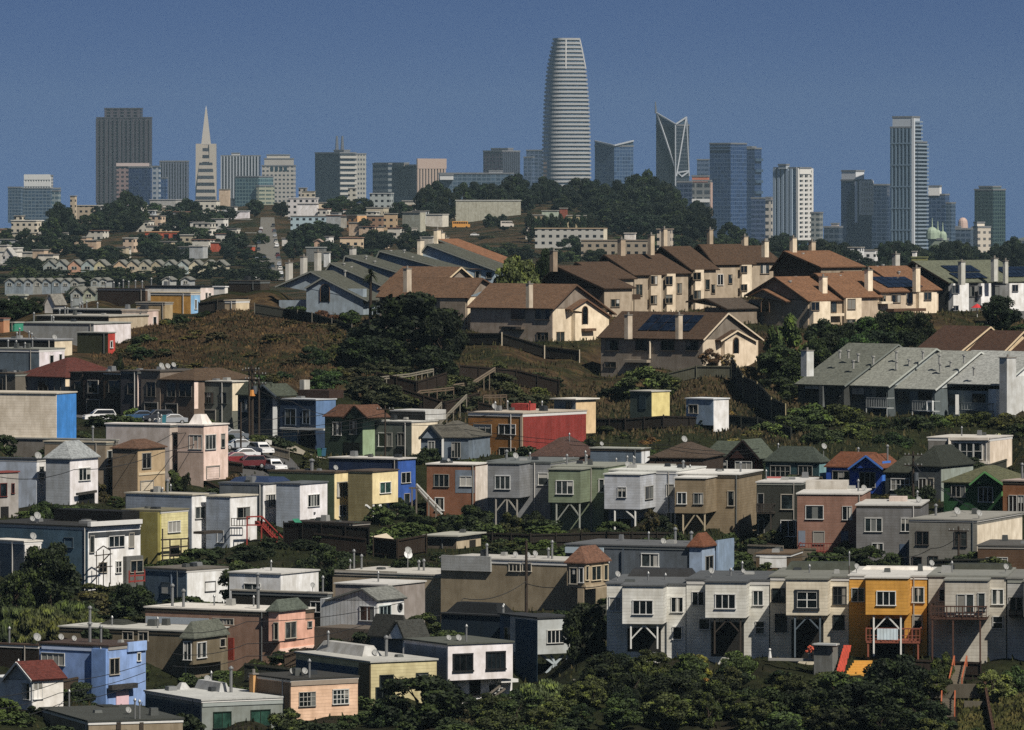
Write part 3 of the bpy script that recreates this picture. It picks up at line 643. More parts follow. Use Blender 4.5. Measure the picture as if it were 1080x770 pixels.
h = H('dark sided house with pale roof and white three-light window behind small board house', (-60, 328, 345, 218, 330), 676, 29, S('#26241f'), rm=FR('#8c887e')); h.wins('L', [(262, 250, 322, 290, 3)]); h.pipe(45, .2, 2.2, .2); h.pipe(310, .5, 2, .14); h.dish(268, .7, 1)
h = H('rubble stone retaining house base below small board house', (275, 520, 560, 362, 440), 660, 33, mat('flatroof', '#5a5147'), D=5, roof=None, name='stone_wall', cat='stone wall')
tile(520, 570)
h = H('taupe house with brown hip roofed corner bay and pole in front', (-212, 345, 470, 90, 290), 690, 29, S('#8d8068'), rm=FR('#a6a39b'))
h.panel('L', -205, 62, -5, 120, SD('#a5a8a8'), .02, .3, 'upper_siding'); h.wins('L', [(67, 94, 110, 124, 3), (122, 94, 155, 124, 2)], trim='#b9b2a2')
h.bay = h.wing((300, 372, 470, 95, 190), 687, S('#9a8a70'), hip=1.7, rm=SH('#6d4c3a'), name='bay'); h.wins('L', [(314, 112, 341, 175, 1), (352, 112, 366, 170, 1)], fr=h.bay); h.wins('R', [(376, 105, 386, 160, 1), (400, 105, 436, 160, 2), (450, 100, 464, 160, 1)], fr=h.bay, trim='#c7b89a')
h.panel('R', 374, 178, 468, 188, S('#b09f84'), .02, .1, 'ledge', h.bay); h.panel('L', 345, 195, 370, 290, S('#a2937a'), .03, .1, 'corner_wall')
for x, t, hh in ((240, .3, 2.4), (225, .5, 1.2), (-25, .4, 1.6)): h.pipe(x, t, hh, .16)
h.dish(90, .4, .4, .4); h.dish(140, .4, .4, .4); h.dish(170, .5, .6, .4)
h = H('long slate blue house with white windows and little orange brown roof', (295, 848, 978, 30, 200), 700, 22, S('#4f5760'), rm=FR('#56585a'))
h.panel('R', 850, 40, 976, 200, S('#8fa3bd'), .02, .08, 'front_wall'); h.wins('L', [(605, 55, 671, 105, 2), (814, 66, 846, 133, 1)]); h.wins('R', [(862, 64, 892, 120, 2)], off=.1); h.wing((812, 849, 900, 28, 140), 699.8, S('#8fa3bd'), hip=1.4, rm=SH('#6d4129'), L=1.5, name='bay'); h.panel('L', 295, 28, 450, 50, mat('plain', '#9fb0ba'), .02, .2, 'trim')
h.panel('R', 905, -5, 972, 130, S('#7d93ad'), .12, .2, 'false_front'); h.bars('L', [(528, 30, 528, 170)], .12, mat('plain', '#3b4652'), 'downpipe', .08)
h.dish(690, .4, .2, .45); h.pipe(740, .5, 2.0, .2); h.pipe(805, .6, 1.4, .2); h.pipe(632, .6, 1.2)
tile(800, 570)
h = H('low timber porch house beyond slate blue house', (-10, 130, None, 58, 130), 706, 12, mat('wood', '#5a4a34'), D=8, rm=FR('#5b4a36'))
h.panel('L', 5, 62, 114, 110, S('#c8c9c8'), 1.5, .06, 'tarp_screen')
# ---- left middle blocks
tile(0, 420)
h = H('white house with slate side, timber stair tower and scaffold behind dark tree', (-90, 358, 570, 525, 790), 715, 37, S('#bfc0c1'), rm=FR('#2a2a29'))
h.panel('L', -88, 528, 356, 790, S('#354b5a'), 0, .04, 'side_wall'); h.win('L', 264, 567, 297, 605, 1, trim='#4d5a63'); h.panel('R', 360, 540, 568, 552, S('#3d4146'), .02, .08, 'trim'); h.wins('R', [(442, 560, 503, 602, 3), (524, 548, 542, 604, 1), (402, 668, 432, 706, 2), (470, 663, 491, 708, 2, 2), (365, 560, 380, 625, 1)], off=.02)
h.bars('R', [(362, 512, 572, 500)], .5, mat('plain', '#c9c8c4'), 'fascia', .3); h.panel('R', 500, 640, 568, 790, S('#5d5f5e'), .02, .5, 'lower_wall')
h.bars('R', [(392, 620, 392, 760), (420, 615, 420, 760), (448, 610, 448, 755), (385, 640, 455, 632), (385, 690, 455, 682), (392, 690, 448, 630), (395, 618, 420, 600), (420, 600, 448, 618)], .1, DKW, 'stair_tower', 2.2); h.win('R', 530, 660, 578, 705, 2, off=.52)
deck(h, -400, -380, 600, 590, RDW, .5) if False else h.bars('R', [(525, 722, 588, 718), (525, 745, 588, 740), (525, 700, 525, 750), (548, 700, 548, 750), (588, 695, 588, 745)], .16, mat('wood', '#8a2f28'), 'railing', 2.0)
h.dish(150, .2, 1.2, .55); h.dish(130, .3, .5, .4); h.roofbox(220, 497, 455, .75, S('#131313'), 3); h.roofbox(320, 370, 498, .4, mat('plain', '#8b8b88'), 1)
h = H('grey sided shed with white end among left hand trees', (-40, 98, 168, 585, 720), 698, 47, SD('#646a70'), rm=FR('#c6c1b6'), name='shed'); h.panel('R', 100, 588, 166, 720, S('#cbc9c6'), 0, .05, 'end_wall'); h.dish(198, .6, .6, .5)
h = H('lemon yellow house with dark timber frame on its front', (498, 652, 763, 460, 670), 735, 31, S('#a9a24c'), rm=FR('#6f6a55'))
h.panel('L', 556, 462, 650, 670, S('#66602f'), 0, .5, 'side_wall'); h.panel('R', 654, 462, 762, 670, SD('#c9c08a'), 0, .05, 'front_wall'); h.wins('R', [(682, 500, 730, 543, 3)], off=.06); h.panel('R', 692, 598, 728, 640, mat('glass', GLASS), .06, .03, 'patio_door')
h.bars('R', [(655, 575, 765, 570), (658, 610, 768, 600), (660, 530, 660, 670), (690, 570, 690, 668), (735, 570, 735, 668), (765, 565, 765, 665), (658, 640, 768, 630)], .16, DKW, 'pergola', 1.4)
h = H('white house with siding toned grey for shade and red timber stair', (510, 780, 842, 395, 610), 746, 33, S('#cfd0d1'), rm=FR('#a59e8e'))
h.panel('L', 512, 398, 778, 610, SD('#6f7884'), 0, .04, 'side_wall'); h.win('R', 793, 442, 830, 487, 2); h.bay = h.wing((838, 935, 1043, 402, 610), 745, S('#d0d1d2'), rm=FR('#b3ab98')); h.panel('L', 838, 405, 933, 610, SD('#7b8490'), 0, .04, 'side_wall', h.bay)  # siding darkened to grey, its shade put into the colour
h.win('R', 963, 444, 1012, 484, 2, fr=h.bay); h.win('L', 884, 540, 908, 585, 1, fr=h.bay); h.roofbox(610, 640, 370, .4, mat('metal', '#3f4346'), 1, 'vent_box'); h.pipe(680, .5, 1.8, .2); h.pipe(660, .4, .5)
h.bars('R', [(940, 488, 1005, 488), (940, 518, 1005, 518)] + [(940 + k * 11, 488, 940 + k * 11, 518) for k in range(7)], .09, DKW, 'balcony_rail', 1.0, h.bay)
h.panel('R', 785, 538, 862, 545, DKW, .02, 1.5, 'porch')
RS = mat('wood', '#8f2c22'); f = h.bay
def red_stair(h, f):
    segs = [(1003, 480, 1003, 635), (1062, 478, 1062, 635), (1003, 482, 1062, 480), (1003, 515, 1062, 515), (1003, 600, 1200, 600), (1003, 635, 1200, 635), (1062, 480, 1170, 590), (1062, 510, 1160, 610), (1045, 500, 1150, 615), (1215, 575, 1215, 635), (1140, 635, 1215, 578), (1140, 640, 1175, 578), (1170, 578, 1215, 575), (1130, 600, 1130, 640)] + [(1062 + k * 9, 490 + k * 10, 1062 + k * 9, 515 + k * 10) for k in range(10)] + [(1010 + k * 12, 600, 1010 + k * 12, 635) for k in range(15)]
    h.bars('R', segs, .16, RS, 'red_stair', 2.5, f)
    h.bars('R', [(1040 + k * 9, 505 + k * 10, 1060 + k * 9, 505 + k * 10) for k in range(11)], .4, mat('wood', '#7c2a22'), 'stair_tread', 2.2, f)
red_stair(h, f)
h = H('pale pink flat roofed house with bay and domed skylight', (430, 690, 728, 110, 350), 800, 27, S('#b8aba2'), rm=FR('#cfc7bf'))
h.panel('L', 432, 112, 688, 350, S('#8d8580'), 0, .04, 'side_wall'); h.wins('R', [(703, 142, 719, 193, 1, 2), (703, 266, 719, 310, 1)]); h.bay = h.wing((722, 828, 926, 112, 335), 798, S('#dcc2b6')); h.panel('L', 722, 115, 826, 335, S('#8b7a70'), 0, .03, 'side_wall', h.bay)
h.wins('L', [(770, 150, 820, 206, 3)], fr=h.bay); h.wins('R', [(834, 150, 874, 206, 3), (898, 146, 911, 198, 1)], fr=h.bay); h.garage('R', 838, 278, 888, 325, '#d9c2b8', fr=h.bay); h.roofbox(765, 822, 66, .15, S('#cfc9c6'), 2.5, 'skylight', .55, fr=h.bay)
h.pipe(642, .5, 1.6, .14); h.pipe(655, .5, 1.2, .14); h.panel('L', 720, 208, 826, 216, mat('plain', '#c2a99c'), .03, .05, 'trim', h.bay)
h = H('tan house with brown mansard topped bay', (180, 430, 458, 182, 420), 782, 27, S('#8c7f6c'), rm=FR('#a39a86'))
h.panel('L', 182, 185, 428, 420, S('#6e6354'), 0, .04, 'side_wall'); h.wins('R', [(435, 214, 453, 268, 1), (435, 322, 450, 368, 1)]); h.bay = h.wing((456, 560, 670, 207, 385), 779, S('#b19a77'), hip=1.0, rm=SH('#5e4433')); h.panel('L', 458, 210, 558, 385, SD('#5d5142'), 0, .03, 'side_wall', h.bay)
h.win('R', 577, 224, 611, 283, 2, fr=h.bay); h.garage('R', 570, 338, 619, 372, '#c9bca6', fr=h.bay); h.pipe(377, .3, 2.2, .16); h.panel('R', 562, 300, 668, 306, mat('plain', '#c9b694'), 0, .08, 'trim', h.bay)
h = H('white house with siding toned grey for shade and pale hip topped bay', (-120, 150, 190, 250, 430), 768, 27, S('#c9cacc'), rm=FR('#34383c'))
h.panel('L', -118, 252, 148, 430, S('#7f8895'), 0, .04, 'side_wall'); h.wins('R', [(159, 278, 177, 300, 1), (159, 305, 177, 328, 1)]); h.bay = h.wing((186, 285, 398, 248, 440), 765, S('#d4d1d4'), hip=2.0, rm=SH('#8e9394')); h.panel('L', 187, 250, 283, 440, SD('#7a7f84'), 0, .03, 'side_wall', h.bay)  # white side walls toned grey for the shade on them
h.win('R', 320, 284, 365, 332, 3, fr=h.bay); h.panel('R', 318, 385, 384, 440, mat('plain', '#1f2021'), 0, .03, 'garage_opening', h.bay); h.bars('R', [(312, 390, 390, 378)], .3, SH('#3c3a36'), 'awning', .5, h.bay); h.dish(350, .3, .3, .6)
h = H('narrow grey house with red brown window trim at picture edge', (-70, -25, 75, 305, 490), 757, 42, S('#9b9794'), rm=FR('#7a3a35')); h.wins('R', [(0, 347, 26, 398, 1), (47, 348, 56, 385, 1)], trim='#5f2823'); h.panel('R', 2, 440, 34, 492, mat('plain', '#1c1b1b'), 0, .05, 'garage_opening')
h = H('low grey flat roof house behind tan mansard house', (30, 470, 480, 172, 260), 795, 27, S('#77726b'), rm=FR('#8d8c84'))
tile(260, 420)
h = H('white house with bay side toned grey for shade and blue tarp on its roof', (-110, 68, 124, 350, 510), 768, 29, S('#d0d0d2'), rm=FR('#565a5e'))
h.panel('L', -108, 352, 66, 510, S('#4b5054'), 0, .04, 'side_wall'); h.win('R', 78, 392, 115, 440, 4); h.bay = h.wing((120, 218, 328, 350, 512), 765, S('#d6d4d8')); h.panel('L', 121, 352, 216, 512, SD('#7e8690'), 0, .03, 'side_wall', h.bay)  # side wall and bay siding greyed to carry their shade
h.wins('R', [(249, 392, 295, 438, 4), (256, 489, 291, 510, 2)], fr=h.bay); h.roofbox(-70, 170, 322, .5, mat('plain', '#23324f'), 5, 'tarp', .6)
b = h.panel('R', 272, 462, 278, 470, mat('plain', '#555'), 0, .1, 'lamp', h.bay)
h = H('cream yellow house with boxed-out bay on angled prop', (90, 358, 416, 303, 500), 782, 29, S('#d6c594'), rm=FR('#4d4136'))
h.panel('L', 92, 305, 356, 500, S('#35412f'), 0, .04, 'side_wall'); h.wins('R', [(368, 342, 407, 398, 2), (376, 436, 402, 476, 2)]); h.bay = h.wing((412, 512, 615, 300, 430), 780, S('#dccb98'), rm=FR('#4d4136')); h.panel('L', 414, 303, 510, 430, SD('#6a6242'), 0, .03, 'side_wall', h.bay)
h.win('R', 541, 342, 584, 384, 2, trim='#e3e0d8', fr=h.bay, glass='#2d4a44'); h.bars('R', [(516, 432, 516, 500), (516, 460, 485, 434), (520, 460, 545, 434)], .24, WHW, 'prop', .0, h.bay, True); h.bars('R', [(614, 432, 614, 510)], .18, GRW, 'post', -.1, h.bay); h.pipe(265, .3, 1.6, .3); h.dish(410, .2, .6, .4)
h = H('deep blue long house with thin white roof edge', (335, 612, 686, 250, 450), 806, 31, S('#14233f'), rm=FR('#b6b2ab'))
h.panel('R', 614, 255, 684, 450, S('#2c57a8'), .01, .08, 'front_wall'); h.wins('R', [(628, 302, 664, 343, 2), (640, 388, 661, 428, 1)], off=.09)
h = H('brown brick house with grey patched corner and broad white roof', (732, 928, 985, 272, 490), 800, 18, S('#7a5038'), rm=FR('#c6c2bb'))
h.panel('R', 929, 274, 984, 490, S('#cfc6be'), 0, .05, 'side_wall'); h.panel('L', 848, 292, 926, 384, S('#6f7c8c'), 0, .03, 'wall_patch'); h.wins('L', [(763, 310, 821, 358, 3), (868, 318, 914, 357, 2), (768, 405, 800, 455, 1)])
h.bars('L', [(690, 348, 795, 458), (690, 360, 795, 472)], .16, WHW, 'stair_rail', 1.6); h.bars('L', [(672, 360, 672, 490), (690, 350, 690, 490), (740, 400, 740, 490), (770, 430, 770, 490), (660, 365, 700, 365), (690, 365, 780, 470)], .2, GRW, 'stair', 1.6); h.dish(820, .3, .4, .3)
h.panel('L', 748, 500, 842, 508, mat('plain', '#c6c3ba'), .3, 1.4, 'porch_roof')
h = H('small flat roofed garden shed with wide pale roof', (735, 850, 952, 562, 612), 742, 22, S('#4a4238'), rm=FR('#9b9a8e'), oh=.5, name='shed'); h.panel('R', 852, 565, 950, 612, S('#b7a78c'), 0, .04, 'front_wall'); h.panel('R', 905, 575, 930, 612, mat('plain', '#2a2723'), .05, .03)
h = H('dark timber garden house with green tarp over its deck', (175, 430, 500, 512, 610), 752, 33, mat('boards', '#2d241d'), rm=FR('#2f2a25'), name='garden_building'); h.roofbox(420, 500, 520, .15, mat('plain', '#17604a'), 2, 'tarp', .3, base=-.1); h.panel('R', 432, 610, 498, 690, mat('boards', '#8a7a5f'), .3, .1, 'fence_panel')
b = MB(); f = h.f; A = f.pos('L', 185, 490, 1.2); B = f.pos('L', 240, 520, 2.2); b.poly([A, f.pos('L', 210, 488, 1.2), B, f.pos('L', 215, 526, 2.4)]); b.poly([p - V((0, 0, .03)) for p in [f.pos('L', 215, 526, 2.4), B, f.pos('L', 210, 488, 1.2), A]]); b.build('green_awning', mat('plain', '#2f8a6a'), h.o)
# shaded street row, seen from the front
tile(260, 420)
G2 = 'houses of the shaded street row'
h = H('green house with brown gabled roof and side toned light for sun', (318, 470, 521, 80, 245), 858, 38, S('#26352a'), roof=None, D=None, group=G2); h.hip(h.f, SH('#5b3d2c'), 1.6); h.gable('L', [(398, 80), (440, 32), (490, 80)], SH('#5b3d2c'), 4, off=.5, oh=.2, fill=S('#26352a'))
h.panel('R', 471, 84, 520, 245, S('#8ca482'), 0, .05, 'side_wall'); h.wins('L', [(352, 98, 385, 150, 2), (422, 95, 447, 145, 1)]); h.panel('L', 395, 180, 460, 245, mat('plain', '#141914'), .0, .05, 'garage_opening')  # side wall toned lighter for the sun on it
h = H('charcoal green flat house with cream side and white framed roof terrace', (520, 669, 775, 98, 240), 857, 34, S('#4a504b'), rm=FR('#b8b7b0'), group=G2)
h.panel('R', 670, 100, 774, 240, S('#cfc3ab'), 0, .05, 'side_wall'); h.wins('L', [(538, 142, 562, 195, 1), (572, 142, 590, 195, 1), (616, 142, 640, 192, 2)]); h.roofbox(518, 762, 48, .55, S('#b7b8b6'), 5, 'roof_terrace'); h.roofbox(524, 752, 54, .53, S('#1a1c1d'), .2, 'terrace_screen')
h.panel('L', 600, 205, 650, 240, mat('plain', '#1d1f1e'), 0, .05, 'garage_opening')
h = H('blue grey cottage with pointed front gable', (708, 902, None, 162, 245), 838, 18, S('#6a7886'), roof=None, D=9, group=G2); h.hip(h.f, SH('#56534a'), 2.0); h.gable('L', [(706, 162), (748, 112), (792, 162)], SH('#56534a'), 4, off=.3, oh=.2, trim=mat('plain', '#2f353a'), fill=S('#7c8894'))
h.wins('L', [(739, 176, 763, 228, 2), (834, 180, 868, 240, 3)], off=.32); h.bars('L', [(797, 165, 797, 240)], .3, WHW, 'downpipe', .4)
h = H('mustard brown apartment house with weathered red side wall', (900, 1121, 1379, 64, 240), 850, 36, S('#7d5320'), rm=FR('#a59a8a'), group=G2)
h.panel('R', 1123, 66, 1377, 260, mat('boards', '#8a2f28'), 0, .06, 'red_side_wall'); h.panel('L', 1113, 64, 1122, 240, mat('plain', '#b9a78f'), .0, .08, 'corner_board'); h.wins('L', [(924, 107, 994, 146, 3), (1026, 107, 1092, 146, 3), (926, 202, 990, 238, 3), (1028, 202, 1092, 238, 3)])
for x, t in ((1010, .2), (1060, .5), (1150, .5), (1200, .6)): h.pipe(x, t, 1.4, .12, m='#8a2f2a' if x == 1150 else '#9a9c9c')
h.dish(1005, .3, .8, .5); h.roofbox(1075, 1140, 22, .5, S('#a0362f'), 2, 'roof_box'); h.roofbox(940, 1070, 40, .6, mat('boards', '#3a2a1d'), 1, 'roof_fence')
tile(200, 390, 7.0)
h = H('navy house with garage and light blue side at the driveway', (668, 930, 1078, 225, 590), 872, 40, S('#1b2b41'), rm=FR('#a9adb0'), group=G2); h.panel('R', 931, 228, 1076, 440, S('#5b7ba6'), 0, .06, 'side_wall'); h.wins('L', [(708, 290, 783, 405, 2), (837, 298, 886, 398, 2)], trim='#5d6a7a')
h.garage('L', 692, 450, 798, 570, '#6c8296'); h.panel('L', 820, 450, 925, 590, mat('plain', '#0e1118'), 0, .04, 'garage_opening'); h.bars('L', [(670, 432, 995, 440)], .3, WHW, 'ledge', .3); h.roofbox(800, 1080, 150, .7, S('#3b2a22'), 3); h.roofbox(600, 845, 75, .95, mat('boards', '#b9b9b3'), 1.2, 'roof_fence')
h = H('dark navy gabled house with white side next to utility poles', (355, 610, 668, 195, 510), 876, 40, S('#1d2530'), roof=None, group=G2); h.hip(h.f, SH('#42483c'), 1.8); h.gable('L', [(480, 195), (545, 112), (640, 195)], SH('#42483c'), 4, off=.4, oh=.2, fill=S('#141b26'), trim=mat('plain', '#59636b'))
h.panel('R', 612, 198, 666, 500, S('#b2b6b8'), 0, .05, 'side_wall'); h.wins('L', [(388, 222, 440, 310, 2), (522, 222, 560, 318, 1)], trim='#4d5761', off=0)
h = H('olive grey flat house with cream side, near the poles', (70, 312, 432, 92, 500), 884, 38, S('#565951'), rm=FR('#b5b1a6'), group=G2); h.panel('R', 314, 95, 430, 300, S('#d3c6ac'), 0, .05, 'side_wall'); h.wins('L', [(102, 170, 178, 248, 4), (225, 170, 272, 248, 2)], trim='#3c403c'); h.garage('L', 100, 300, 190, 400, '#50524d')
tile(0, 270)
def shade(label, x0, x1, yt, yb, Y, col, roofc, D=12, hip=False, wins=(), gar=None, sliver=None, th=43):
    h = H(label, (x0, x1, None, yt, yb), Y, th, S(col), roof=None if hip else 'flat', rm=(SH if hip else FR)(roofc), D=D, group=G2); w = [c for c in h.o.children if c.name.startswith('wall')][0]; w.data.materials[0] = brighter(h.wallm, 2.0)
    if hip: h.hip(h.f, SH(roofc), hip)
    h.wins('L', wins, trim='#5a5650', fw=.1)
    if gar: h.garage('L', *gar, '#4a433b')
    if sliver: h.panel('R', x1, yt + 4, x1 + 16, yb - 40, S(sliver), 0, .05, 'side_wall')
    return h
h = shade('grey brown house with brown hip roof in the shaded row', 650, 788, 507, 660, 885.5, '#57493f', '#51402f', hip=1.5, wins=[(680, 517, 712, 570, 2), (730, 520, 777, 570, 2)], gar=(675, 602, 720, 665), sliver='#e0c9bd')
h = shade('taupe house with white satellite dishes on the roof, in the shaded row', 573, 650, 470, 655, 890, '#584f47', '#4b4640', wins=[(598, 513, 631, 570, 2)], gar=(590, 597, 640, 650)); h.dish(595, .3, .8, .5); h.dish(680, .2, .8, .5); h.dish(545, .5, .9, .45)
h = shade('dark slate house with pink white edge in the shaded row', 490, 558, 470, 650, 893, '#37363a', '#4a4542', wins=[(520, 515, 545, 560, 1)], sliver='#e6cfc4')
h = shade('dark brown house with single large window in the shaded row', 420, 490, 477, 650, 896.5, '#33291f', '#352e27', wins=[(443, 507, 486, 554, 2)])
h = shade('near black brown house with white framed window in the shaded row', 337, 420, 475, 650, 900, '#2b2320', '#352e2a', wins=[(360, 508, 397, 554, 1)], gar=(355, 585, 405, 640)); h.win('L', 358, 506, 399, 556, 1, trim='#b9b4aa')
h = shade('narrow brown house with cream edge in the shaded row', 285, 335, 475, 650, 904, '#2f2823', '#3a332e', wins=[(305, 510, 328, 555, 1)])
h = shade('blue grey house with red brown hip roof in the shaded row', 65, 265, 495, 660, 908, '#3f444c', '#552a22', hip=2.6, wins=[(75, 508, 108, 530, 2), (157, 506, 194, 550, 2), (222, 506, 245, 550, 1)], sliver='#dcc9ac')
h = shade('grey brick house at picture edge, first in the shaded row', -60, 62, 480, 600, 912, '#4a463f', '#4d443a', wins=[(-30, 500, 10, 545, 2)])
h = H('big cream warehouse wall with bright blue end', (-120, 228, 309, 560, 760), 800, 20, mat('siding', '#d3c7b4'), rm=FR('#b5ac9c'), name='warehouse', cat='warehouse'); h.panel('R', 230, 562, 308, 755, S('#2f86d8'), 0, .06, 'blue_end_wall')
# ---- upper left flat roofs in the sun
tile(0, 280, 7.0)
G3 = 'flat roofed houses stepping up below the far hill'
def step(label, xl, xc, xr, yt, yb, Y, wl, wr, roofc, wins=(), th=29, pipes=()):
    h = H(label, (xl, xc, xr, yt, yb), Y, th, S(wl), rm=FR(roofc), group=G3); h.panel('R', xc + 2, yt + 4, xr - 2, yb, S(wr), 0, .05, 'front_wall'); h.wins('R', wins, off=.05, fw=.09)
    for p in pipes: h.pipe(p, random.uniform(.2, .8), random.uniform(.7, 1.8), .14)
    return h
step('slate sided house with white two window front', -80, 287, 476, 622, 780, 925, '#4a5762', '#cfc9cf', '#7b7d75', [(367, 665, 392, 738, 1), (436, 657, 454, 722, 1)], pipes=(60, 120, 185, 240))
step('black sided house with cream front', -80, 400, 532, 552, 660, 945, '#171717', '#cdbfa4', '#83868a', pipes=(125, 145, 215, 235)).dish(580, .1, .3, .5)
step('dark olive house with bright red front', 570, 795, 850, 500, 650, 958, '#2b2f1e', '#b5382b', '#8d8f88', [(814, 560, 828, 606, 1)])
step('white fronted house with long grey roof', 130, 690, 966, 432, 610, 975, '#7f8282', '#cfc9cc', '#8e9089', pipes=(380, 395, 130))
step('black sided house with tan front', 270, 800, 1095, 378, 470, 990, '#191715', '#b3a58d', '#9a978d', pipes=(480, 500, 440))
step('dark house with corrugated grey roof', 390, 1005, 1090, 330, 420, 1003, '#1d1d1f', '#9aa0a2', '#8f918e', pipes=(590, 610, 640, 720, 530))
tile(120, 280, 7.0)
step('tan stuccoed house between grey roofs and bush', 165, 375, 435, 278, 400, 1010, '#94805f', '#a8946f', '#8a8478')
step('pinkish house with small dark door beside bush', 60, 250, 330, 335, 450, 1000, '#c7b8ab', '#cdb6ac', '#b5a493', [(290, 380, 312, 440, 1)])
step('ochre yellow house with sky blue front', 272, 566, 636, 205, 360, 1030, '#a67a2d', '#7fb2dd', '#b9ac92', [(598, 255, 610, 320, 1)])
step('white house with black flat roof and pinkish front', 232, 640, 737, 158, 260, 1050, '#c3bfb8', '#d4c6c2', '#202124', [(678, 205, 688, 245, 1), (700, 205, 715, 225, 1)], pipes=(275, 410))
step('white garage at the end of upper roofs', 737, 820, 842, 160, 200, 1046, '#cfcdc8', '#cfcdc8', '#ddd')
step('dark roofed house with clutter of vents', -120, 232, 250, 175, 260, 1040, '#2b2420', '#5d4a3d', '#3c3532', pipes=(0, 40, 70, 110, 160, 210, -60))
step('low cream house behind dark hedge on the hill top', 820, 900, 1000, 262, 330, 1010, '#9b8a70', '#cdbb9b', '#b4a68e')
step('dark flat carport roof at hill top', 850, 1080, 1150, 118, 180, 1052, '#26211d', '#3a332b', '#45423b')
tile(0, 280, 7.0)
h = H('tiny white house with steep gable near left hedge', (330, 400, 480, 290, 350), 1018, 31, S('#d3cfc9'), roof=None, D=None, group=G3); h.gable('L', [(328, 290), (368, 215), (404, 290)], SH('#7d7a72'), oh=.2)
step('orange brown house by picture edge with teal annex', -40, 25, 70, 395, 500, 970, '#a36d48', '#b98762', '#7a5548')
step('small teal annex beside orange brown house', 70, 105, 172, 425, 480, 972, '#1f6f5b', '#2a8a70', '#9a9a90')
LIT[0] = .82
# ================================================================== HILLTOP CONDOMINIUMS
BRN, BRN2 = SH('#674d38'), SH('#4a3829'); OLV = SH('#4d4f45'); BEI = '#b9ab98'
GC = 'hilltop townhouses'
def townhouse(label, xl, xc, xr, yt, yb, Y, th, wall, roofm, face, pts, lit=None, trim='#4a3a2c', oh=.45, D=None, group=GC, off=0):
    h = Building('townhouse', label, (xl, xc, xr, yt, yb), Y, th, S(wall), roof=None, D=D, rm=roofm, group=group)
    h.gable(face, pts, roofm, oh=oh, trim=mat('plain', trim))
    if lit: h.panel('R', xc + 2, yt + 2, xr - 2, yb, S(lit), 0, .04, 'end_wall')
    return h
def vents(h, pts, f=None):
    """small vent hoods on a roof slope, at measured points on depth Y"""
    for x, y, Y in pts:
        p = W(tx(x), ty(y), Y); b = MB(); b.tube(p - V((0, 0, .8)), p + V((0, 0, .25)), .16); b.tube(p + V((0, 0, .252)), p + V((0, 0, .45)), .3, .3); b.build('roof_vent', mat('metal', '#b3b2ab'), h.o)
def solar(h, P, nx, ny, lift=.12):
    """panels in a grid over the measured quad P (corner points in world), each its own part"""
    A, B, Cc, D = P; n = (B - A).cross(D - A).normalized(); n = n if n.z > 0 else -n
    for i in range(nx):
        for j in range(ny):
            q = lambda u, v: (A + (B - A) * u) * (1 - v) + (D + (Cc - D) * u) * v
            u0, u1, v0, v1 = (i + .04) / nx, (i + .96) / nx, (j + .04) / ny, (j + .96) / ny
            pts = [q(u0, v0), q(u1, v0), q(u1, v1), q(u0, v1)]
            b = MB(); b.hexa([p + n * lift for p in pts], [p + n * (lift + .06) for p in pts]); o = b.build('solar_panel', mat('glass', '#0c1524'), h.o)
def slopepts(h, face, pts, i, xs, d0, d1):
    """world quad on the roof slope i of a gable profile: shares along the slope xs, depths d0..d1"""
    f = h.fr; P0, P1 = f.pos(face, *pts[i]), f.pos(face, *pts[i+1]); d = f.v if face == 'L' else f.u
    up = V((0, 0, .2))
    a, b = P0 + (P1 - P0) * xs[0], P0 + (P1 - P0) * xs[1]
    return [a + d * d0 + up, a + d * d1 + up, b + d * d1 + up, b + d * d0 + up]
# front brown pair with roofs sloping towards the street
tile(520, 230)
def arch(h, face, x0, x1, yt, yb, off=.05):
    f = h.fr; P, d, n = f.plane(face, off); A = f.pos(face, x0, yb, off); B = f.pos(face, x1, yb, off); top = f.pos(face, (x0 + x1) / 2, yt, off).z; w = (B - A).length; e = (B - A).normalized(); r = w / 2
    z1 = max(top - r, A.z + .3); pts = [A, V((B.x, B.y, A.z))] + [A + e * (r + r * math.cos(k * math.pi / 8)) + V((0, 0, z1 - A.z + r * math.sin(k * math.pi / 8))) for k in range(9)]
    b = MB(); b.poly(pts); b.poly([p + n * .03 for p in pts]); o = b.build('arched_window', mat('glass', GLASS), h.o)
    b = MB()
    for i in range(1, len(pts) - 1): b.bar(pts[i] + n * .05, pts[i+1] + n * .05, .12)
    b.bar(pts[0] + n * .05, pts[-1] + n * .05, .12); b.build('frame', mat('plain', '#5b4634'), o, root=h.o)
P1 = [(850, 490), (945, 388), (1082, 492)]
h = townhouse('brown roofed townhouse with solar panels and twin chimneys, at the foot of the hill', 438, 850, 1076, 490, 612, 950, 38, '#756c61', BRN2, 'R', P1, None, '#c7b69c')
h.panel('R', 852, 492, 1074, 612, S('#d2c2ab'), 0, .05, 'end_wall'); h.gable('R', [(922, 498), (985, 458), (1062, 500)], BRN2, .6, oh=.3, trim=mat('plain', '#d0bd9f'), off=.8, fill=S('#c9b89f')); h.panel('R', 925, 498, 1060, 608, S('#cdbca4'), .05, .75, 'gable_bay')
h.wins('L', [(460, 498, 507, 538, 2), (580, 496, 625, 538, 2), (684, 500, 735, 538, 2), (785, 500, 833, 538, 2), (455, 585, 500, 605, 2)], trim='#5e564d'); arch(h, 'R', 975, 997, 485, 548, .85)
h.bars('L', [(638, 500, 638, 570)], .22, S('#d6c9b4'), 'downpipe', .3); h.panel('L', 545, 575, 640, 585, mat('plain', '#8f8474'), .05, 1.0, 'porch_roof')
h.chimney(533, 566, 395, 478, 949, m=S(BEI)); h.chimney(740, 770, 395, 478, 948.5, m=S(BEI))
solar(h, slopepts(h, 'R', P1, 0, (.2, .85), 3.2, 13), 5, 2)
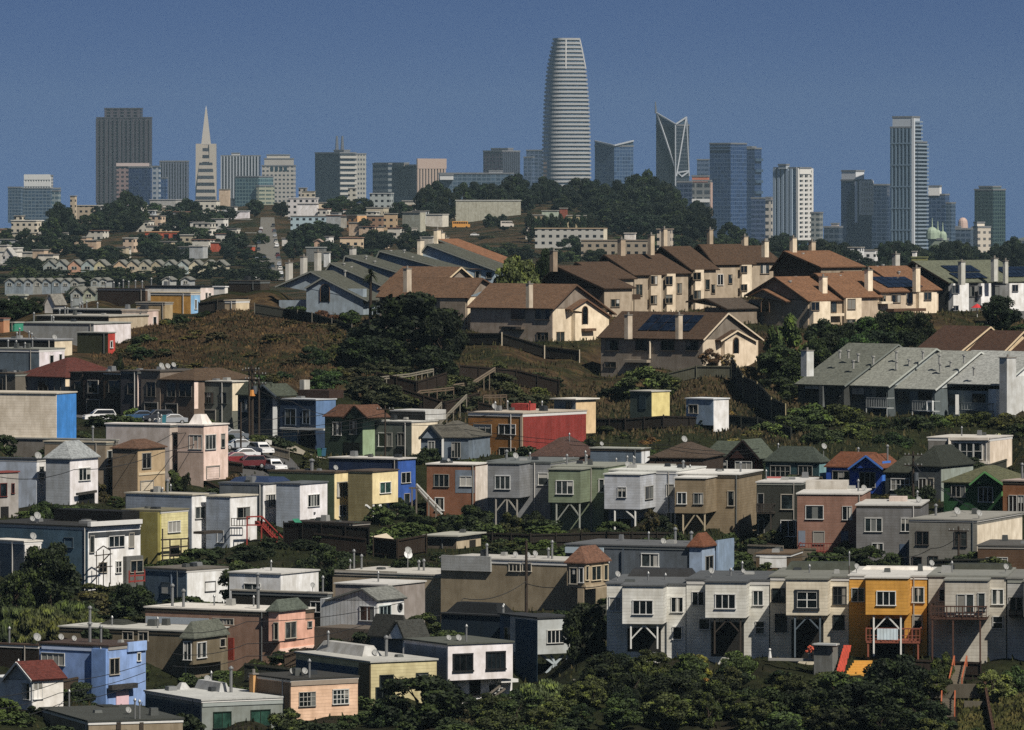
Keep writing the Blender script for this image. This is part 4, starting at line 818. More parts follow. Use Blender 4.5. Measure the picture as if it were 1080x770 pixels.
P1 = [(240, 365), (330, 272), (485, 388)]
h = townhouse('tan townhouse with arched front window and long brown roof, middle of the front group', -92, 240, 470, 365, 500, 985, 38, '#82766a', BRN, 'R', P1, None, '#5b4433')
h.panel('R', 242, 367, 462, 500, S('#dccbb0'), 0, .05, 'end_wall'); h.gable('R', [(312, 372), (374, 332), (470, 398)], BRN, .6, oh=.3, trim=mat('plain', '#6b4d38'), off=.8, fill=S('#d6c4a8')); h.panel('R', 318, 385, 455, 500, S('#d9c8ac'), .05, .75, 'gable_bay')
h.wins('L', [(75, 372, 128, 412, 2), (174, 372, 230, 412, 2), (180, 465, 225, 495, 3)], trim='#635a50'); h.wins('R', [(257, 463, 288, 500, 2)], off=.05, trim='#8b7a64'); arch(h, 'R', 362, 384, 358, 430, .85)
h.panel('R', 358, 448, 405, 458, BRN, .8, .7, 'porch_roof'); h.chimney(133, 162, 268, 352, 984, m=S(BEI)); h.panel('L', 40, 440, 130, 450, mat('plain', '#5a4f45'), .05, 1.0, 'porch_roof')
tile(260, 240)
P1 = [(895, 282), (948, 208), (1003, 240)]
h = townhouse('tan townhouse with brown roof behind big dark tree', 540, 895, 1000, 282, 415, 1000, 36, '#82766a', BRN, 'R', P1, None, '#5b4433'); h.panel('R', 897, 284, 998, 415, S('#e2d2b6'), 0, .05, 'end_wall')
h.wins('L', [(800, 288, 870, 345, 2)], trim='#635a50'); h.chimney(636, 670, 168, 250, 999, m=S(BEI)); h.panel('L', 790, 282, 893, 415, S('#8f8272'), .02, .3, 'bay')
P1 = [(760, 255), (862, 163), (905, 200)]
h = townhouse('brown roofed townhouse wing rising behind big dark tree', 545, 760, 905, 255, 415, 1006, 36, '#82766a', BRN, 'R', P1, '#cbb795', '#cdb893')
# grey blue group
BLU = '#8b9aa6'
def saw(label, xl, xc, yt_l, pk, yt_r, yb, Y, D, wall, roofm, group='blue grey townhouses with stepped gables', extra=None, th=22):
    h = Building('townhouse', label, (xl, xc, None, yt_r, yb), Y, th, S(wall), roof=None, D=D, rm=roofm, group=group)
    h.gable('L', [(xl, yt_l), pk, (xc, yt_r)], roofm, oh=.5, trim=mat('plain', '#7d8078')); return h
h = saw('pale blue townhouse with arched window, nearest of the stepped blue gables', 132, 490, 237, (265, 180), 298, 352, 1030, 8, BLU, OLV)
h.gable('L', [(245, 245), (312, 205), (490, 296)], OLV, 2, oh=.3, off=1.6, trim=mat('plain', '#7d8078'), fill=S(BLU)); h.panel('L', 258, 248, 488, 352, S(BLU), .05, 1.5, 'front_bay'); arch(h, 'L', 300, 338, 230, 300, 1.62)
h.chimney(158, 188, 143, 215, 1036, m=S('#b9b7b0')); 
h = saw('second stepped blue townhouse from the near gable, between two chimneys', 285, 640, 240, (345, 145), 275, 352, 1043, 8, BLU, OLV); h.chimney(218, 247, 120, 195, 1046, m=S('#b9b7b0')); h.chimney(275, 304, 100, 170, 1050, m=S('#b9b7b0')); vents(h, [(395, 155, 1049), (400, 185, 1046), (425, 168, 1050)])
h = saw('third stepped blue townhouse, mid row', 380, 690, 210, (405, 116), 205, 330, 1056, 8, BLU, OLV); vents(h, [(485, 125, 1062), (520, 145, 1060)]); h.chimney(418, 446, 85, 120, 1068, m=S('#b9b7b0'))
h = saw('fourth stepped blue townhouse with white sloping verge', 500, 820, 190, (545, 96), 170, 320, 1069, 8, BLU, OLV); vents(h, [(585, 102, 1075), (640, 100, 1078), (672, 128, 1074), (690, 150, 1073)])
h = saw('light blue townhouse farthest along the stepped gables, long grey roof', 680, 1008, 150, (738, 70), 172, 300, 1084, 8, '#9fb4c4', OLV); vents(h, [(775, 95, 1090), (835, 120, 1088), (900, 138, 1086)]); h.chimney(693, 722, 52, 105, 1088, m=S('#cfc3ad'))
h.wins('L', [(930, 178, 950, 210, 1), (975, 182, 995, 205, 1)])
h = saw('brown shingled townhouse topping the blue row with tall chimneys', 700, 1070, 130, (782, 50), 158, 290, 1100, 8, '#8d7763', SH('#80573a')); h.chimney(760, 790, 10, 60, 1104, m=S('#d6c8ad')); h.chimney(782, 806, 22, 66, 1107, m=S('#d6c8ad')); h.chimney(800, 822, 42, 85, 1110, m=S('#d6c8ad')); vents(h, [(880, 92, 1106), (990, 130, 1103)])
# upper brown group: gables in shade, long sunny fronts, both toned to match
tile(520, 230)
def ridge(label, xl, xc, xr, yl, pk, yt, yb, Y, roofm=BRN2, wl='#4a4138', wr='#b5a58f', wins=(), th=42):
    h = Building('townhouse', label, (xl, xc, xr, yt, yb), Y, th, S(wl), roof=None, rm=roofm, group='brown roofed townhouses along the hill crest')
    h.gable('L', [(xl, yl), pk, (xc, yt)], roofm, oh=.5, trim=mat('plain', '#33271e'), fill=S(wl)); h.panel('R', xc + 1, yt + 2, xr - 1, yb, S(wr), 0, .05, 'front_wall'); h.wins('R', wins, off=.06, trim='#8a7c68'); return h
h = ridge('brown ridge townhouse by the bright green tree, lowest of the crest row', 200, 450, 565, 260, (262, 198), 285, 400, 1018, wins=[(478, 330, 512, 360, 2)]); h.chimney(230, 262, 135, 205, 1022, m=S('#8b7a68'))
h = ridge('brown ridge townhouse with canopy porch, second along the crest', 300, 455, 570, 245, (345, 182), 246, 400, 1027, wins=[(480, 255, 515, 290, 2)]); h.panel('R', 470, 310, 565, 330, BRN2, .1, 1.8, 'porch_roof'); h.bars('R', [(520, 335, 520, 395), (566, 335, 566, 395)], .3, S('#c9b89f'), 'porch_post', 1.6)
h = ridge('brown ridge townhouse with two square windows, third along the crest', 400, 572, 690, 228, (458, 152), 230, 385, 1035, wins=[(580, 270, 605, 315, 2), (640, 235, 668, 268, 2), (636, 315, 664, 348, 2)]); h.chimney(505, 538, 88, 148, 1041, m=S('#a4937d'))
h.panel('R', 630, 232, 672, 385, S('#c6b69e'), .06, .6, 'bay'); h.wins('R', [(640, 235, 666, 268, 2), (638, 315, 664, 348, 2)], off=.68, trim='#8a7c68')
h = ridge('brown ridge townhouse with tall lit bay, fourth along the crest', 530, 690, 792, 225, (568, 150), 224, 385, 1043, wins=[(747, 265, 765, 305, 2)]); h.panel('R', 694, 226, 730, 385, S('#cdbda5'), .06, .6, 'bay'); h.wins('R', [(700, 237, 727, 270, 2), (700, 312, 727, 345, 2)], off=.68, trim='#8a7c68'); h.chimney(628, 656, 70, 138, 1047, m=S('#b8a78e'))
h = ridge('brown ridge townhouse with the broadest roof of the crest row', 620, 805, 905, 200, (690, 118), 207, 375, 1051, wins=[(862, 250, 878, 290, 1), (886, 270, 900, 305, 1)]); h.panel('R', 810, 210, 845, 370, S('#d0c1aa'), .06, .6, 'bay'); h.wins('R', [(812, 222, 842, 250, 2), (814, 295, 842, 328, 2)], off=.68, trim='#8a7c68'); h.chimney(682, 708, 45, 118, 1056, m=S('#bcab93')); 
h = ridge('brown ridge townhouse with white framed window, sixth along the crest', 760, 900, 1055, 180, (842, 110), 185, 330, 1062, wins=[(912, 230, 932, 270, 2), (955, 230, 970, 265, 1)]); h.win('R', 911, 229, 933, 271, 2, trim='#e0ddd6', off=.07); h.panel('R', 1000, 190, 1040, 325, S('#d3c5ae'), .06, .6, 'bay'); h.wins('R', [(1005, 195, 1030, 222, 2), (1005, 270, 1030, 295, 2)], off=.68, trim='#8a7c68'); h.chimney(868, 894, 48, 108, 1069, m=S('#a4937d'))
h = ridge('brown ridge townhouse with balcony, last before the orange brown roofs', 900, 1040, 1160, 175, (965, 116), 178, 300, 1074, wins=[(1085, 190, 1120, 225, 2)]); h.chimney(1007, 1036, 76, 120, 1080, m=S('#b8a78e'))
P1 = [(1010, 330), (1085, 250), (1200, 300)]
h = townhouse('grey shingled townhouse tucked between brown roofs', 860, 950, 1078, 365, 420, 985, 42, '#554e47', SH('#4c4238'), 'L', [(800, 340), (870, 330), (950, 368)], '#8d8070')
# orange brown right hand group
tile(800, 250)
ORB = SH('#755237')
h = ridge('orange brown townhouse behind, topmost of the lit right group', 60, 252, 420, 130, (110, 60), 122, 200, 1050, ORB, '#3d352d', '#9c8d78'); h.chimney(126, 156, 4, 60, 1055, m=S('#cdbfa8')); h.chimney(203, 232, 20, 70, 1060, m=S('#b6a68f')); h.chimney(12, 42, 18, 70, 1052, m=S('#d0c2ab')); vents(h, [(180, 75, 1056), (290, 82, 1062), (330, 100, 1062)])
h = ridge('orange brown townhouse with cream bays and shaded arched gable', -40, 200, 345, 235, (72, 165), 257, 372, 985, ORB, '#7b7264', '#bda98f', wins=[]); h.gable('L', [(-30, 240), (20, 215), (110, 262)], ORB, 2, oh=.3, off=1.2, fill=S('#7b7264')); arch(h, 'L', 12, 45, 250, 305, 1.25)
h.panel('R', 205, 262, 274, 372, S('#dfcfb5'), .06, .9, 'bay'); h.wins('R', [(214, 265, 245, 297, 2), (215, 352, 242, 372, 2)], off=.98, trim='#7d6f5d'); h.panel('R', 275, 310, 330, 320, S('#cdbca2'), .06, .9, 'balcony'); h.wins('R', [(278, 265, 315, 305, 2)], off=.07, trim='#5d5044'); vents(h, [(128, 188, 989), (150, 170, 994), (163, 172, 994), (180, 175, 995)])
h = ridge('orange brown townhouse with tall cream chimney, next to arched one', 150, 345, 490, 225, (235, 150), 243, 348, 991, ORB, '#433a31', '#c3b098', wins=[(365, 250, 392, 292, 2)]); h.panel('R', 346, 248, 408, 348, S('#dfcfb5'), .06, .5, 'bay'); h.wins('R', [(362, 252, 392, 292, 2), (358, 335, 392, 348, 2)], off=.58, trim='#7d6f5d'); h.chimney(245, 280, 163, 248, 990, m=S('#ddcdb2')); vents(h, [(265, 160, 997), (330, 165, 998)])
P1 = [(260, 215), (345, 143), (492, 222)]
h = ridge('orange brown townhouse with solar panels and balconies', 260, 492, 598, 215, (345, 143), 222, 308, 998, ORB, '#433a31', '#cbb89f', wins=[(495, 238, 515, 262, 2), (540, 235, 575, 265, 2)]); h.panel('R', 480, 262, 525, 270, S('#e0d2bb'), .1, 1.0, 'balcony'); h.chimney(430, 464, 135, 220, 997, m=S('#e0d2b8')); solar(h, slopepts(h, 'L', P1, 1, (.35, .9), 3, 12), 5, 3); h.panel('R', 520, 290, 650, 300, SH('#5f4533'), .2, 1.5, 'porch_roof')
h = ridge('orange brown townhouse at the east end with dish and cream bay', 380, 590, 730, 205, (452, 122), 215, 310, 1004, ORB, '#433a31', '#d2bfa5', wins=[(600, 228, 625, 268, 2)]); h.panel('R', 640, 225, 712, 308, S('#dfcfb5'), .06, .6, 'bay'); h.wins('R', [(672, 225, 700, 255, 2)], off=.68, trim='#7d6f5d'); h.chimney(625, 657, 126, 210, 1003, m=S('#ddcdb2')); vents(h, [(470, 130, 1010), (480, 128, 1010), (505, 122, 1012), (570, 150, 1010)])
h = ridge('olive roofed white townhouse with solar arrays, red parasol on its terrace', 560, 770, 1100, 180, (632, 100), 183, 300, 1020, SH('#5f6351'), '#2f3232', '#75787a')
P1 = [(560, 180), (632, 100), (770, 183)]
solar(h, slopepts(h, 'L', P1, 1, (.3, .62), 4, 12), 6, 2); solar(h, slopepts(h, 'L', P1, 1, (.66, .94), 3, 11), 6, 2); solar(h, slopepts(h, 'L', P1, 1, (.4, .9), 17, 28), 8, 3)
for x0, x1 in ((775, 838), (888, 928), (1003, 1062)): h.panel('R', x0, 188, x1, 300, S('#d2d3d3'), .06, .8, 'bay')
h.wins('R', [(785, 198, 808, 228, 2), (893, 200, 906, 235, 1), (1030, 195, 1052, 220, 2), (785, 280, 810, 298, 2)], off=.88, trim='#777'); h.wins('R', [(848, 200, 875, 240, 2), (940, 200, 975, 240, 2)], off=.07, trim='#555')
h.chimney(810, 840, 102, 182, 1019, m=S('#b9bab3')); h.chimney(943, 973, 88, 168, 1024, m=S('#b9bab3')); h.chimney(992, 1014, 98, 176, 1026, m=S('#b9bab3')); h.chimney(542, 574, 70, 128, 1030, m=S('#b5b3ac'))
h = ridge('brown roofed townhouse at the picture edge beyond olive roofed one', 1000, 1120, 1250, 225, (1012, 192), 262, 330, 1040, ORB, '#3d352d', '#b9a78e')
# dark brown roofs and grey roofs in the lower right
def slope(label, xl, xc, xr, yt, yb, Y, roofm, pts, wl, wr, th=45, trim='#c9b28e'):
    h = Building('townhouse', label, (xl, xc, xr, yt, yb), Y, th, S(wl), roof=None, rm=roofm, group='grey and brown roofed townhouses on the right slope')
    h.gable('R', pts, roofm, oh=.35, trim=mat('plain', trim), fill=S(wr)); return h
slope('dark brown roof with cream verge behind the grey roofs, first of three', 640, 812, 1010, 468, 530, 927, SH('#4a3326'), [(812, 468), (935, 366), (1010, 440)], '#3b332c', '#c9b28e')
slope('dark brown roof with cream verge behind the grey roofs, second of three', 812, 988, 1180, 468, 530, 924, SH('#4a3326'), [(988, 468), (1070, 385), (1160, 450)], '#3b332c', '#c9b28e')
slope('dark brown roof with cream verge behind the grey roofs, cut by the picture edge', 985, 1150, 1300, 475, 530, 921, SH('#4a3326'), [(1150, 475), (1240, 390), (1300, 450)], '#3b332c', '#c9b28e')
h = slope('dark grey shingled townhouse with white chimney beside tall tree', 160, 347, 700, 602, 690, 911, SH('#63665c'), [(347, 602), (560, 438), (720, 560)], '#3a3d3c', '#8b9394', trim='#6a706b'); h.chimney(172, 224, 463, 552, 912, m=S('#b9bcbb')); vents(h, [(330, 472, 917), (365, 470, 918), (385, 512, 914), (405, 485, 917), (466, 495, 914)]); h.wins('L', [(190, 600, 245, 640, 2), (285, 608, 330, 645, 2)], trim='#565a58')
h.panel('L', 255, 605, 270, 690, S('#5a5f60'), .05, .5, 'fin_wall')
h = slope('grey green shingled townhouse with slatted balcony, second of the grey roofs', 350, 526, 880, 606, 730, 907, SH('#85877d'), [(526, 606), (715, 455), (880, 560)], '#4a5356', '#8b9394', trim='#9a9f98'); vents(h, [(560, 475, 914), (560, 515, 911), (612, 508, 911)]); h.wins('L', [(380, 612, 430, 660, 2), (458, 612, 520, 650, 2)], trim='#3f4546')
def balc(h, x0, x1, y0, y1, m, off=1.5):
    f = h.f; P, d, n = f.plane('L', off); A = f.pos('L', x0, y1, off); B = f.pos('L', x1, y1, off); B.z = A.z; zt = f.pos('L', x0, y0, off).z - A.z; b = MB()
    b.obox(A - n * (off - .02), B - A, n * (off - .02), V((0, 0, .15))); b.bar(A + V((0, 0, zt)), B + V((0, 0, zt)), .1); k = 12
    for i in range(k + 1): q = A + (B - A) * i / k; b.bar(q + V((0, 0, .15)), q + V((0, 0, zt)), .07)
    b.bar(B + V((0, 0, zt)), B + V((0, 0, zt)) - n * off, .1); b.build('balcony', m, h.o)
    for q in (A, B): c = MB(); c.bar(q, q - V((0, 0, 3.2)), .14); c.build('post', m, h.o)
balc(h, 438, 522, 652, 695, mat('plain', '#8f9494'))
h = slope('grey shingled townhouse with white framed balcony end, third of the grey roofs', 528, 716, 1060, 618, 740, 903, SH('#8b8d85'), [(716, 618), (895, 468), (1060, 570)], '#5a6569', '#a0a7a8', trim='#b9bdb8'); vents(h, [(735, 490, 908), (738, 525, 907), (668, 475, 910), (780, 515, 908)]); h.wins('L', [(563, 628, 612, 672, 2), (650, 628, 705, 660, 2), (563, 725, 610, 745, 2)], trim='#3f4546'); balc(h, 625, 708, 665, 708, mat('plain', '#8f9494')); h.bars('L', [(686, 668, 708, 668), (686, 706, 708, 706), (686, 668, 686, 706), (708, 668, 708, 706)], .25, mat('plain', '#cfd2d0'), 'balcony_end', 1.6)
h = slope('light grey shingled townhouse with white end wall and massive chimney, at picture edge', 724, 990, 1330, 628, 740, 898, SH('#9b9d98'), [(990, 600), (1140, 470), (1330, 560)], '#5c676b', '#c6c9c9', trim='#b9bdb8'); vents(h, [(835, 490, 905), (875, 540, 902)]); h.wins('L', [(745, 640, 800, 680, 2), (870, 638, 920, 672, 2)], trim='#3f4546'); balc(h, 815, 950, 672, 705, mat('plain', '#7a8080'))
h.chimney(978, 1046, 492, 735, 894, m=S('#b9bbba')); h.panel('R', 995, 560, 1320, 740, S('#c6c9c9'), 0, .05, 'end_wall'); h.panel('L', 956, 618, 988, 740, S('#c3c7c8'), .05, 1.2, 'bay'); h.bars('L', [(806, 640, 806, 720)], .5, WHW, 'post', .8)
LIT[0] = 1.0
# ================================================================== DOWNTOWN SKYLINE
def fac(glass, wall, bw, fh, gu=.7, gv=.6): return mat('facade', glass, wall, bw, fh, gu, gv, .72)
class Tower:
    def __init__(s, label, xl, xc, xr, yt, Y, th, m, name='skyscraper', zb=4.0, D=None, cat='skyscraper', roofc='#6a6c70'):
        s.f = Frame(xl, xc, xr, yt, yt + 10, Y, th, None, D); s.f.zb = zb; f = s.f
        s.o = empty(name, f.c(0, 0, zb), label, cat, 'downtown towers'); s.roofc = roofc
        s.body(f, m, 'tower_body')
    def body(s, f, m, name):
        b = MB(); q = [(0, 0), (0, f.D), (f.L, f.D), (f.L, 0)]
        b.hexa([f.c(*p, f.zb) for p in q], [f.c(*p, f.zt) for p in q], True); o = b.build(name, m, s.o)
        b = MB(); e = .4; q = [(-e, -e), (-e, f.D + e), (f.L + e, f.D + e), (f.L + e, -e)]
        b.hexa([f.c(*p, f.zt + .02) for p in q], [f.c(*p, f.zt + 1.6) for p in q]); b.build('roof', mat('flatroof', s.roofc), s.o)
    def block(s, xl, xc, xr, yt, yb, m, name='crown', t=.15, roofc=None):
        """block set back on the roof (share t of the depth) or beside the tower"""
        f = s.f; k = f.c(0, 0, 0) + (f.v * f.D + f.u * f.L) * t
        g = Frame(xl, xc, xr, yt, yb, k.y, f.th); s.body(g, m, name); return g
    def fins(s, face, xs, y0, y1, w, d, m, name='fins', f=None):
        f = f or s.f; P, dd, n = f.plane(face); b = MB()
        for x in xs:
            A = f.pos(face, x, y1); t = f.pos(face, x, y0).z
            b.obox(A - dd * w / 2 + n * .05, dd * w, n * d, V((0, 0, t - A.z)))
        b.build(name, m, s.o)
    def bands(s, face, y0, y1, step, h, d, m, name='floor_bands', f=None, a0=0, a1=1):
        f = f or s.f; P, dd, n = f.plane(face); Ln = f.L if face == 'L' else f.D; b = MB()
        z = f.pos(face, T[2] * (f.pxc - T[0]), y1).z; zt = f.pos(face, T[2] * (f.pxc - T[0]), y0).z
        while z < zt:
            A = V((P.x, P.y, z)) + dd * Ln * a0; b.obox(A + n * .05, dd * Ln * (a1 - a0), n * d, V((0, 0, h))); z += step
        b.build(name, m, s.o)
WHT = mat('plain', '#c9c9c6'); BONE = mat('plain', '#b7b2a6')
tile(0, 100)
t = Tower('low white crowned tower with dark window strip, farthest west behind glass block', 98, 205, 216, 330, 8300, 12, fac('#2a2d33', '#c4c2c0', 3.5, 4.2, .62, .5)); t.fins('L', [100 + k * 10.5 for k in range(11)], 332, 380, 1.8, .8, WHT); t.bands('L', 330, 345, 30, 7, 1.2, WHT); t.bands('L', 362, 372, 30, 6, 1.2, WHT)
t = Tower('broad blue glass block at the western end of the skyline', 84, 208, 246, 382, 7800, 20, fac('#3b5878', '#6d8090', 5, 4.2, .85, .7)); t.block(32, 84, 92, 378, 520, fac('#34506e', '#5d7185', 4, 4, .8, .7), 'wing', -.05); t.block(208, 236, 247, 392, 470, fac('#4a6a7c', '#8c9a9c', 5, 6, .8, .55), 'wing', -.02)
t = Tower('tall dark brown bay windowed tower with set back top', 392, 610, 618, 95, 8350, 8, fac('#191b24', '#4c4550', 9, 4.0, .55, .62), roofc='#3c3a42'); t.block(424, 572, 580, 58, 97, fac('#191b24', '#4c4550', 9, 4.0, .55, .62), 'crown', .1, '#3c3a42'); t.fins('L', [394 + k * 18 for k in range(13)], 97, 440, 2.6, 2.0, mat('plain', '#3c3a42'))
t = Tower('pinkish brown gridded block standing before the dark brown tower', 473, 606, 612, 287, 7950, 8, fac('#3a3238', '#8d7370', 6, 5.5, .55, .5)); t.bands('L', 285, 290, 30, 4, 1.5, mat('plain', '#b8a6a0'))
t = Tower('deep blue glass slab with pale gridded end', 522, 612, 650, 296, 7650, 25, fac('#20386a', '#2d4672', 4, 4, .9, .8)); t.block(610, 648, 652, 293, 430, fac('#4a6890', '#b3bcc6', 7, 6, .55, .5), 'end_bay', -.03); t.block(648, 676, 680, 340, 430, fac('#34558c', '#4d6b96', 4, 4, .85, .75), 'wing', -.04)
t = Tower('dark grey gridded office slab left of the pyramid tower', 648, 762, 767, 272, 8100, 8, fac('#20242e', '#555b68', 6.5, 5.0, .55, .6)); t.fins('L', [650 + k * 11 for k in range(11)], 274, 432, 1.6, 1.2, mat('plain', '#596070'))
# pyramid
def pyramid():
    Yp = 8750; base = W(tx(837), ty(430), Yp); base.z = 4
    o = empty('pyramid_tower', base, 'slender pale pyramid tower tapering to a needle spire', 'skyscraper', 'downtown towers')
    def ring(y, hw, g=0): p = W(tx(837), ty(y), Yp); s_ = hw / 3.85 * Yp / F; return [V((p.x - s_, Yp - s_, p.z)), V((p.x + s_, Yp - s_, p.z)), V((p.x + s_, Yp + s_, p.z)), V((p.x - s_, Yp + s_, p.z))]
    b = MB(); b.hexa(ring(520, 50), ring(202, 19.5), True); b.build('tower_body', fac('#3f4148', '#b0a698', 200, 9.5, .93, .5), o)
    b = MB(); b.hexa(ring(201.5, 19), ring(60, 3.2)); b.build('spire', mat('plain', '#a39d94'), o); b = MB(); b.hexa(ring(59.5, 3), ring(45, .6)); b.build('spire_tip', mat('metal', '#c8c8c8'), o)
    for s_ in (-1, 1):
        b = MB(); A = ring(430, 41); B = ring(199, 33.5); cx = (A[0].x + A[1].x) / 2
        k = lambda r, w0, w1, y0, y1: [V((cx + s_ * w0 * (r[1].x - r[0].x) / 2, Yp + y0, r[0].z)), V((cx + s_ * w1 * (r[1].x - r[0].x) / 2, Yp + y0, r[0].z)), V((cx + s_ * w1 * (r[1].x - r[0].x) / 2, Yp + y1, r[0].z)), V((cx + s_ * w0 * (r[1].x - r[0].x) / 2, Yp + y1, r[0].z))]
        a, c = k(A, .4, 1.03, -9, 9), k(B, .4, 1.22, -9, 9)
        if s_ < 0: a.reverse(); c.reverse()
        b.hexa(a, c); b.build('wing', mat('plain', '#a59c8e'), o)
pyramid()
t = Tower('vertically striped dark and white slab right of the pyramid tower', 897, 1050, 1058, 250, 8150, 8, fac('#20242e', '#3a404c', 5.5, 4.0, .7, .85)); t.fins('L', [899 + k * 12.4 for k in range(13)], 250, 420, 1.6, 1.5, mat('plain', '#9aa0a8')); t.block(940, 970, 975, 240, 252, WHT, 'plant_room', .3)
t = Tower('pale green glass block low beside the striped slab', 955, 1050, 1110, 335, 7050, 30, fac('#3f6272', '#6f8f92', 4, 4.0, .8, .7)); t.block(1040, 1052, 1115, 372, 480, fac('#5d6f66', '#a5a78e', 14, 4.5, .85, .45), 'lower_block', -.1)
tile(260, 100)
t = Tower('white stepped tower with row of dark arched openings near its top', 62, 190, 200, 290, 8000, 8, fac('#454b52', '#b9b4ab', 5.2, 5.4, .55, .42)); g = t.block(72, 185, 192, 262, 291, fac('#c4bfb6', '#b9b4ab', 5, 5, .2, .2), 'crown', .03); t.block(82, 172, 176, 247, 263, BONE, 'top', .1)
for k in range(4):
    b = MB(); x = 97 + k * 18.5
    p0, p1 = g.pos('L', x, 310, .3), g.pos('L', x + 12, 310, .3); zt = g.pos('L', x, 285, .3).z; b.obox(p0, p1 - p0, -g.v * .5, V((0, 0, zt - p0.z))); b.build('arched_opening', mat('glass', '#1a3038'), t.o)
t = Tower('dark slab with bright side and twin antennas', 278, 378, 445, 238, 7900, 42, fac('#1c2733', '#2c3846', 4, 4, .9, .75)); t.bands('R', 240, 470, 6.5, 3.0, 1.2, mat('plain', '#a9a69e')); t.block(418, 440, 486, 242, 430, fac('#5d6066', '#aaa89f', 5, 6, .6, .45), 'rear_wing', .4); t.block(355, 395, 420, 228, 240, mat('plain', '#73757a'), 'plant_room', .3)
for x in (367, 389):
    p = W(tx(x), ty(232), 7940); q = W(tx(x), ty(167), 7940); b = MB(); b.tube(p, q, 2.4, 1.2, 6); b.build('antenna', mat('metal', '#7b7f86'), t.o)
t = Tower('wide office block of dark glass and pinkish brown piers', 583, 690, 808, 288, 7500, 45, fac('#1d2a3c', '#2d3a4a', 5, 4, .85, .75)); t.fins('R', [694 + k * 12 for k in range(10)], 300, 420, 3.0, 1.5, mat('plain', '#a08b7c')); t.bands('R', 288, 300, 40, 12, 1.8, mat('plain', '#a28d80')); g = t.block(512, 575, 590, 283, 410, fac('#27364a', '#7d8588', 60, 6.5, .95, .55), 'side_wing', .02); t.block(520, 640, 660, 280, 290, mat('plain', '#8d8378'), 'plant_room', .2)
t = Tower('long low blue grey glass building behind the hill trees', 780, 1074, 1085, 322, 6500, 10, fac('#4b6379', '#5f7488', 5, 4, .85, .7)); t.block(785, 832, 840, 328, 345, WHT, 'penthouse', -.02); t.block(985, 1030, 1040, 312, 322, mat('plain', '#c2c4c8'), 'plant_room', .2)
tile(520, 30)
t = Tower('dark tower with reddish brown side left of the tallest tower', -40, 36, 110, 500, 8350, 42, fac('#30303e', '#65566a', 6, 5, .6, .6)); t.fins('R', [40 + k * 8 for k in range(9)], 503, 590, 3, 1.2, mat('plain', '#343a48')); t.block(-8, 60, 82, 490, 502, mat('plain', '#6b6b74'), 'plant_room', .3)
t = Tower('hazy blue stepped tower just behind the tallest tower', 135, 200, 230, 497, 8650, 20, fac('#3c5272', '#55698a', 6, 5, .8, .7)); t.block(124, 160, 168, 525, 640, fac('#3c5272', '#55698a', 6, 5, .8, .7), 'lower_wing', -.1)
# tallest rounded tower
def rounded():
    Y0 = 7300; prof = [(45, 240, 340), (70, 235, 346), (100, 229, 353), (140, 222, 362), (170, 217, 367), (220, 212, 373), (300, 207, 380), (380, 205, 384), (450, 203.5, 388), (540, 203, 391), (640, 203, 393), (760, 203, 394)]
    cxp = 298; base = W(tx(cxp), ty(760), Y0); base.z = 4
    o = empty('rounded_tower', base, 'tallest tower, rounded and tapering, ringed with pale horizontal fins', 'skyscraper', 'downtown towers')
    n = 64; th = R(-15)
    def rad(y):
        for (y0, a0, b0), (y1, a1, b1) in zip(prof, prof[1:]):
            if y <= y1: k = max(0, (y - y0) / (y1 - y0)); return ((b0 - a0) * (1 - k) + (b1 - a1) * k) / 2 / 3.85 * Y0 / F
        return (394 - 203) / 2 / 3.85 * Y0 / F
    def ringp(y, g=0, e=3.4, z=None):
        r = rad(y) * .95 + g; zz = W(0, ty(y), Y0).z if z is None else z; out = []
        for k in range(n):
            a = 2 * math.pi * k / n; c, s_ = math.cos(a), math.sin(a); q = (abs(c) ** e + abs(s_) ** e) ** (-1 / e); x, y_ = c * q * r, s_ * q * r
            out.append(V((base.x + x * math.cos(th) + y_ * math.sin(th), Y0 - x * math.sin(th) + y_ * math.cos(th), zz)))
        return out
    b = MB(); ys = [p[0] for p in prof]; rows = [ringp(y) for y in reversed(ys)]
    for i in range(len(rows) - 1):
        for k in range(n): j = (k + 1) % n; b.poly([rows[i][k], rows[i][j], rows[i+1][j], rows[i+1][k]])
    b.poly(rows[-1]); b.build('glass_body', mat('glass', '#46586a'), o)
    b = MB(); y = 48.0
    while y < 700:
        zz = W(0, ty(y), Y0).z; A, B = ringp(y, .1, z=zz), ringp(y, 1.3, z=zz); A2, B2 = ringp(y, .1, z=zz + 2.3), ringp(y, 1.3, z=zz + 2.3)
        for k in range(n):
            j = (k + 1) % n; b.poly([B[k], B[j], B2[j], B2[k]]); b.poly([A2[k], B2[k], B2[j], A2[j]]); b.poly([B[k], A[k], A[j], B[j]])
        y += 16.5
    b.build('floor_fins', mat('plain', '#9b9c9c'), o)
    for k in (45, 57):
        b = MB()
        for (y0, y1) in ((46, 100), (100, 165)): b.bar(ringp(y0, 1.4)[k], ringp(y1, 1.4)[k], 1.3)
        b.build('crown_rib', mat('plain', '#b5b5b3'), o)
rounded()
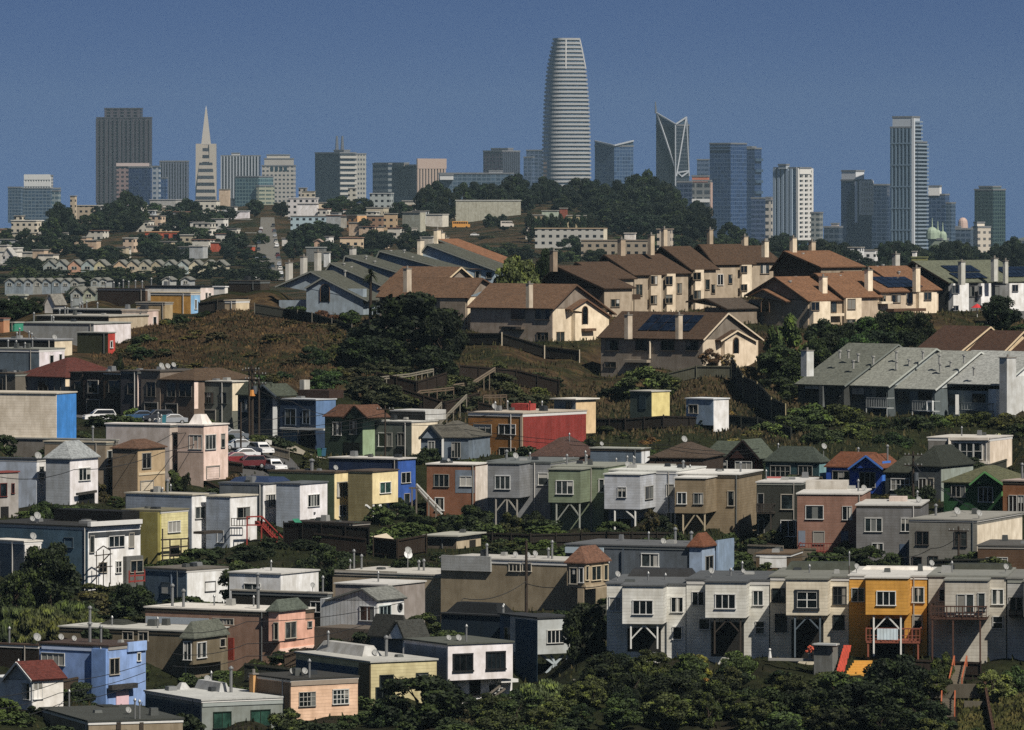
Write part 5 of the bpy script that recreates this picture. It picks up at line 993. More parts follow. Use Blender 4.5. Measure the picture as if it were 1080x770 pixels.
# V topped towers
def vtop(label, xl, xc, xr, yt, Y, th, m, ptsL, ptsR, lines, name='skyscraper', lw=1.6):
    t = Tower(label, xl, xc, xr, yt, Y, th, m); f = t.f; b = MB()
    for face, pts in (('L', ptsL), ('R', ptsR)):
        if not pts: continue
        P = [f.pos(face, *p, -.02) for p in pts]; d = f.v if face == 'L' else f.u
        Q = [p + d * 2 for p in P]; b.poly(P); b.poly(list(reversed(Q)))
        for i in range(len(P)): j = (i + 1) % len(P); b.poly([P[i], Q[i], Q[j], P[j]])
    b.build('crown_screen', mat('glass', '#33475a'), t.o)
    for face, segs in lines:
        b = MB()
        for x0, y0, x1, y1 in segs: b.bar(f.pos(face, x0, y0, 1), f.pos(face, x1, y1, 1), lw)
        b.build('bracing', mat('plain', '#9aa0a8'), t.o)
    return t
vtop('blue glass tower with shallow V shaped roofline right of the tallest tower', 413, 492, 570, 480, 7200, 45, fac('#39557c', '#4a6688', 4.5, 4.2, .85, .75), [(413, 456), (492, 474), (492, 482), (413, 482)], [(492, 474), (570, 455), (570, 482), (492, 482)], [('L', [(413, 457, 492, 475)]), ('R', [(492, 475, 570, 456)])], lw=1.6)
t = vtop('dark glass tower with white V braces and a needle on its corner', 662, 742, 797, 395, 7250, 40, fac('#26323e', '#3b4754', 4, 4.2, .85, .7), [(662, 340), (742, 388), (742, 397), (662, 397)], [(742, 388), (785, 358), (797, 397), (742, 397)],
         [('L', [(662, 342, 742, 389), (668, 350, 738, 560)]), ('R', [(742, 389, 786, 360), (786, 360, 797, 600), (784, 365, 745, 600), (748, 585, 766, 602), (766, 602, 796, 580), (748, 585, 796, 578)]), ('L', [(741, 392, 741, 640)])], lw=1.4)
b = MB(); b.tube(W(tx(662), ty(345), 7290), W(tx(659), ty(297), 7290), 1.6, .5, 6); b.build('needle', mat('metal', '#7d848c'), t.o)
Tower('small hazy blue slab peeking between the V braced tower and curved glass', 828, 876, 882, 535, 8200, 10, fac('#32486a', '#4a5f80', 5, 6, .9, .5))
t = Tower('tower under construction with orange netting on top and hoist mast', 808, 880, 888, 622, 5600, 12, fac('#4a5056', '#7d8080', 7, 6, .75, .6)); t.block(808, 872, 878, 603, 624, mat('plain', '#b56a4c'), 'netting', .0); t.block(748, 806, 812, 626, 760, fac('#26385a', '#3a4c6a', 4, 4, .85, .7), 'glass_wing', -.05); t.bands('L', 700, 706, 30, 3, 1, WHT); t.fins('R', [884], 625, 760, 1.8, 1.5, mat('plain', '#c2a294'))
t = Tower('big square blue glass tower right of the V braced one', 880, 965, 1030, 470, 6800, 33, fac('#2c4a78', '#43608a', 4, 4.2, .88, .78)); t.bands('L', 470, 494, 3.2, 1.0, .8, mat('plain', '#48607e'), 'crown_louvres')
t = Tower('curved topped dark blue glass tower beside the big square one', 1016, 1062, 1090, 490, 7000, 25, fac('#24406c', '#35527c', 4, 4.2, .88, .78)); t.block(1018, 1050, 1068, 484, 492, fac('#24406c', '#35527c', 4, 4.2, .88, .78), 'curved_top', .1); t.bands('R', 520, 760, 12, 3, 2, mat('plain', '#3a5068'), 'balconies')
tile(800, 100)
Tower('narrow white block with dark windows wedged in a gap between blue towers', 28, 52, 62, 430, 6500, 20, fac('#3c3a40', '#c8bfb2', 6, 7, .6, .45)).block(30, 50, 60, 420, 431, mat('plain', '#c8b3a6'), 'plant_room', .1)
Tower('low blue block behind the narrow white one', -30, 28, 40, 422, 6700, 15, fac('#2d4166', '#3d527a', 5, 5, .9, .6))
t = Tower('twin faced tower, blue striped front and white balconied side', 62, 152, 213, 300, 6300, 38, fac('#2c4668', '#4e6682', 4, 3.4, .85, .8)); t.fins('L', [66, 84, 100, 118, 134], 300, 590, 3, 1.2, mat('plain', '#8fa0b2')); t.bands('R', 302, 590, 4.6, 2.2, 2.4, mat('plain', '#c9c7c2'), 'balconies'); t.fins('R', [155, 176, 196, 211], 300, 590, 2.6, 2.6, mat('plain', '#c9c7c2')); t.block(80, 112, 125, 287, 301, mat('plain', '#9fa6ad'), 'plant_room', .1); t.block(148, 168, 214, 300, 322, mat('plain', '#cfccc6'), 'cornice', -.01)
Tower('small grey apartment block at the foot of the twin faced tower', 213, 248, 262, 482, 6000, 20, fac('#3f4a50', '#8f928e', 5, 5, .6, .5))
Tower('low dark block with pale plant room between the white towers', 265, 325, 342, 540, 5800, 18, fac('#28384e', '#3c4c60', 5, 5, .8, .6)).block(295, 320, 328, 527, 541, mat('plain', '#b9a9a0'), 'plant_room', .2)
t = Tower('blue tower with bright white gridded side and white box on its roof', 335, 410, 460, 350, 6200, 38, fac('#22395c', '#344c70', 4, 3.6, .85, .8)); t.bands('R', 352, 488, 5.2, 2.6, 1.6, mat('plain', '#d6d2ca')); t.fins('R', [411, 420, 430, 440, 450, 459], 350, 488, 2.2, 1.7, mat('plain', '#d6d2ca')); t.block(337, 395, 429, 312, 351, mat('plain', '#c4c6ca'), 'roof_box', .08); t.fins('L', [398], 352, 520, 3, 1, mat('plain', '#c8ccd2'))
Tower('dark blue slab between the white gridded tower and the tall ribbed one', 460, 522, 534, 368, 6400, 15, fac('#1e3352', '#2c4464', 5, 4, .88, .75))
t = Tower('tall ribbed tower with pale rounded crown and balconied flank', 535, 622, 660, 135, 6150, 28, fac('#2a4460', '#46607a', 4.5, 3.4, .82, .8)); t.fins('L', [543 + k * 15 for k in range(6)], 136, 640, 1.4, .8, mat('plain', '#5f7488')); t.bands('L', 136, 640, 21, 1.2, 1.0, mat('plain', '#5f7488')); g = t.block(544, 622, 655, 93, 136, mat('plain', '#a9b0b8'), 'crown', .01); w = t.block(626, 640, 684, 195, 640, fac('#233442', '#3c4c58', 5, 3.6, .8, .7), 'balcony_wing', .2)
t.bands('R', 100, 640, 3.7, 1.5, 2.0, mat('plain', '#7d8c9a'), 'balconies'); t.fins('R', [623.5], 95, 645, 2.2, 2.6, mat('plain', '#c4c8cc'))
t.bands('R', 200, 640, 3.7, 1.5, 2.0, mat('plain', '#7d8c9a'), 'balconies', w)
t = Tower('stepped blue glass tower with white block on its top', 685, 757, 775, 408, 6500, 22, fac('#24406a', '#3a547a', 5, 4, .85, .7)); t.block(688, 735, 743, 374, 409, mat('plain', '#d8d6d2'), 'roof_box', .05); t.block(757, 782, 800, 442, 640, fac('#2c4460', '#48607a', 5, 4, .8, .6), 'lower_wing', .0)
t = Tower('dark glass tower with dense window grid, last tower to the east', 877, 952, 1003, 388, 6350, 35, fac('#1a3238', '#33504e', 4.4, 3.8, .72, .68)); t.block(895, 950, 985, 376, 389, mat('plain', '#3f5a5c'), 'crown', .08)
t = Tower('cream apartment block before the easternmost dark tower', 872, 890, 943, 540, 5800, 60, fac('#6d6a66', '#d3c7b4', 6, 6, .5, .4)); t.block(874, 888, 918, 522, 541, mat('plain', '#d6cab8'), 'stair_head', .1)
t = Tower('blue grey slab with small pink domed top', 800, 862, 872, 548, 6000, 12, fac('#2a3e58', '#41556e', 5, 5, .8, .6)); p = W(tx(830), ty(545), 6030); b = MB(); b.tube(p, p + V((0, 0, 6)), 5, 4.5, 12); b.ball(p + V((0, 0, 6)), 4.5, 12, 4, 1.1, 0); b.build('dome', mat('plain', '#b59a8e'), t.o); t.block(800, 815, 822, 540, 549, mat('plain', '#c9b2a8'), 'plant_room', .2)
# pale green domed building
t = Tower('pale green ornate building with small dome and pinnacles', 690, 745, 772, 590, 5200, 25, fac('#56665c', '#9aa890', 5, 7, .5, .45), 'domed_building', cat='building')
for x, y0, r, hh in ((705, 585, 5, 5), (728, 590, 2.5, 6), (748, 590, 3.5, 4)):
    p = W(tx(x), ty(y0), 5205); b = MB(); b.tube(p, p + V((0, 0, hh)), r, r, 10); b.ball(p + V((0, 0, hh)), r * .95, 10, 4, 1.0, 0); b.tube(p + V((0, 0, hh + r * .9)), p + V((0, 0, hh + r + 7)), .8, .3, 5); b.build('dome', mat('plain', '#8fa08a'), t.o)
tile(926, 190, 7.0)
for lab, a in (('hazy low block at the far eastern edge', (960, 1050, 1062, 465, 6900, 15)), ('hazy low tower touching the eastern picture edge', (1062, 1120, 1130, 450, 6950, 15)), ('small white building under the last dark tower', (868, 896, 904, 520, 5400, 15)), ('low dark blue block under the cream apartment block', (690, 735, 745, 355, 6100, 15)), ('blue block low between hazy eastern towers', (900, 955, 968, 480, 6600, 15))):
    Tower(lab, *a, fac('#34465c', '#c9c6c0' if 'white' in lab else '#5a6878', 6, 5, .7, .6), 'city_block', cat='building')
# ================================================================== TERRAIN
PXS = np.concatenate([np.arange(-2400, -200, 200), np.arange(-200, 1290, 9), np.arange(1300, 3600, 200)]).astype(float)
YS = np.concatenate([np.arange(30, 480, 45), np.arange(480, 1180, 5), np.arange(1180, 1500, 20), np.arange(1500, 4300, 40), np.arange(4300, 9000, 300), [9500, 10500, 12500]]).astype(float)
def ctl(Y, row):
    for px, py in row: GP.append((px, Y, CZ - (py - HY) / F * Y))
ctl(40, [(x, 205 + 55 * F / 40) for x in (-2000, 540, 3000)]); ctl(300, [(x, 205 + 52 * F / 300) for x in (-2000, 540, 3000)])
ctl(480, [(x, 900) for x in range(-200, 1300, 100)]); ctl(540, [(x, 810) for x in range(-200, 700, 80)] + [(x, 800) for x in range(700, 1300, 80)])
ctl(575, [(x, 785) for x in range(-200, 640, 80)] + [(x, 800) for x in range(640, 1300, 70)])
ctl(590, [(x, 770) for x in range(640, 1300, 60)]); ctl(604, [(x, 738) for x in range(640, 1300, 60)]); ctl(613, [(x, 712) for x in range(640, 1300, 60)])
ctl(660, [(x, 670) for x in (600, 680, 760, 840, 920, 1000, 1080)]); ctl(700, [(x, 640) for x in (760, 840, 920, 1000, 1080)])
ctl(685, [(20, 668), (60, 660), (100, 655)]); ctl(665, [(10, 690), (100, 672), (130, 668)])
ctl(740, [(x, 585) for x in (520, 600, 680, 760)])
ctl(845, [(90, 449), (120, 448)]); ctl(905, [(120, 402), (200, 402), (300, 402), (360, 408), (420, 420), (500, 428), (600, 440)])
ctl(930, [(110, 394), (160, 388), (240, 384), (320, 384), (400, 396), (480, 402), (600, 418), (700, 420)]); ctl(960, [(120, 376), (170, 364), (230, 356), (300, 358), (380, 374), (480, 380), (580, 386), (640, 398)])
ctl(985, [(140, 362), (190, 348), (250, 341), (320, 343), (400, 362)]); ctl(1010, [(210, 337), (280, 336), (340, 338), (420, 358)]); ctl(1030, [(240, 334), (320, 338)])
ctl(880, [(640, 455), (720, 450), (790, 452)]); ctl(905, [(640, 432), (720, 425), (790, 428)]); ctl(935, [(640, 410), (720, 402), (800, 404)])
ctl(862, [(840, 472), (920, 470), (1000, 470), (1080, 470)]); ctl(885, [(840, 452), (920, 450), (1000, 450), (1080, 448)])
ctl(960, [(860, 382), (920, 372), (985, 366), (1060, 360)])
for Y, a in ((1110, 322), (1180, 330), (1300, 348), (1600, 365), (2000, 345)): ctl(Y, [(x, a) for x in range(-200, 1300, 100)])
FARP = {2300: (314, 312, 312, 305, 300, 302, 308), 2500: (298, 296, 296, 292, 288, 292, 300), 2700: (284, 283, 285, 280, 276, 283, 292), 2900: (278, 276, 273, 266, 262, 275, 286), 3100: (268, 264, 258, 250, 243, 268, 282), 3300: (258, 246, 246, 236, 226, 263, 279), 3500: (250, 230, 230, 222, 213, 262, 278), 3700: (246, 222, 219, 214, 208, 266, 280), 3900: (250, 226, 216, 216, 212, 275, 284), 4200: (262, 244, 232, 235, 232, 290, 292)}
for Y, r in FARP.items():
    for x, p in zip((20, 140, 283, 400, 580, 800, 1000), r): ctl(Y, [(x, p)])
    ctl(Y, [(-200, r[0]), (-90, r[0]), (700, (r[4] + r[5]) / 2 - 4), (1100, r[6]), (1300, r[6])])
for Y, z in ((4700, 60), (5200, 15), (6500, 5), (8000, 4), (9500, 4), (12500, 4)): ctl(Y, [(x, 205 + (150 - z) * F / Y) for x in range(-400, 1500, 100)])
G = np.array(GP); GX = G[:, 0] / 55.0; GY = np.log(G[:, 1]) / .040; GZ = G[:, 2]
def zat(px, Y):
    d2 = (px / 55.0 - GX) ** 2 + (math.log(Y) / .040 - GY) ** 2 + .02
    w = d2 ** -1.7; return float((w * GZ).sum() / w.sum())
def gxy(px, Y): return V(((px - CX) / F * Y, Y, zat(px, Y)))
nx, ny = len(PXS), len(YS)
Z = np.zeros((ny, nx))
for j, Y in enumerate(YS):
    d2 = (PXS[:, None] / 55.0 - GX[None]) ** 2 + (math.log(Y) / .040 - GY[None]) ** 2 + .02
    w = d2 ** -1.7; Z[j] = (w * GZ[None]).sum(1) / w.sum(1)
verts = [((px - CX) / F * max(Y, 400 if abs(px - 540) > 800 else Y), Y, Z[j, i]) for j, Y in enumerate(YS) for i, px in enumerate(PXS)]
faces = [(j * nx + i, j * nx + i + 1, (j + 1) * nx + i + 1, (j + 1) * nx + i) for j in range(ny - 1) for i in range(nx - 1)]
me = bpy.data.meshes.new('ground'); me.from_pydata(verts, [], faces); me.update()
def ground_mat():
    t = NT('ground'); b = t.b; geo = t.n('ShaderNodeNewGeometry').outputs['Position']
    n1 = t.noise(geo, .045, 6, .65); n2 = t.noise(geo, .35, 6, .7); n3 = t.noise(geo, 2.2, 4, .7)
    dry = t.ramp(n2, [(.3, srgb('#2a2117')), (.5, srgb('#463726')), (.7, srgb('#6b5530'))])
    grn = t.ramp(n2, [(.3, srgb('#15190d')), (.6, srgb('#2a2f18')), (.75, srgb('#3b3d20'))])
    x = t.mix(t.ramp(n1, [(.44, (0, 0, 0, 1)), (.56, (1, 1, 1, 1))]), dry, grn)
    sp = t.n('ShaderNodeSeparateXYZ'); t.t.links.new(geo, sp.inputs[0])
    town = t.ramp(n2, [(.35, srgb('#151510')), (.5, srgb('#262319')), (.68, srgb('#3d372c'))])
    city = t.ramp(n2, [(.3, srgb('#2a2e33')), (.7, srgb('#4d5258'))])
    def step(y0, y1):
        m = t.n('ShaderNodeMapRange'); m.inputs[1].default_value = y0; m.inputs[2].default_value = y1; t.t.links.new(sp.outputs[1], m.inputs[0]); return m.outputs[0]
    x = t.mix(step(895, 905), t.mix(t.ramp(n1, [(.4, (0, 0, 0, 1)), (.5, (1, 1, 1, 1))]), town, grn), x)
    x = t.mix(step(4000, 4600), x, city)
    x = t.mix(t.math('MULTIPLY', n3, .45), x, (.01, .01, .006, 1)); t.col(x); b.inputs['Roughness'].default_value = 1; b.inputs['Specular IOR Level'].default_value = .05
    t.bump(n3, .9, .3); return t.m
me.materials.append(ground_mat()); g = bpy.data.objects.new('ground', me); C.objects.link(g); g['kind'] = 'structure'
for p in me.polygons: p.use_smooth = True
def drape(name, pairs, m, n=5, up=.08):
    b = MB(); rows = []
    fine = []
    for (a, c) in zip(pairs, pairs[1:]):
        for k in range(8): fine.append(tuple(a[i] + (c[i] - a[i]) * k / 8 for i in range(3)))
    fine.append(pairs[-1])
    for x0, x1, Y in fine: rows.append([gxy(x0 + (x1 - x0) * k / n, Y) + V((0, 0, up)) for k in range(n + 1)])
    for i in range(len(rows) - 1):
        for k in range(n): b.poly([rows[i][k], rows[i][k+1], rows[i+1][k+1], rows[i+1][k]])
    o = b.build(name, m); o['kind'] = 'structure'; return o
def asphalt():
    t = NT('asphalt'); geo = t.n('ShaderNodeNewGeometry').outputs['Position']; t.col(t.mix(t.noise(geo, .5, 5), (.035, .035, .036, 1), (.075, .073, .07, 1))); t.b.inputs['Roughness'].default_value = .9; return t.m
ASP = asphalt(); MC[('asphalt', None)] = ASP
CON = mat('plain', '#8f8775')
drape('road', [(266, 300, 2480), (268, 298, 2700), (270, 296, 2900), (272, 294, 3100), (274, 291, 3300), (275, 289, 3480)], mat('plain', '#6a665c'), up=.5)
drape('street', [(262, 335, 812), (240, 322, 826), (205, 300, 842), (150, 255, 858), (70, 190, 872), (-60, 90, 884)], ASP, up=.12)
drape('driveway', [(296, 345, 845), (280, 330, 856), (272, 310, 864)], CON, up=.2)
tile(0, 0, 1)
# ================================================================== FAR HILL BUILDINGS
def far(label, xl, xc, xr, yt, yb, Y, th, wl, wr=None, roofc='#8b8880', D=None, wins=True, group='houses on the far hills', name='hill_house', gable=None, cat='house'):
    wr = wr or wl
    h = Building(name, label, (xl, xc, xr, yt, yb), Y, th, mat('facade', '#23262b', wl, 3.4, 3.1, .45, .42) if wins else S(wl), roof=None if gable else 'flat', rm=FR(roofc), D=D, group=group, cat=cat, rh=.4, oh=.3, found=10, gp=False)
    # the body needs metre coordinates for its window pattern
    bpy.data.objects.remove([c for c in h.o.children if c.name.startswith('wall')][0])
    h.body(h.f, h.wallm, 'wall', 10, True)
    if wr != wl: h.panel('R', xc + .3, yt + .5, xr - .3, yb, S(wr), 0, .2, 'end_wall')
    if gable: h.gable('L', gable, SH(roofc), oh=.4, th=.3, fill=S(wl))
    return h
far('tan church-like block with pale roof on the hill, under the dark brown tower', 79, 106, 112, 217, 228, 3650, 20, '#b09f86', roofc='#bdb7aa'); far('small tan tower beside the pale roofed block on the western hill', 74, 79, 81, 207, 222, 3640, 20, '#b3a288')
far('stack of cream flats at the western picture edge', 12, 38, 46, 233, 246, 3350, 20, '#c4baa6', roofc='#d0cdc4'); far('cream stepped house below the western flats', 13, 34, 40, 246, 256, 3250, 20, '#b9ae96'); far('cream house with small peak on the western hill top', 15, 22, 26, 228, 240, 3420, 20, '#c9bfa9')
far('long white shed at the western edge of the far hill', -10, 18, 24, 262, 266, 3000, 15, '#c9c6bf', wins=False, roofc='#cfccc6'); far('white gabled house low on the western hill', 3, 14, 18, 270, 287, 2850, 25, '#cbc8c4', gable=[(3, 270), (8, 262), (14, 270)], roofc='#a9a7a2')
far('white shop with dark base at the western edge', -8, 6, 10, 280, 289, 2750, 15, '#c5c9cc'); far('cream cottage among trees below western flats', 26, 37, 42, 262, 267, 3100, 20, '#cabf9f'); far('bright cream fronted house beneath the round dark trees', 62, 70, 73, 242, 251, 3400, 20, '#cdbd97', wins=False)
far('white house half hidden by feathery trees', 75, 85, 88, 258, 263, 3250, 25, '#d2c6c0', wins=False); far('white house with dark windows behind feathery trees', 88, 100, 104, 250, 263, 3300, 20, '#cfcdcb'); far('small white gabled house on the wooded slope', 104, 112, 114, 248, 254, 3350, 20, '#c9c7c4', wins=False)
far('cream strip of houses climbing beside the tree belt', 139, 144, 147, 228, 262, 3400, 20, '#b4ac9c'); far('white flat house top of street left of the orange block', 155, 170, 175, 217, 222, 3600, 18, '#d6cfcb', wins=False); far('peach flat house beside the white flat house', 171, 184, 189, 219, 230, 3560, 18, '#d3b596'); far('cream low house under the white flat house', 160, 172, 176, 224, 231, 3540, 18, '#c9c0ab'); far('grey roofed long house on the hill crest', 158, 185, 196, 211, 217, 3680, 15, '#a4a5a4', wins=False, roofc='#9b9ea2')
far('pale blue block among far roofs', 169, 182, 184, 237, 245, 3400, 15, '#9fb2be', wins=False)
h = far('orange red apartment block with dark openings on the wooded hill', 153, 190, 198, 245, 256, 3150, 15, '#b5512f', '#a84a2c', wins=False, roofc='#b98a5f')
for x0, x1 in ((158, 169), (173, 178), (182, 193)): h.win('L', x0, 247, x1, 252, 1, trim='#a84a2c', glass='#15181c', fw=.2)
far('orange red stair wing beneath the orange block', 166, 178, 181, 256, 270, 3080, 15, '#a34a30', wins=False); far('orange red house half behind a round tree', 222, 233, 234, 256, 274, 3000, 15, '#b34e30', wins=False); far('orange red gable end right of the round tree', 256, 266, 269, 260, 275, 3000, 30, '#b34e30', wins=False)
far('large white windowless building near the hill crest', 229, 262, 263.5, 223, 240, 3500, 15, '#d0ccd2', wins=False, roofc='#b6b8ba'); far('cream terrace houses stepping up the crest by large white building', 206, 228, 232, 212, 222, 3640, 18, '#c6c1b2'); far('beige tower block stub on the crest', 231, 241, 243, 200, 214, 3700, 12, '#bda992', wins=False); far('blue grey flats in front of large white building', 239, 250, 252, 236, 243, 3440, 15, '#7f93b5'); far('brick orange flats beside blue grey flats', 249, 263, 266, 232, 247, 3450, 15, '#a9694d'); far('cream house at foot of large white building', 230, 240, 243, 240, 253, 3420, 15, '#c9bb93', wins=False); far('cream shops on the left side of the steep street', 259, 268, 270, 246, 256, 3300, 15, '#bfae8d')
tile(280, 190, 7.0)
far('white modern house right of the steep street', 168, 375, 392, 135, 250, 3450, 15, '#c8c4c2', roofc='#d2d0ce'); far('white barrel fronted house beside white modern house', 236, 380, 392, 178, 255, 3420, 15, '#d3d1d2', wins=False); far('small beige annex by the white modern house', 392, 445, 452, 168, 190, 3440, 15, '#cdbca0', wins=False); far('long pale blue balconied flats under the crest', 185, 500, 530, 268, 325, 3300, 12, '#9db4bd')
far('peach apartment house with rows of balconies', 600, 675, 745, 262, 380, 3200, 40, '#c4925c', '#cc9f6c'); far('grey flats stepping up right of peach apartments', 770, 920, 945, 100, 170, 3500, 15, '#9aa3a2', roofc='#aeb2b0'); far('cream flats below grey flats', 745, 870, 910, 205, 280, 3380, 18, '#b3a890'); far('tan square house right of peach apartments', 875, 965, 975, 250, 360, 3200, 15, '#b79a74'); far('brown apartment front between peach and tan houses', 745, 870, 880, 265, 330, 3220, 15, '#8c6b50'); far('grey stucco block at the edge of the dry slope', 1010, 1140, 1180, 240, 360, 3150, 35, '#8d8f83', '#a7a595', wins=False)
far('cream low house with pinkish roof under dark trees', 550, 715, 725, 428, 480, 2850, 12, '#cdb492', roofc='#8b6a58'); far('small peach house in the dark trees by the street', 360, 415, 425, 450, 480, 2900, 20, '#c9a68c', gable=[(360, 455), (390, 438), (415, 455)], roofc='#a08a7a', wins=False); far('grey roofed shed under the dark trees by the street', 300, 430, 450, 500, 530, 2800, 12, '#6d7070', wins=False, roofc='#8e9290'); far('white tent-like roof by blue gables', 430, 470, 480, 535, 555, 2700, 20, '#c6c9ca', wins=False)
far('beige block on the skyline right of the street crest', 245, 300, 308, 60, 130, 4000, 15, '#a9a398', name='city_block', cat='building'); far('cream tower stub in front of the dark antenna slab', 610, 665, 672, 62, 140, 4000, 15, '#b3b0a2', name='city_block', cat='building'); far('low tan block right of the beige skyline block', 270, 360, 368, 85, 125, 3950, 15, '#b6ac98', name='city_block', cat='building')
tile(420, 180, 7.0)
far('long pale school hall with ribbed upper wall and flat roof', 425, 895, 905, 222, 345, 3330, 8, '#a9a898', wins=False, roofc='#b9b9b2', cat='school', name='school_building'); far('small cream tank house right of the school hall', 930, 985, 995, 225, 262, 3450, 20, '#c0b8aa', wins=False); far('white low office by trees on the dry slope', 940, 1055, 1065, 395, 420, 3000, 10, '#bdb5a8')
tile(560, 170, 7.0)
far('long white cream roofed lodge on the hill', 30, 535, 560, 500, 570, 2900, 10, '#a8a7a0', '#d4cbb5', roofc='#a28e72'); far('long tan two storey block below the white lodge', 370, 860, 880, 588, 660, 2750, 8, '#8f8370', roofc='#7c6f60'); far('beige square house between chimneys at the hill foot', 930, 1030, 1050, 505, 590, 2700, 15, '#b9ab98', roofc='#8e7f70'); far('white small house amid the dark wood', 690, 765, 775, 535, 565, 2800, 15, '#d0cac4', wins=False, roofc='#b9b2a8'); far('tan flat house at edge of the wooded knoll', -10, 95, 105, 400, 490, 3050, 10, '#a48f70'); far('pale green shed roof in the woods', 80, 195, 205, 368, 385, 3200, 10, '#a3b0a0', wins=False); far('red brown shed in the woods', 212, 265, 270, 350, 385, 3180, 10, '#8a4a38', wins=False); far('cream flat roof strip in the woods', 265, 430, 440, 404, 414, 3050, 8, '#b2a47e', wins=False)
tile(840, 190, 7.0)
far('jumble of white roofs among eastern trees', 380, 470, 500, 500, 545, 2900, 20, '#cfd0d0'); far('white house right of the jumbled white roofs', 470, 580, 600, 520, 560, 2950, 18, '#d3d3d2'); far('small white cube house by the ribbed tower foot', 855, 880, 890, 530, 555, 2800, 18, '#d4d2d0', wins=False); far('yellow green lawn shed behind olive roof', 850, 960, 970, 572, 590, 2600, 12, '#77763c', wins=False, roofc='#6d7040')
# gabled terraces in the western valley
tile(0, 190, 7.0)
def gables(xs, yp, ye, yb, w, Y, cols, what):
    for k, x in enumerate(xs):
        far(what[k] if isinstance(what, list) else what, x - w / 2, x + w / 2, None, ye, yb, Y, 6, cols[k % len(cols)], D=11, gable=[(x - w / 2, ye), (x, yp), (x + w / 2, ye)], roofc='#77776f', group='gabled terrace in the western valley', wins=False).win('L', x - w * .2, ye + 8, x + w * .2, ye + 28, 2, trim='#c9c4b4')
ORD = ['first', 'second', 'third', 'fourth', 'fifth', 'sixth', 'seventh', 'eighth', 'ninth', 'tenth', 'eleventh', 'twelfth', 'thirteenth']
gables([365, 445, 548, 645, 738], 590, 630, 665, 92, 2600, ['#8b9493', '#98a09e', '#b98e74', '#93a3a4', '#b3ae8b'], [f'{c} gabled house, {ORD[i]} of the western upper gable terrace' for i, c in enumerate(['grey', 'pale grey', 'terracotta', 'blue grey', 'sage cream'])])
gables([885, 975, 1065, 1155, 1250, 1345, 1440, 1540, 1620], 592, 630, 668, 92, 2600, ['#c0a584', '#b3a58e', '#a59f8b', '#a39a80', '#939d98', '#a4b1b1', '#bfb79c', '#b5b19a', '#bcb39b'], [f'{c} gabled house, {ORD[i]} of the eastern upper gable terrace' for i, c in enumerate(['peach', 'tan', 'taupe', 'khaki', 'grey green', 'ice blue', 'ivory', 'stone', 'sand'])])
tile(0, 280, 7.0)
gables([70, 140, 208, 275, 340, 415, 482, 552], 98, 122, 175, 68, 2350, ['#7d8a94', '#6f7c86', '#87919a', '#8a8d8a'], [f'slate grey gabled house, {ORD[i]} of the lower valley terrace' for i in range(8)])
gables([565, 655, 745], 165, 205, 240, 88, 1500, ['#8d9496', '#9aa08e', '#7f8a84'], ['grey gabled roof just over the long flat roofs', 'sage gabled roof beside the grey gable over flat roofs', 'blunt green grey gable over the flat roofs'])
far('pale shingled hipped house by the dark left hedge', 60, 180, 200, 225, 275, 1400, 20, '#b3b4a4', wins=False, roofc='#9d9f93', group='gabled terrace in the western valley')
gables([700, 762], 95, 112, 150, 60, 2340, ['#8d9496', '#9aa0a2'], ['small far gable right of the lower terrace', 'second small far gable right of the lower terrace'])
tile(120, 280, 7.0)
gables([392, 530], 88, 108, 140, 70, 2300, ['#b9bbb8', '#a9adb0'], ['white topped hip house peeping over the black flat roof', 'white dormered house peeping over the black flat roof'])
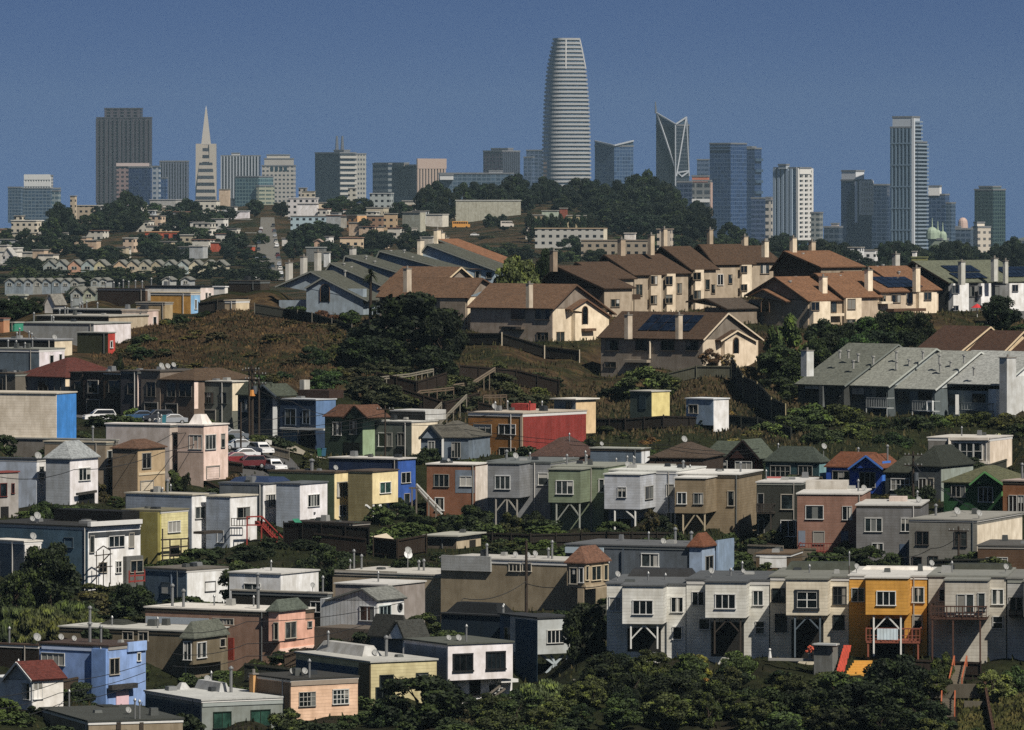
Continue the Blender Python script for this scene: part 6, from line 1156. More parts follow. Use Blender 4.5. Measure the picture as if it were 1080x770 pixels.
# ================================================================== VEGETATION
def crown_mesh(name, seed, n, leaf, kind):
    rg = np.random.RandomState(seed); cl = []
    nc = {'broad': 46, 'tall': 34, 'flat': 26, 'shrub': 30, 'loose': 22, 'spray': 30}[kind]
    for k in range(nc):
        while True:
            p = rg.uniform(-1, 1, 3); r = np.linalg.norm(p)
            if .25 < r < 1: break
        p = p / r * (r ** .45)
        if kind in ('broad', 'loose'): c = [p[0] * .38, p[1] * .38, .5 + p[2] * .38]; s = rg.uniform(.06, .15)
        elif kind == 'tall': c = [p[0] * .30 * (1.1 - .5 * (p[2] > 0) * p[2]), p[1] * .30, .5 + p[2] * .42]; s = rg.uniform(.06, .13)
        elif kind == 'flat': c = [p[0] * .40, p[1] * .40, .62 + p[2] * .26 - .15 * (p[0]**2)]; s = rg.uniform(.05, .13)
        elif kind == 'spray': c = [p[0] * .42, p[1] * .42, .25 + abs(p[2]) * .45]; s = rg.uniform(.08, .14)
        else: c = [p[0] * .40, p[1] * .40, .12 + abs(p[2]) * .62]; s = rg.uniform(.07, .15)
        cl.append((c, s, rg.uniform(.5, 1.5)))
    w = np.array([c[1] ** 2 * c[2] for c in cl]); w /= w.sum(); ids = rg.choice(nc, n, p=w)
    C0 = np.array([c[0] for c in cl])[ids]; S0 = np.array([c[1] for c in cl])[ids]
    d = rg.normal(0, 1, (n, 3)); d /= np.linalg.norm(d, axis=1)[:, None]
    P = C0 + d * (S0 * rg.uniform(.35, 1.05, n) ** .5)[:, None] * np.array([1.15, 1.15, .8])
    nrm = d + rg.normal(0, .7, (n, 3)); nrm /= np.linalg.norm(nrm, axis=1)[:, None]
    a = np.cross(nrm, rg.normal(0, 1, (n, 3))); a /= np.linalg.norm(a, axis=1)[:, None]; b = np.cross(nrm, a)
    L = leaf * rg.uniform(.6, 1.5, n)[:, None]; st = 2.6 if kind == 'spray' else 1.5
    if kind == 'spray': a = a * .4 + np.array([0, 0, 1]); b = np.cross(nrm, a); b /= np.linalg.norm(b, axis=1)[:, None]
    Vt = np.stack([P - a * L * st / 2, P + b * L * .45, P + a * L * st / 2, P - b * L * .45], 1).reshape(-1, 3)
    me = bpy.data.meshes.new(name); me.from_pydata(Vt.tolist(), [], [tuple(range(i * 4, i * 4 + 4)) for i in range(n)]); me.update(); return me
CM = {}
def crown(kind, v, col):
    key = (kind, v, col)
    if key not in CM:
        n, leaf = {'broad': (9500, .033), 'tall': (7000, .032), 'flat': (6000, .034), 'shrub': (5200, .042), 'loose': (4200, .038), 'spray': (4200, .045)}[kind]
        me = crown_mesh('crown', hash((kind, v)) % 1000 if False else (len(kind) * 37 + ord(kind[0]) + v * 101), n, leaf, kind); me.materials.append(mat('leaf', col)); CM[key] = me
    return CM[key]
TM = {}
def trunk_mesh(v):
    if v not in TM:
        b = MB(); rg = random.Random(v); b.tube(V((0, 0, -.06)), V((.01, 0, .5)), .035, .02, 7)
        for k in range(6):
            a = k * 1.05 + rg.random(); z = .25 + .06 * k; b.tube(V((.005, 0, z)), V((math.cos(a) * .25, math.sin(a) * .25, z + .25)), .015, .005, 5, False)
        me = b.mesh('trunk'); me.materials.append(mat('bark', '#3b3026')); TM[v] = me
    return TM[v]
NT_ = [0]
def plant(name, label, cat, loc, w, h, kind, col, group, trunk=True, z0=0.0):
    NT_[0] += 1; v = NT_[0] % 3; o = empty(name, loc, label, cat, group)
    c = bpy.data.objects.new('crown' if trunk else 'foliage', crown(kind, v, col)); C.objects.link(c); c.parent = o; c.scale = (w, w, h * (1 - z0)); c.location = (0, 0, h * z0 - (.0 if trunk else .1 * h)); c.rotation_euler = (0, 0, NT_[0] * 2.399)
    if trunk:
        t = bpy.data.objects.new('trunk', trunk_mesh(v)); C.objects.link(t); t.parent = o; t.scale = (h * .9, h * .9, h); t.rotation_euler = (0, 0, NT_[0])
    return o
def tree(label, x, yt, w, Y, kind='broad', col='#1c2714', group=None, yb=None, trunk=True, name='tree', cat='tree'):
    px, s_ = tx(x), F / Y; p = gxy(px, Y)
    if yb is not None: p.z = min(p.z, W(px, ty(yb), Y).z) if yb > 0 else p.z
    zt = W(px, ty(yt), Y).z; h = max(zt - p.z, .78 * w / T[2] / s_); p.z = zt - h; return plant(name, label, cat, p, w / T[2] / s_ * 1.15, h * 1.03, kind, col, group, trunk)
DG, MG, OG, YG = '#172112', '#212f17', '#31381c', '#4a4c1e'
tile(260, 240)
tree('huge dense dark tree standing alone on the brown hillside', 645, 245, 420, 955, 'broad', '#10170d', yb=600)
tree('dark bushy tree leaning out of the huge dark tree towards the street', 790, 330, 190, 948, 'broad', '#131b0f'); tree('low dark scrub tree at the huge dark tree foot', 470, 430, 200, 940, 'broad', '#161d10'); tree('dim tree below the huge dark tree, west side', 560, 440, 260, 944, 'broad', '#141b0f'); tree('dim scrub tree below the huge dark tree, east side', 760, 480, 220, 938, 'broad', '#161f10')
tree('reddish brown bush before the pale blue townhouse', 330, 292, 200, 1012, 'shrub', '#3a2a1c', trunk=False, name='bush', cat='bush'); tree('dark green bush before the pale blue townhouse', 200, 290, 120, 1011, 'shrub', MG, trunk=False, name='bush', cat='bush'); tree('dark bush at the end of the pale blue townhouse', 420, 310, 90, 1010, 'shrub', MG, trunk=False, name='bush', cat='bush')
def palm(label, x, yt, yb, Y, wpx):
    p = W(tx(x), ty(yb), Y); top = W(tx(x), ty(yt), Y); h = top.z - p.z; o = empty('palm_tree', p, label, 'palm tree'); b = MB(); b.tube(p - V((0, 0, 4)), p + V((.1, 0, h * .8)), .28, .2); b.build('trunk', mat('bark', '#3b3026'), o)
    b = MB(); c = p + V((.1, 0, h * .8)); r = wpx / T[2] / F * Y / 2; rg = random.Random(3)
    for k in range(46):
        a = rg.random() * 6.28; el = rg.uniform(-.5, 1.4); d = V((math.cos(a) * math.cos(el), math.sin(a) * math.cos(el), math.sin(el))); s_ = d.cross(V((0, 0, 1))).normalized() * .22; q = c; 
        for j in range(4):
            q2 = q + (d + V((0, 0, -.28 * j))) * r / 3.2; ww = (1 - j * .22); b.poly([q - s_ * ww, q + s_ * ww, q2 + s_ * (ww - .22), q2 - s_ * (ww - .22)]); q = q2
    b.build('crown', mat('leaf', '#1d2612'), o)
palm('shaggy dark palm before the blue stepped gables', 502, 158, 320, 1012, 70)
tile(520, 230)
tree('bright green rounded tree on the crest beside brown ridge roofs', 95, 135, 210, 1014, 'broad', '#41502a', yb=290); tree('dark tree behind the bright green tree', 225, 110, 100, 1075, 'broad', DG)
tree('large shrub below the solar roofed townhouse', 620, 600, 220, 918, 'broad', OG); tree('dark shrub behind the yellow shed', 500, 640, 160, 922, 'shrub', DG, trunk=False, name='bush', cat='bush'); tree('leafy shrub over the tan fence', 720, 610, 150, 925, 'shrub', OG, trunk=False, name='bush', cat='bush')
for x, yt, w, Y, l in ((1050, 590, 110, 945, 'bare twiggy bush by the solar roofed townhouse end'), (880, 520, 90, 943, 'thin bare tree against the lit gable of the solar roofed townhouse'), (950, 545, 70, 943, 'second thin bare tree against the lit gable of the solar roofed townhouse')): tree(l, x, yt, w, Y, 'loose', '#4a3a28')
tile(800, 250)
tree('tall bright green tree beside the grey townhouse chimney', 110, 280, 200, 940, 'tall', '#2f3c1c', yb=700); tree('dense green tree under the tall bright one', 90, 430, 190, 934, 'broad', '#222d16'); tree('low dark tree at the foot of the tall bright one', 70, 560, 190, 926, 'broad', DG)
for i, (x, yt, w, Y, c) in enumerate(((260, 330, 150, 958, DG), (350, 340, 150, 955, DG), (430, 315, 140, 960, MG), (510, 300, 150, 962, DG), (590, 290, 140, 960, MG), (660, 300, 120, 957, DG), (300, 380, 160, 945, DG), (400, 385, 170, 943, MG), (500, 370, 180, 945, DG), (600, 370, 160, 945, DG), (230, 390, 120, 940, MG))): tree('dark green tree in the thick belt below the orange brown roofs', x, yt, w, Y, 'broad', c, 'tree belt below the orange brown roofs')
tree('dark cypress before the white townhouse beside red parasol', 985, 228, 150, 1000, 'broad', '#151d12', yb=390); tree('dark bush below the red parasol terrace', 900, 320, 120, 998, 'shrub', DG, trunk=False, name='bush', cat='bush'); tree('dark bush right of the red parasol terrace', 1060, 330, 90, 996, 'shrub', MG, trunk=False, name='bush', cat='bush'); tree('pale hedge below the red parasol', 830, 335, 90, 999, 'shrub', OG, trunk=False, name='bush', cat='bush')
tile(800, 420)
for i, (x, yt, w, Y, c, l) in enumerate(((210, 20, 200, 884, '#2b3519', 'big olive tree below the grey roofs, first from the dark fence'), (330, 15, 200, 886, '#2d391a', 'big olive tree below the grey roofs, second from the dark fence'), (120, 60, 150, 878, '#27301a', 'yellowish tree next to the dark fence corner'), (480, 75, 200, 882, '#1d2814', 'dark spreading tree below the slatted balcony'), (390, 95, 140, 872, '#3a4520', 'lime tree low between the olive trees'), (620, 60, 200, 882, '#182012', 'very dark tree behind the pale modern block'), (720, 65, 170, 884, '#2a3618', 'tree with bright tips behind the pale modern block'), (820, 55, 170, 886, '#3b481f', 'lime green tree over the pale modern block'), (900, 50, 150, 884, '#263016', 'round tree right of the lime green one'), (1010, 60, 160, 882, '#343a1c', 'olive bush with white blossoms by the massive chimney'), (1080, 90, 150, 876, '#1f2914', 'dark tree at the edge past the pale modern block'), (40, 90, 170, 874, '#343d1d', 'low olive tree west of the big olive trees'), (260, 110, 200, 868, '#27311a', 'wide low tree directly above the teal hip roof'), (540, 130, 170, 868, '#1a2412', 'dark low tree above the charcoal hip roof'))): tree(l, x, yt, w, Y, 'broad', c)
tree('white flowering bush by the massive chimney', 970, 105, 45, 868, 'shrub', '#8d8d78', trunk=False, name='bush', cat='bush')
tile(0, 270)
for x, yt, w, Y, c, l in ((720, 205, 150, 1000, DG, 'dark rounded tree right of the sky blue fronted house'), (590, 285, 140, 972, '#222c18', 'bushy tree beside the white end of the upper roofs'), (690, 300, 130, 975, MG, 'bush mass under the dark rounded tree'), (540, 330, 120, 955, '#252e19', 'scrub below the white fronted house'), (760, 260, 120, 990, DG, 'dark scrub left of the chain fence'), (660, 350, 110, 950, '#1c2413', 'narrow dark scrub running down the brown slope'), (720, 400, 130, 935, '#2d2a1a', 'brownish scrub low on the brown slope')): tree(l, x, yt, w, Y, 'shrub', c, trunk=False, name='bush', cat='bush')
for k in range(24):
    u = (k * .618) % 1; tree('dark scrub bush breaking up the dry hillside', 1110 + u * 330 if k % 3 else 480 + u * 260, 330 + (k * 29 % 110), 60 + (k * 13 % 60), 925 + (k * 17 % 60), 'shrub', [DG, MG, '#2b2a18', '#31381c'][k % 4], 'scrub bushes on the dry hillside', trunk=False, name='bush', cat='bush')
for k in range(18):
    tree('dark scrub along the bottom edge of the dry hillside', 450 + (k * .618 % 1) * 1000, 415 + (k * 31 % 40), 90 + (k * 17 % 70), 908 + (k * 7 % 16), 'shrub', [DG, MG, '#2b2a18'][k % 3], 'scrub along the bottom of the dry hillside', trunk=False, name='bush', cat='bush')
for k in range(9): tree('dark hedge tree along the hill top fence', 830 + k * 34, 205 + (k * 37 % 23), 75, 1014, 'shrub', [DG, MG, '#2b2f18'][k % 3], 'hedge along the hill top fence', trunk=False, name='hedge', cat='hedge')
tree('olive yellow hedge right of the sky blue front', 880, 212, 120, 1016, 'shrub', '#3e4420', trunk=False, name='hedge', cat='hedge')
for k, (x, yt, w) in enumerate(((20, 170, 120), (70, 160, 120), (120, 175, 110), (150, 165, 90), (50, 200, 140), (110, 210, 130))): tree('dark hedge tree at the western edge over the upper roofs', x, yt, w, 1020 + k * 3, 'broad', DG, 'dark western hedge')
tree('round green bush with yellow tips before the shaded row', 538, 595, 75, 868, 'shrub', '#3d4a22', trunk=False, name='bush', cat='bush'); 
for x in (190, 240, 300, 350, 400): tree('dark low bush behind the blue ended warehouse', x, 690 + (x % 40) / 3, 80, 812, 'shrub', '#252a17', 'bushes behind the blue ended warehouse', trunk=False, name='bush', cat='bush')
tile(0, 420)
tree('dark green shrub in front of the white hip topped house', 165, 365, 120, 740, 'shrub', MG, trunk=False, name='bush', cat='bush'); tree('clipped oval topiary by the pale pink house', 758, 278, 50, 784, 'tall', '#182012', trunk=False, name='bush', cat='bush', yb=370); tree('low round topiary by the pale pink house', 715, 315, 70, 784, 'shrub', '#202a15', trunk=False, name='bush', cat='bush', yb=375); tree('small bush by the tan house garage', 470, 380, 70, 770, 'shrub', MG, trunk=False, name='bush', cat='bush'); tree('reddish hedge at the pale pink house corner', 950, 265, 100, 800, 'shrub', '#36281a', trunk=False, name='bush', cat='bush')
tree('big dark tree before the slate sided house', 200, 570, 230, 690, 'broad', '#1c2514', yb=760); tree('dark tree lapping the grey shed', 60, 690, 160, 685, 'broad', MG)
tree('tree with pale tips right of the slate garden building', 980, 660, 200, 694, 'broad', '#252f18'); tree('dense tree between the red stair and long taupe roof', 1090, 690, 200, 692, 'broad', '#1e2815')
tile(0, 570)
for i, (x, yt, w, Y, c) in enumerate(((60, 215, 180, 676, '#333a20'), (170, 215, 180, 674, '#3a4123'), (280, 190, 170, 676, '#2f371d'), (120, 260, 200, 668, '#3d4425'), (240, 260, 200, 668, '#3a4124'), (340, 240, 160, 672, '#333b1f'), (30, 270, 140, 668, '#2c341c'), (390, 280, 110, 668, '#3b4124'))): tree('feathery grey green willow shrub in the thicket left of the blue house', x, yt, w, Y, 'spray', c, 'willow thicket', trunk=False, name='bush', cat='bush')
tree('small round dark tree left of the slate garden building', 530, 165, 190, 680, 'broad', '#1a2312'); tree('dark shrub against the periwinkle blue wall', 325, 530, 140, 618, 'shrub', '#20281a', trunk=False, name='bush', cat='bush', yb=680)
tree('dark shrub below the white gabled house', 140, 650, 90, 600, 'shrub', DG, trunk=False, name='bush', cat='bush'); tree('small potted tree on the terracotta house roof edge', 1033, 475, 40, 630, 'shrub', MG, trunk=False, name='bush', cat='bush', yb=-1)
tile(260, 570)
tree('large dark round tree in front of the pale yellow house', 700, 530, 370, 590, 'broad', '#161e10', yb=790); tree('dark tree below the small timber yard', 320, 15, 180, 710, 'broad', '#1b2413'); tree('low dark tree left of the timber yard', 250, 60, 140, 708, 'broad', '#1d2615'); tree('dark tree under the satellite dish by the shed', 640, 55, 180, 715, 'broad', '#1a2213'); tree('dim tree beside the cream fence panel', 700, 70, 140, 716, 'broad', '#20281a')
for x, yt, w, Y, l in ((560, 600, 130, 588, 'leafy shrub low against the pale yellow house'), (960, 700, 160, 592, 'dim shrub under the outside stair'), (900, 720, 140, 586, 'dark shrub right of the large round tree'), (1060, 610, 110, 606, 'dark shrub by the porch of the white house')): tree(l, x, yt, w, Y, 'shrub', DG, trunk=False, name='bush', cat='bush')
tile(520, 570)
tree('dark feathery tree beside the boxed-out pale grey house', 380, 240, 190, 628, 'broad', '#1b2313', yb=520); tree('light green feathery bush below the diagonal props', 200, 520, 200, 606, 'spray', '#3f4a2a', trunk=False, name='bush', cat='bush'); tree('dark bush under the light green feathery one', 120, 640, 180, 596, 'broad', DG)
def mass(n, x0, x1, yf, Y0, Y1, cols, label, group, seed, kinds=('broad', 'shrub', 'loose', 'tall', 'shrub'), w=(90, 260)):
    rg = random.Random(seed)
    for k in range(n):
        u = (k + .5) / n; x = x0 + (x1 - x0) * ((u * 7.31) % 1.0); Y = Y1 + (Y0 - Y1) * u
        kd = rg.choice(kinds); tree(label, x, yf(x, u) + rg.uniform(-18, 22), rg.uniform(*w), Y, kd, rg.choice(cols), group, trunk=kd != 'shrub', name='bush' if kd == 'shrub' else 'tree', cat='bush' if kd == 'shrub' else 'tree')
tile(520, 570)
mass(30, 390, 1080, lambda x, u: 415 + u * 230, 586, 612, ['#1a2212', '#2a331a', '#333a1c', '#161d10', '#2b3519'], 'dark tree or shrub in the dense garden below the white braced house', 'garden thicket under the front terrace', 11)
for x, yt, w, Y, c, l in ((830, 420, 110, 611, '#4f5320', 'yellow green bush below the dark timber posts'), (800, 510, 130, 603, '#5a5a1d', 'bright yellow green shrub in the middle of the dark garden'), (870, 530, 100, 604, '#5e4a1c', 'rusty yellow shrub right of the bright yellow green one'), (770, 600, 110, 597, '#50521c', 'second yellow green shrub lower in the dark garden'), (460, 470, 70, 612, '#4a2a1a', 'rusty red bush below the white braces'), (1010, 400, 120, 611, '#2f3819', 'green bush by the downpipe of the terrace'), (560, 430, 150, 612, '#24301a', 'dark ivy bush under the patio door')): tree(l, x, yt, w, Y, 'shrub', c, trunk=False, name='bush', cat='bush')
mass(12, -60, 380, lambda x, u: 560 + u * 170, 578, 600, ['#1a2212', '#2a331a', '#333a1c'], 'dark tree or shrub in the overgrown yard between the white house and garden thicket', 'overgrown yard under the diagonal props', 8)
tile(800, 570)
mass(28, 0, 760, lambda x, u: 495 + u * 190, 582, 609, ['#1a2212', '#2a331a', '#1e2714', '#333a1c', '#151c0f'], 'dark tree or shrub in the dense garden below the orange terrace house', 'garden thicket under the orange house', 5)
for x, yt, w, Y, c, k, l in ((560, 450, 260, 596, '#141b0f', 'broad', 'large black green tree in front of the orange house deck'), (430, 560, 300, 588, '#161d10', 'broad', 'second large black green tree below the orange house'), (750, 400, 100, 609, '#2c3a1a', 'shrub', 'green bush below the timber balcony'), (960, 480, 170, 604, '#3f4321', 'shrub', 'olive bush below the balcony posts'), (950, 530, 130, 600, '#4a5228', 'loose', 'yellow green young tree by the garden fence'), (1040, 460, 120, 606, '#27321a', 'shrub', 'blue green shrubs at the edge beneath grey terrace house'), (880, 730, 130, 585, '#1d2713', 'shrub', 'dark shrub at the bottom of the garden steps'), (700, 480, 90, 604, '#1b2413', 'shrub', 'dark shrub beside the orange handrail')): tree(l, x, yt, w, Y, k, c, trunk=k != 'shrub', name='tree' if k != 'shrub' else 'bush', cat='tree' if k != 'shrub' else 'bush')
tree('shrubs before the dusty pink deck', 450, 170 - 150, 130, 738, 'broad', '#202a15'); tree('dark tree between the dusty pink deck and grey houses', 350, 20, 150, 740, 'broad', '#1d2613'); tree('dark shrub under the charcoal house', 30, -10, 110, 756, 'shrub', '#263018', trunk=False, name='bush', cat='bush'); tree('dark shrub by the grey sided house door', 520, 60, 100, 735, 'shrub', '#1f2914', trunk=False, name='bush', cat='bush')
tile(520, 420)
for i, (x, yt, w, Y, c) in enumerate(((160, 420, 120, 782, '#161d10'), (200, 460, 120, 776, '#1c2513'), (60, 540, 160, 770, '#2c371b'), (440, 545, 130, 768, '#26311a'), (540, 555, 130, 768, '#2a341b'), (680, 545, 110, 770, '#202915'), (830, 560, 100, 768, '#1b2413'), (-80, 380, 170, 768, '#1a2212'), (-110, 430, 190, 758, '#1c2513'), (-40, 470, 130, 764, '#2a351c'))): tree('dark garden shrub between the stilts of the box houses', x, yt, w, Y, 'shrub', c, 'shrubs under the stilt row', trunk=False, name='bush', cat='bush')
for i, (x, yt, w, Y, c) in enumerate(((450, 80, 130, 872, '#1c2513'), (520, 110, 120, 866, '#222b16'), (380, 120, 110, 866, '#2b2a18'), (600, 60, 120, 880, '#2a2f19'), (640, 130, 120, 862, '#4a3a20'), (760, 120, 120, 866, '#3c3520'), (860, 60, 70, 874, '#1c2513'), (980, 130, 140, 862, '#4a4423'), (940, 20, 120, 892, '#4a3b22'), (1050, 100, 130, 868, '#3e4020'))): tree('brown and green hillside scrub round the garden sheds', x, yt, w, Y, 'shrub', c, 'scrub round the hillside sheds', trunk=False, name='bush', cat='bush')
tile(260, 240)
rg = random.Random(21); SCRUB = [], []
for k in range(46):
    x = rg.uniform(430, 1300); Y = rg.uniform(893, 945); SCRUB[0].append((gxy(tx(x), Y), rg.uniform(3, 7), rg.uniform(1.4, 3.6)))
for k in range(40): SCRUB[1].append((gxy(rg.uniform(120, 400), rg.uniform(912, 1000)), rg.uniform(2, 5), rg.uniform(.7, 1.8)))
# garden greenery between the houses
def free(p):
    for f, o in FOOT:
        d = V((p.x, p.y, 0)) - f.P; a, b = d.dot(f.u), d.dot(f.v)
        if -1.2 < a < f.L + 1.2 and -1.2 < b < f.D + 1.2: return False
    return True
n = 0; under = []
while n < 260:
    px = rg.uniform(0, 1080); Y = rg.uniform(585, 850) if px < 560 else rg.uniform(628, 850); p = gxy(px, Y)
    if not free(p): continue
    n += 1
    if n > 90: under.append((p, rg.uniform(2.5, 6), rg.uniform(2, 3.8))); continue
    plant('bush', 'dark green garden bush squeezed between houses', 'bush', p, rg.uniform(2.5, 6), rg.uniform(2.2, 4.0), 'shrub', rg.choice(['#1b2413', '#232c17', '#2b311a', '#2e2b1a']), 'garden bushes between the houses', False)
def wood(name, label, items, kind, col, n, leaf, cat='wood'):
    """uncountable growth as one mesh: items are (point, width, height)"""
    vs, fs, k = [], [], 0; P0 = items[0][0]
    base = []
    for v in range(3):
        me = crown_mesh('growth', 900 + v, n, leaf, kind); a = np.empty(len(me.vertices) * 3); me.vertices.foreach_get('co', a); base.append(a.reshape(-1, 3)); bpy.data.meshes.remove(me)
    for i, (p, w_, h_) in enumerate(items):
        a = base[i % 3]; c, s_ = math.cos(i * 2.4), math.sin(i * 2.4)
        q = np.stack([(a[:, 0] * c - a[:, 1] * s_) * w_ + p.x - P0.x, (a[:, 0] * s_ + a[:, 1] * c) * w_ + p.y - P0.y, a[:, 2] * h_ + p.z - P0.z - h_ * .15], 1); vs.append(q)
    Vt = np.concatenate(vs); me = bpy.data.meshes.new(name); m = len(Vt); me.from_pydata(Vt.tolist(), [], [tuple(range(j, j + 4)) for j in range(0, m, 4)]); me.update(); me.materials.append(mat('leaf', col, .06))
    o = bpy.data.objects.new(name, me); C.objects.link(o); o.location = P0; return tag(o, label, cat, kind='stuff')
# far hill trees
n = 0
while n < 170:
    px, Y = rg.choice([(rg.uniform(190, 600), rg.uniform(695, 765)), (rg.uniform(0, 640), rg.uniform(576, 625)), (rg.uniform(0, 300), rg.uniform(640, 760))]); p = gxy(px, Y)
    if not free(p): continue
    n += 1; under.append((p, rg.uniform(2, 4.5), rg.uniform(1.0, 2.2)))
wood('scrub', 'scrubby growth among the timber hand rails of the slope', SCRUB[0], 'shrub', '#272a18', 1500, .07, 'scrub'); wood('brown_scrub', 'low brown scrub on the dry hillside', SCRUB[1], 'shrub', '#33301b', 900, .08, 'scrub')
wood('undergrowth', 'dark green undergrowth filling the gaps between the houses', under, 'shrub', '#222b17', 1500, .07, 'undergrowth')
tile(0, 100)
WH = 'dark tree on the wooded far hill in the west'
for i, (x, yt, w, Y, k) in enumerate(((240, 435, 110, 3300, 'broad'), (270, 450, 80, 3320, 'broad'), (210, 490, 90, 3250, 'broad'), (520, 388, 130, 3350, 'broad'), (470, 420, 120, 3340, 'broad'), (570, 420, 70, 3360, 'broad'), (430, 455, 110, 3320, 'flat'), (520, 470, 120, 3300, 'broad'), (350, 480, 110, 3250, 'flat'), (320, 500, 100, 3230, 'flat'), (400, 495, 110, 3260, 'flat'), (460, 500, 90, 3280, 'flat'), (190, 560, 120, 3050, 'broad'), (150, 600, 100, 2950, 'broad'), (240, 580, 100, 3000, 'broad'), (100, 540, 80, 3120, 'broad'), (440, 605, 130, 2900, 'broad'), (400, 620, 90, 2880, 'broad'), (300, 560, 90, 3050, 'loose'), (560, 560, 90, 3050, 'broad'), (600, 580, 90, 3000, 'broad'), (760, 420, 100, 3500, 'broad'), (790, 430, 70, 3500, 'broad'), (740, 470, 100, 3350, 'broad'), (800, 480, 110, 3300, 'broad'), (840, 455, 70, 3400, 'flat'), (790, 530, 140, 3150, 'broad'), (840, 560, 110, 3100, 'broad'), (740, 590, 110, 3000, 'broad'), (690, 600, 80, 2980, 'broad'), (800, 610, 120, 2950, 'broad'), (955, 548, 115, 2950, 'broad'), (930, 600, 80, 2900, 'broad'), (1000, 620, 70, 2850, 'broad'), (1035, 420, 70, 3550, 'broad'), (620, 585, 90, 3000, 'broad'), (660, 520, 80, 3250, 'loose'), (700, 500, 80, 3330, 'loose'), (20, 555, 70, 3200, 'broad'), (60, 600, 80, 3050, 'broad'), (30, 540, 60, 3260, 'broad'), (1060, 560, 70, 3080, 'broad'), (1050, 640, 60, 2850, 'broad'), (330, 600, 90, 2950, 'broad'), (500, 640, 90, 2850, 'broad'), (640, 640, 100, 2850, 'broad'))):
    tree(WH, x, yt, w, Y, k, ['#141d13', '#182117', '#1d2615'][i % 3], 'woods on the western far hill')
rg = random.Random(4); it = []
for k in range(60):
    Y = rg.uniform(2380, 2800); it.append((gxy(tx(rg.uniform(0, 1100)), Y), rg.uniform(9, 18), rg.uniform(4.5, 8.5) if Y < 2560 else rg.uniform(3, 6)))
wood('tree_belt', 'dark belt of trees between the gabled terraces in the western valley', it, 'broad', '#1b2514', 1400, .07); it = []
for k in range(34): it.append((gxy(tx(rg.uniform(0, 1080)), rg.uniform(1500, 2280)), rg.uniform(7, 13), rg.uniform(4, 7)))
wood('tree_belt', 'dark trees filling the hollow before the lower gabled terrace', it, 'broad', '#1b2514', 1400, .07)
tile(260, 100)
CH = 'dark tree on the middle far hill by the school hall'
for i, (x, yt, w, Y, k) in enumerate(((770, 340, 110, 3420, 'broad'), (730, 370, 90, 3400, 'broad'), (820, 380, 80, 3400, 'broad'), (750, 430, 110, 3350, 'broad'), (800, 440, 90, 3330, 'broad'), (880, 355, 90, 3450, 'broad'), (940, 345, 110, 3460, 'broad'), (1000, 352, 80, 3450, 'broad'), (380, 410, 110, 3450, 'broad'), (350, 425, 80, 3430, 'broad'), (470, 415, 90, 3450, 'broad'), (420, 430, 100, 3420, 'broad'), (440, 455, 110, 3350, 'broad'), (620, 430, 80, 3400, 'broad'), (680, 445, 60, 3400, 'broad'), (140, 430, 70, 3500, 'broad'), (240, 515, 110, 3050, 'broad'), (300, 510, 120, 3050, 'broad'), (350, 520, 90, 3040, 'broad'), (200, 540, 70, 3000, 'broad'), (270, 550, 110, 2950, 'broad'), (330, 590, 90, 2850, 'broad'), (190, 590, 80, 2850, 'broad'), (520, 545, 120, 2950, 'broad'), (560, 550, 100, 2950, 'broad'), (490, 560, 80, 2920, 'broad'), (650, 560, 80, 2900, 'broad'), (700, 545, 100, 2920, 'broad'), (450, 610, 90, 2750, 'broad'), (350, 620, 80, 2720, 'tall'), (400, 600, 70, 2760, 'broad'), (520, 620, 110, 2700, 'broad'), (990, 460, 60, 3200, 'shrub'), (1040, 465, 50, 3200, 'shrub'), (1010, 590, 120, 2700, 'shrub'), (970, 580, 90, 2720, 'shrub'), (1040, 500, 60, 3120, 'broad'), (640, 520, 60, 3050, 'broad'), (480, 500, 60, 3150, 'broad'))):
    tree(CH, x, yt, w, Y, k, ['#141d15', '#182117', '#1b2516'][i % 3], 'trees on the middle far hill', trunk=k != 'shrub')
tile(520, 30)
for i, (x, yt, w, Y) in enumerate(((90, 582, 110, 3450), (60, 610, 80, 3420), (210, 600, 100, 3450), (240, 610, 80, 3440), (190, 625, 80, 3420), (340, 605, 110, 3450), (390, 600, 110, 3450), (310, 640, 110, 3400), (450, 630, 120, 3420), (520, 605, 120, 3430), (580, 580, 120, 3440), (620, 572, 110, 3440), (660, 590, 110, 3430), (700, 620, 110, 3420), (740, 650, 90, 3400), (480, 660, 140, 3330), (560, 640, 140, 3350), (640, 640, 140, 3350), (700, 660, 120, 3330), (420, 680, 140, 3280), (520, 700, 150, 3230), (600, 690, 150, 3250), (680, 700, 150, 3230), (750, 700, 110, 3230), (830, 690, 100, 3250), (860, 710, 90, 3200), (460, 730, 140, 3150), (560, 740, 150, 3120), (650, 750, 150, 3080), (740, 740, 130, 3100), (820, 745, 120, 3060), (130, 640, 90, 3380), (280, 680, 90, 3320), (360, 740, 120, 3100), (30, 640, 70, 3400))):
    tree('dark tree in the great wooded knoll left of the V braced tower', x, yt, w, Y, 'broad', ['#121b14', '#161f17', '#1a2418'][i % 3], 'wooded knoll on the far hill')
tile(520, 230)
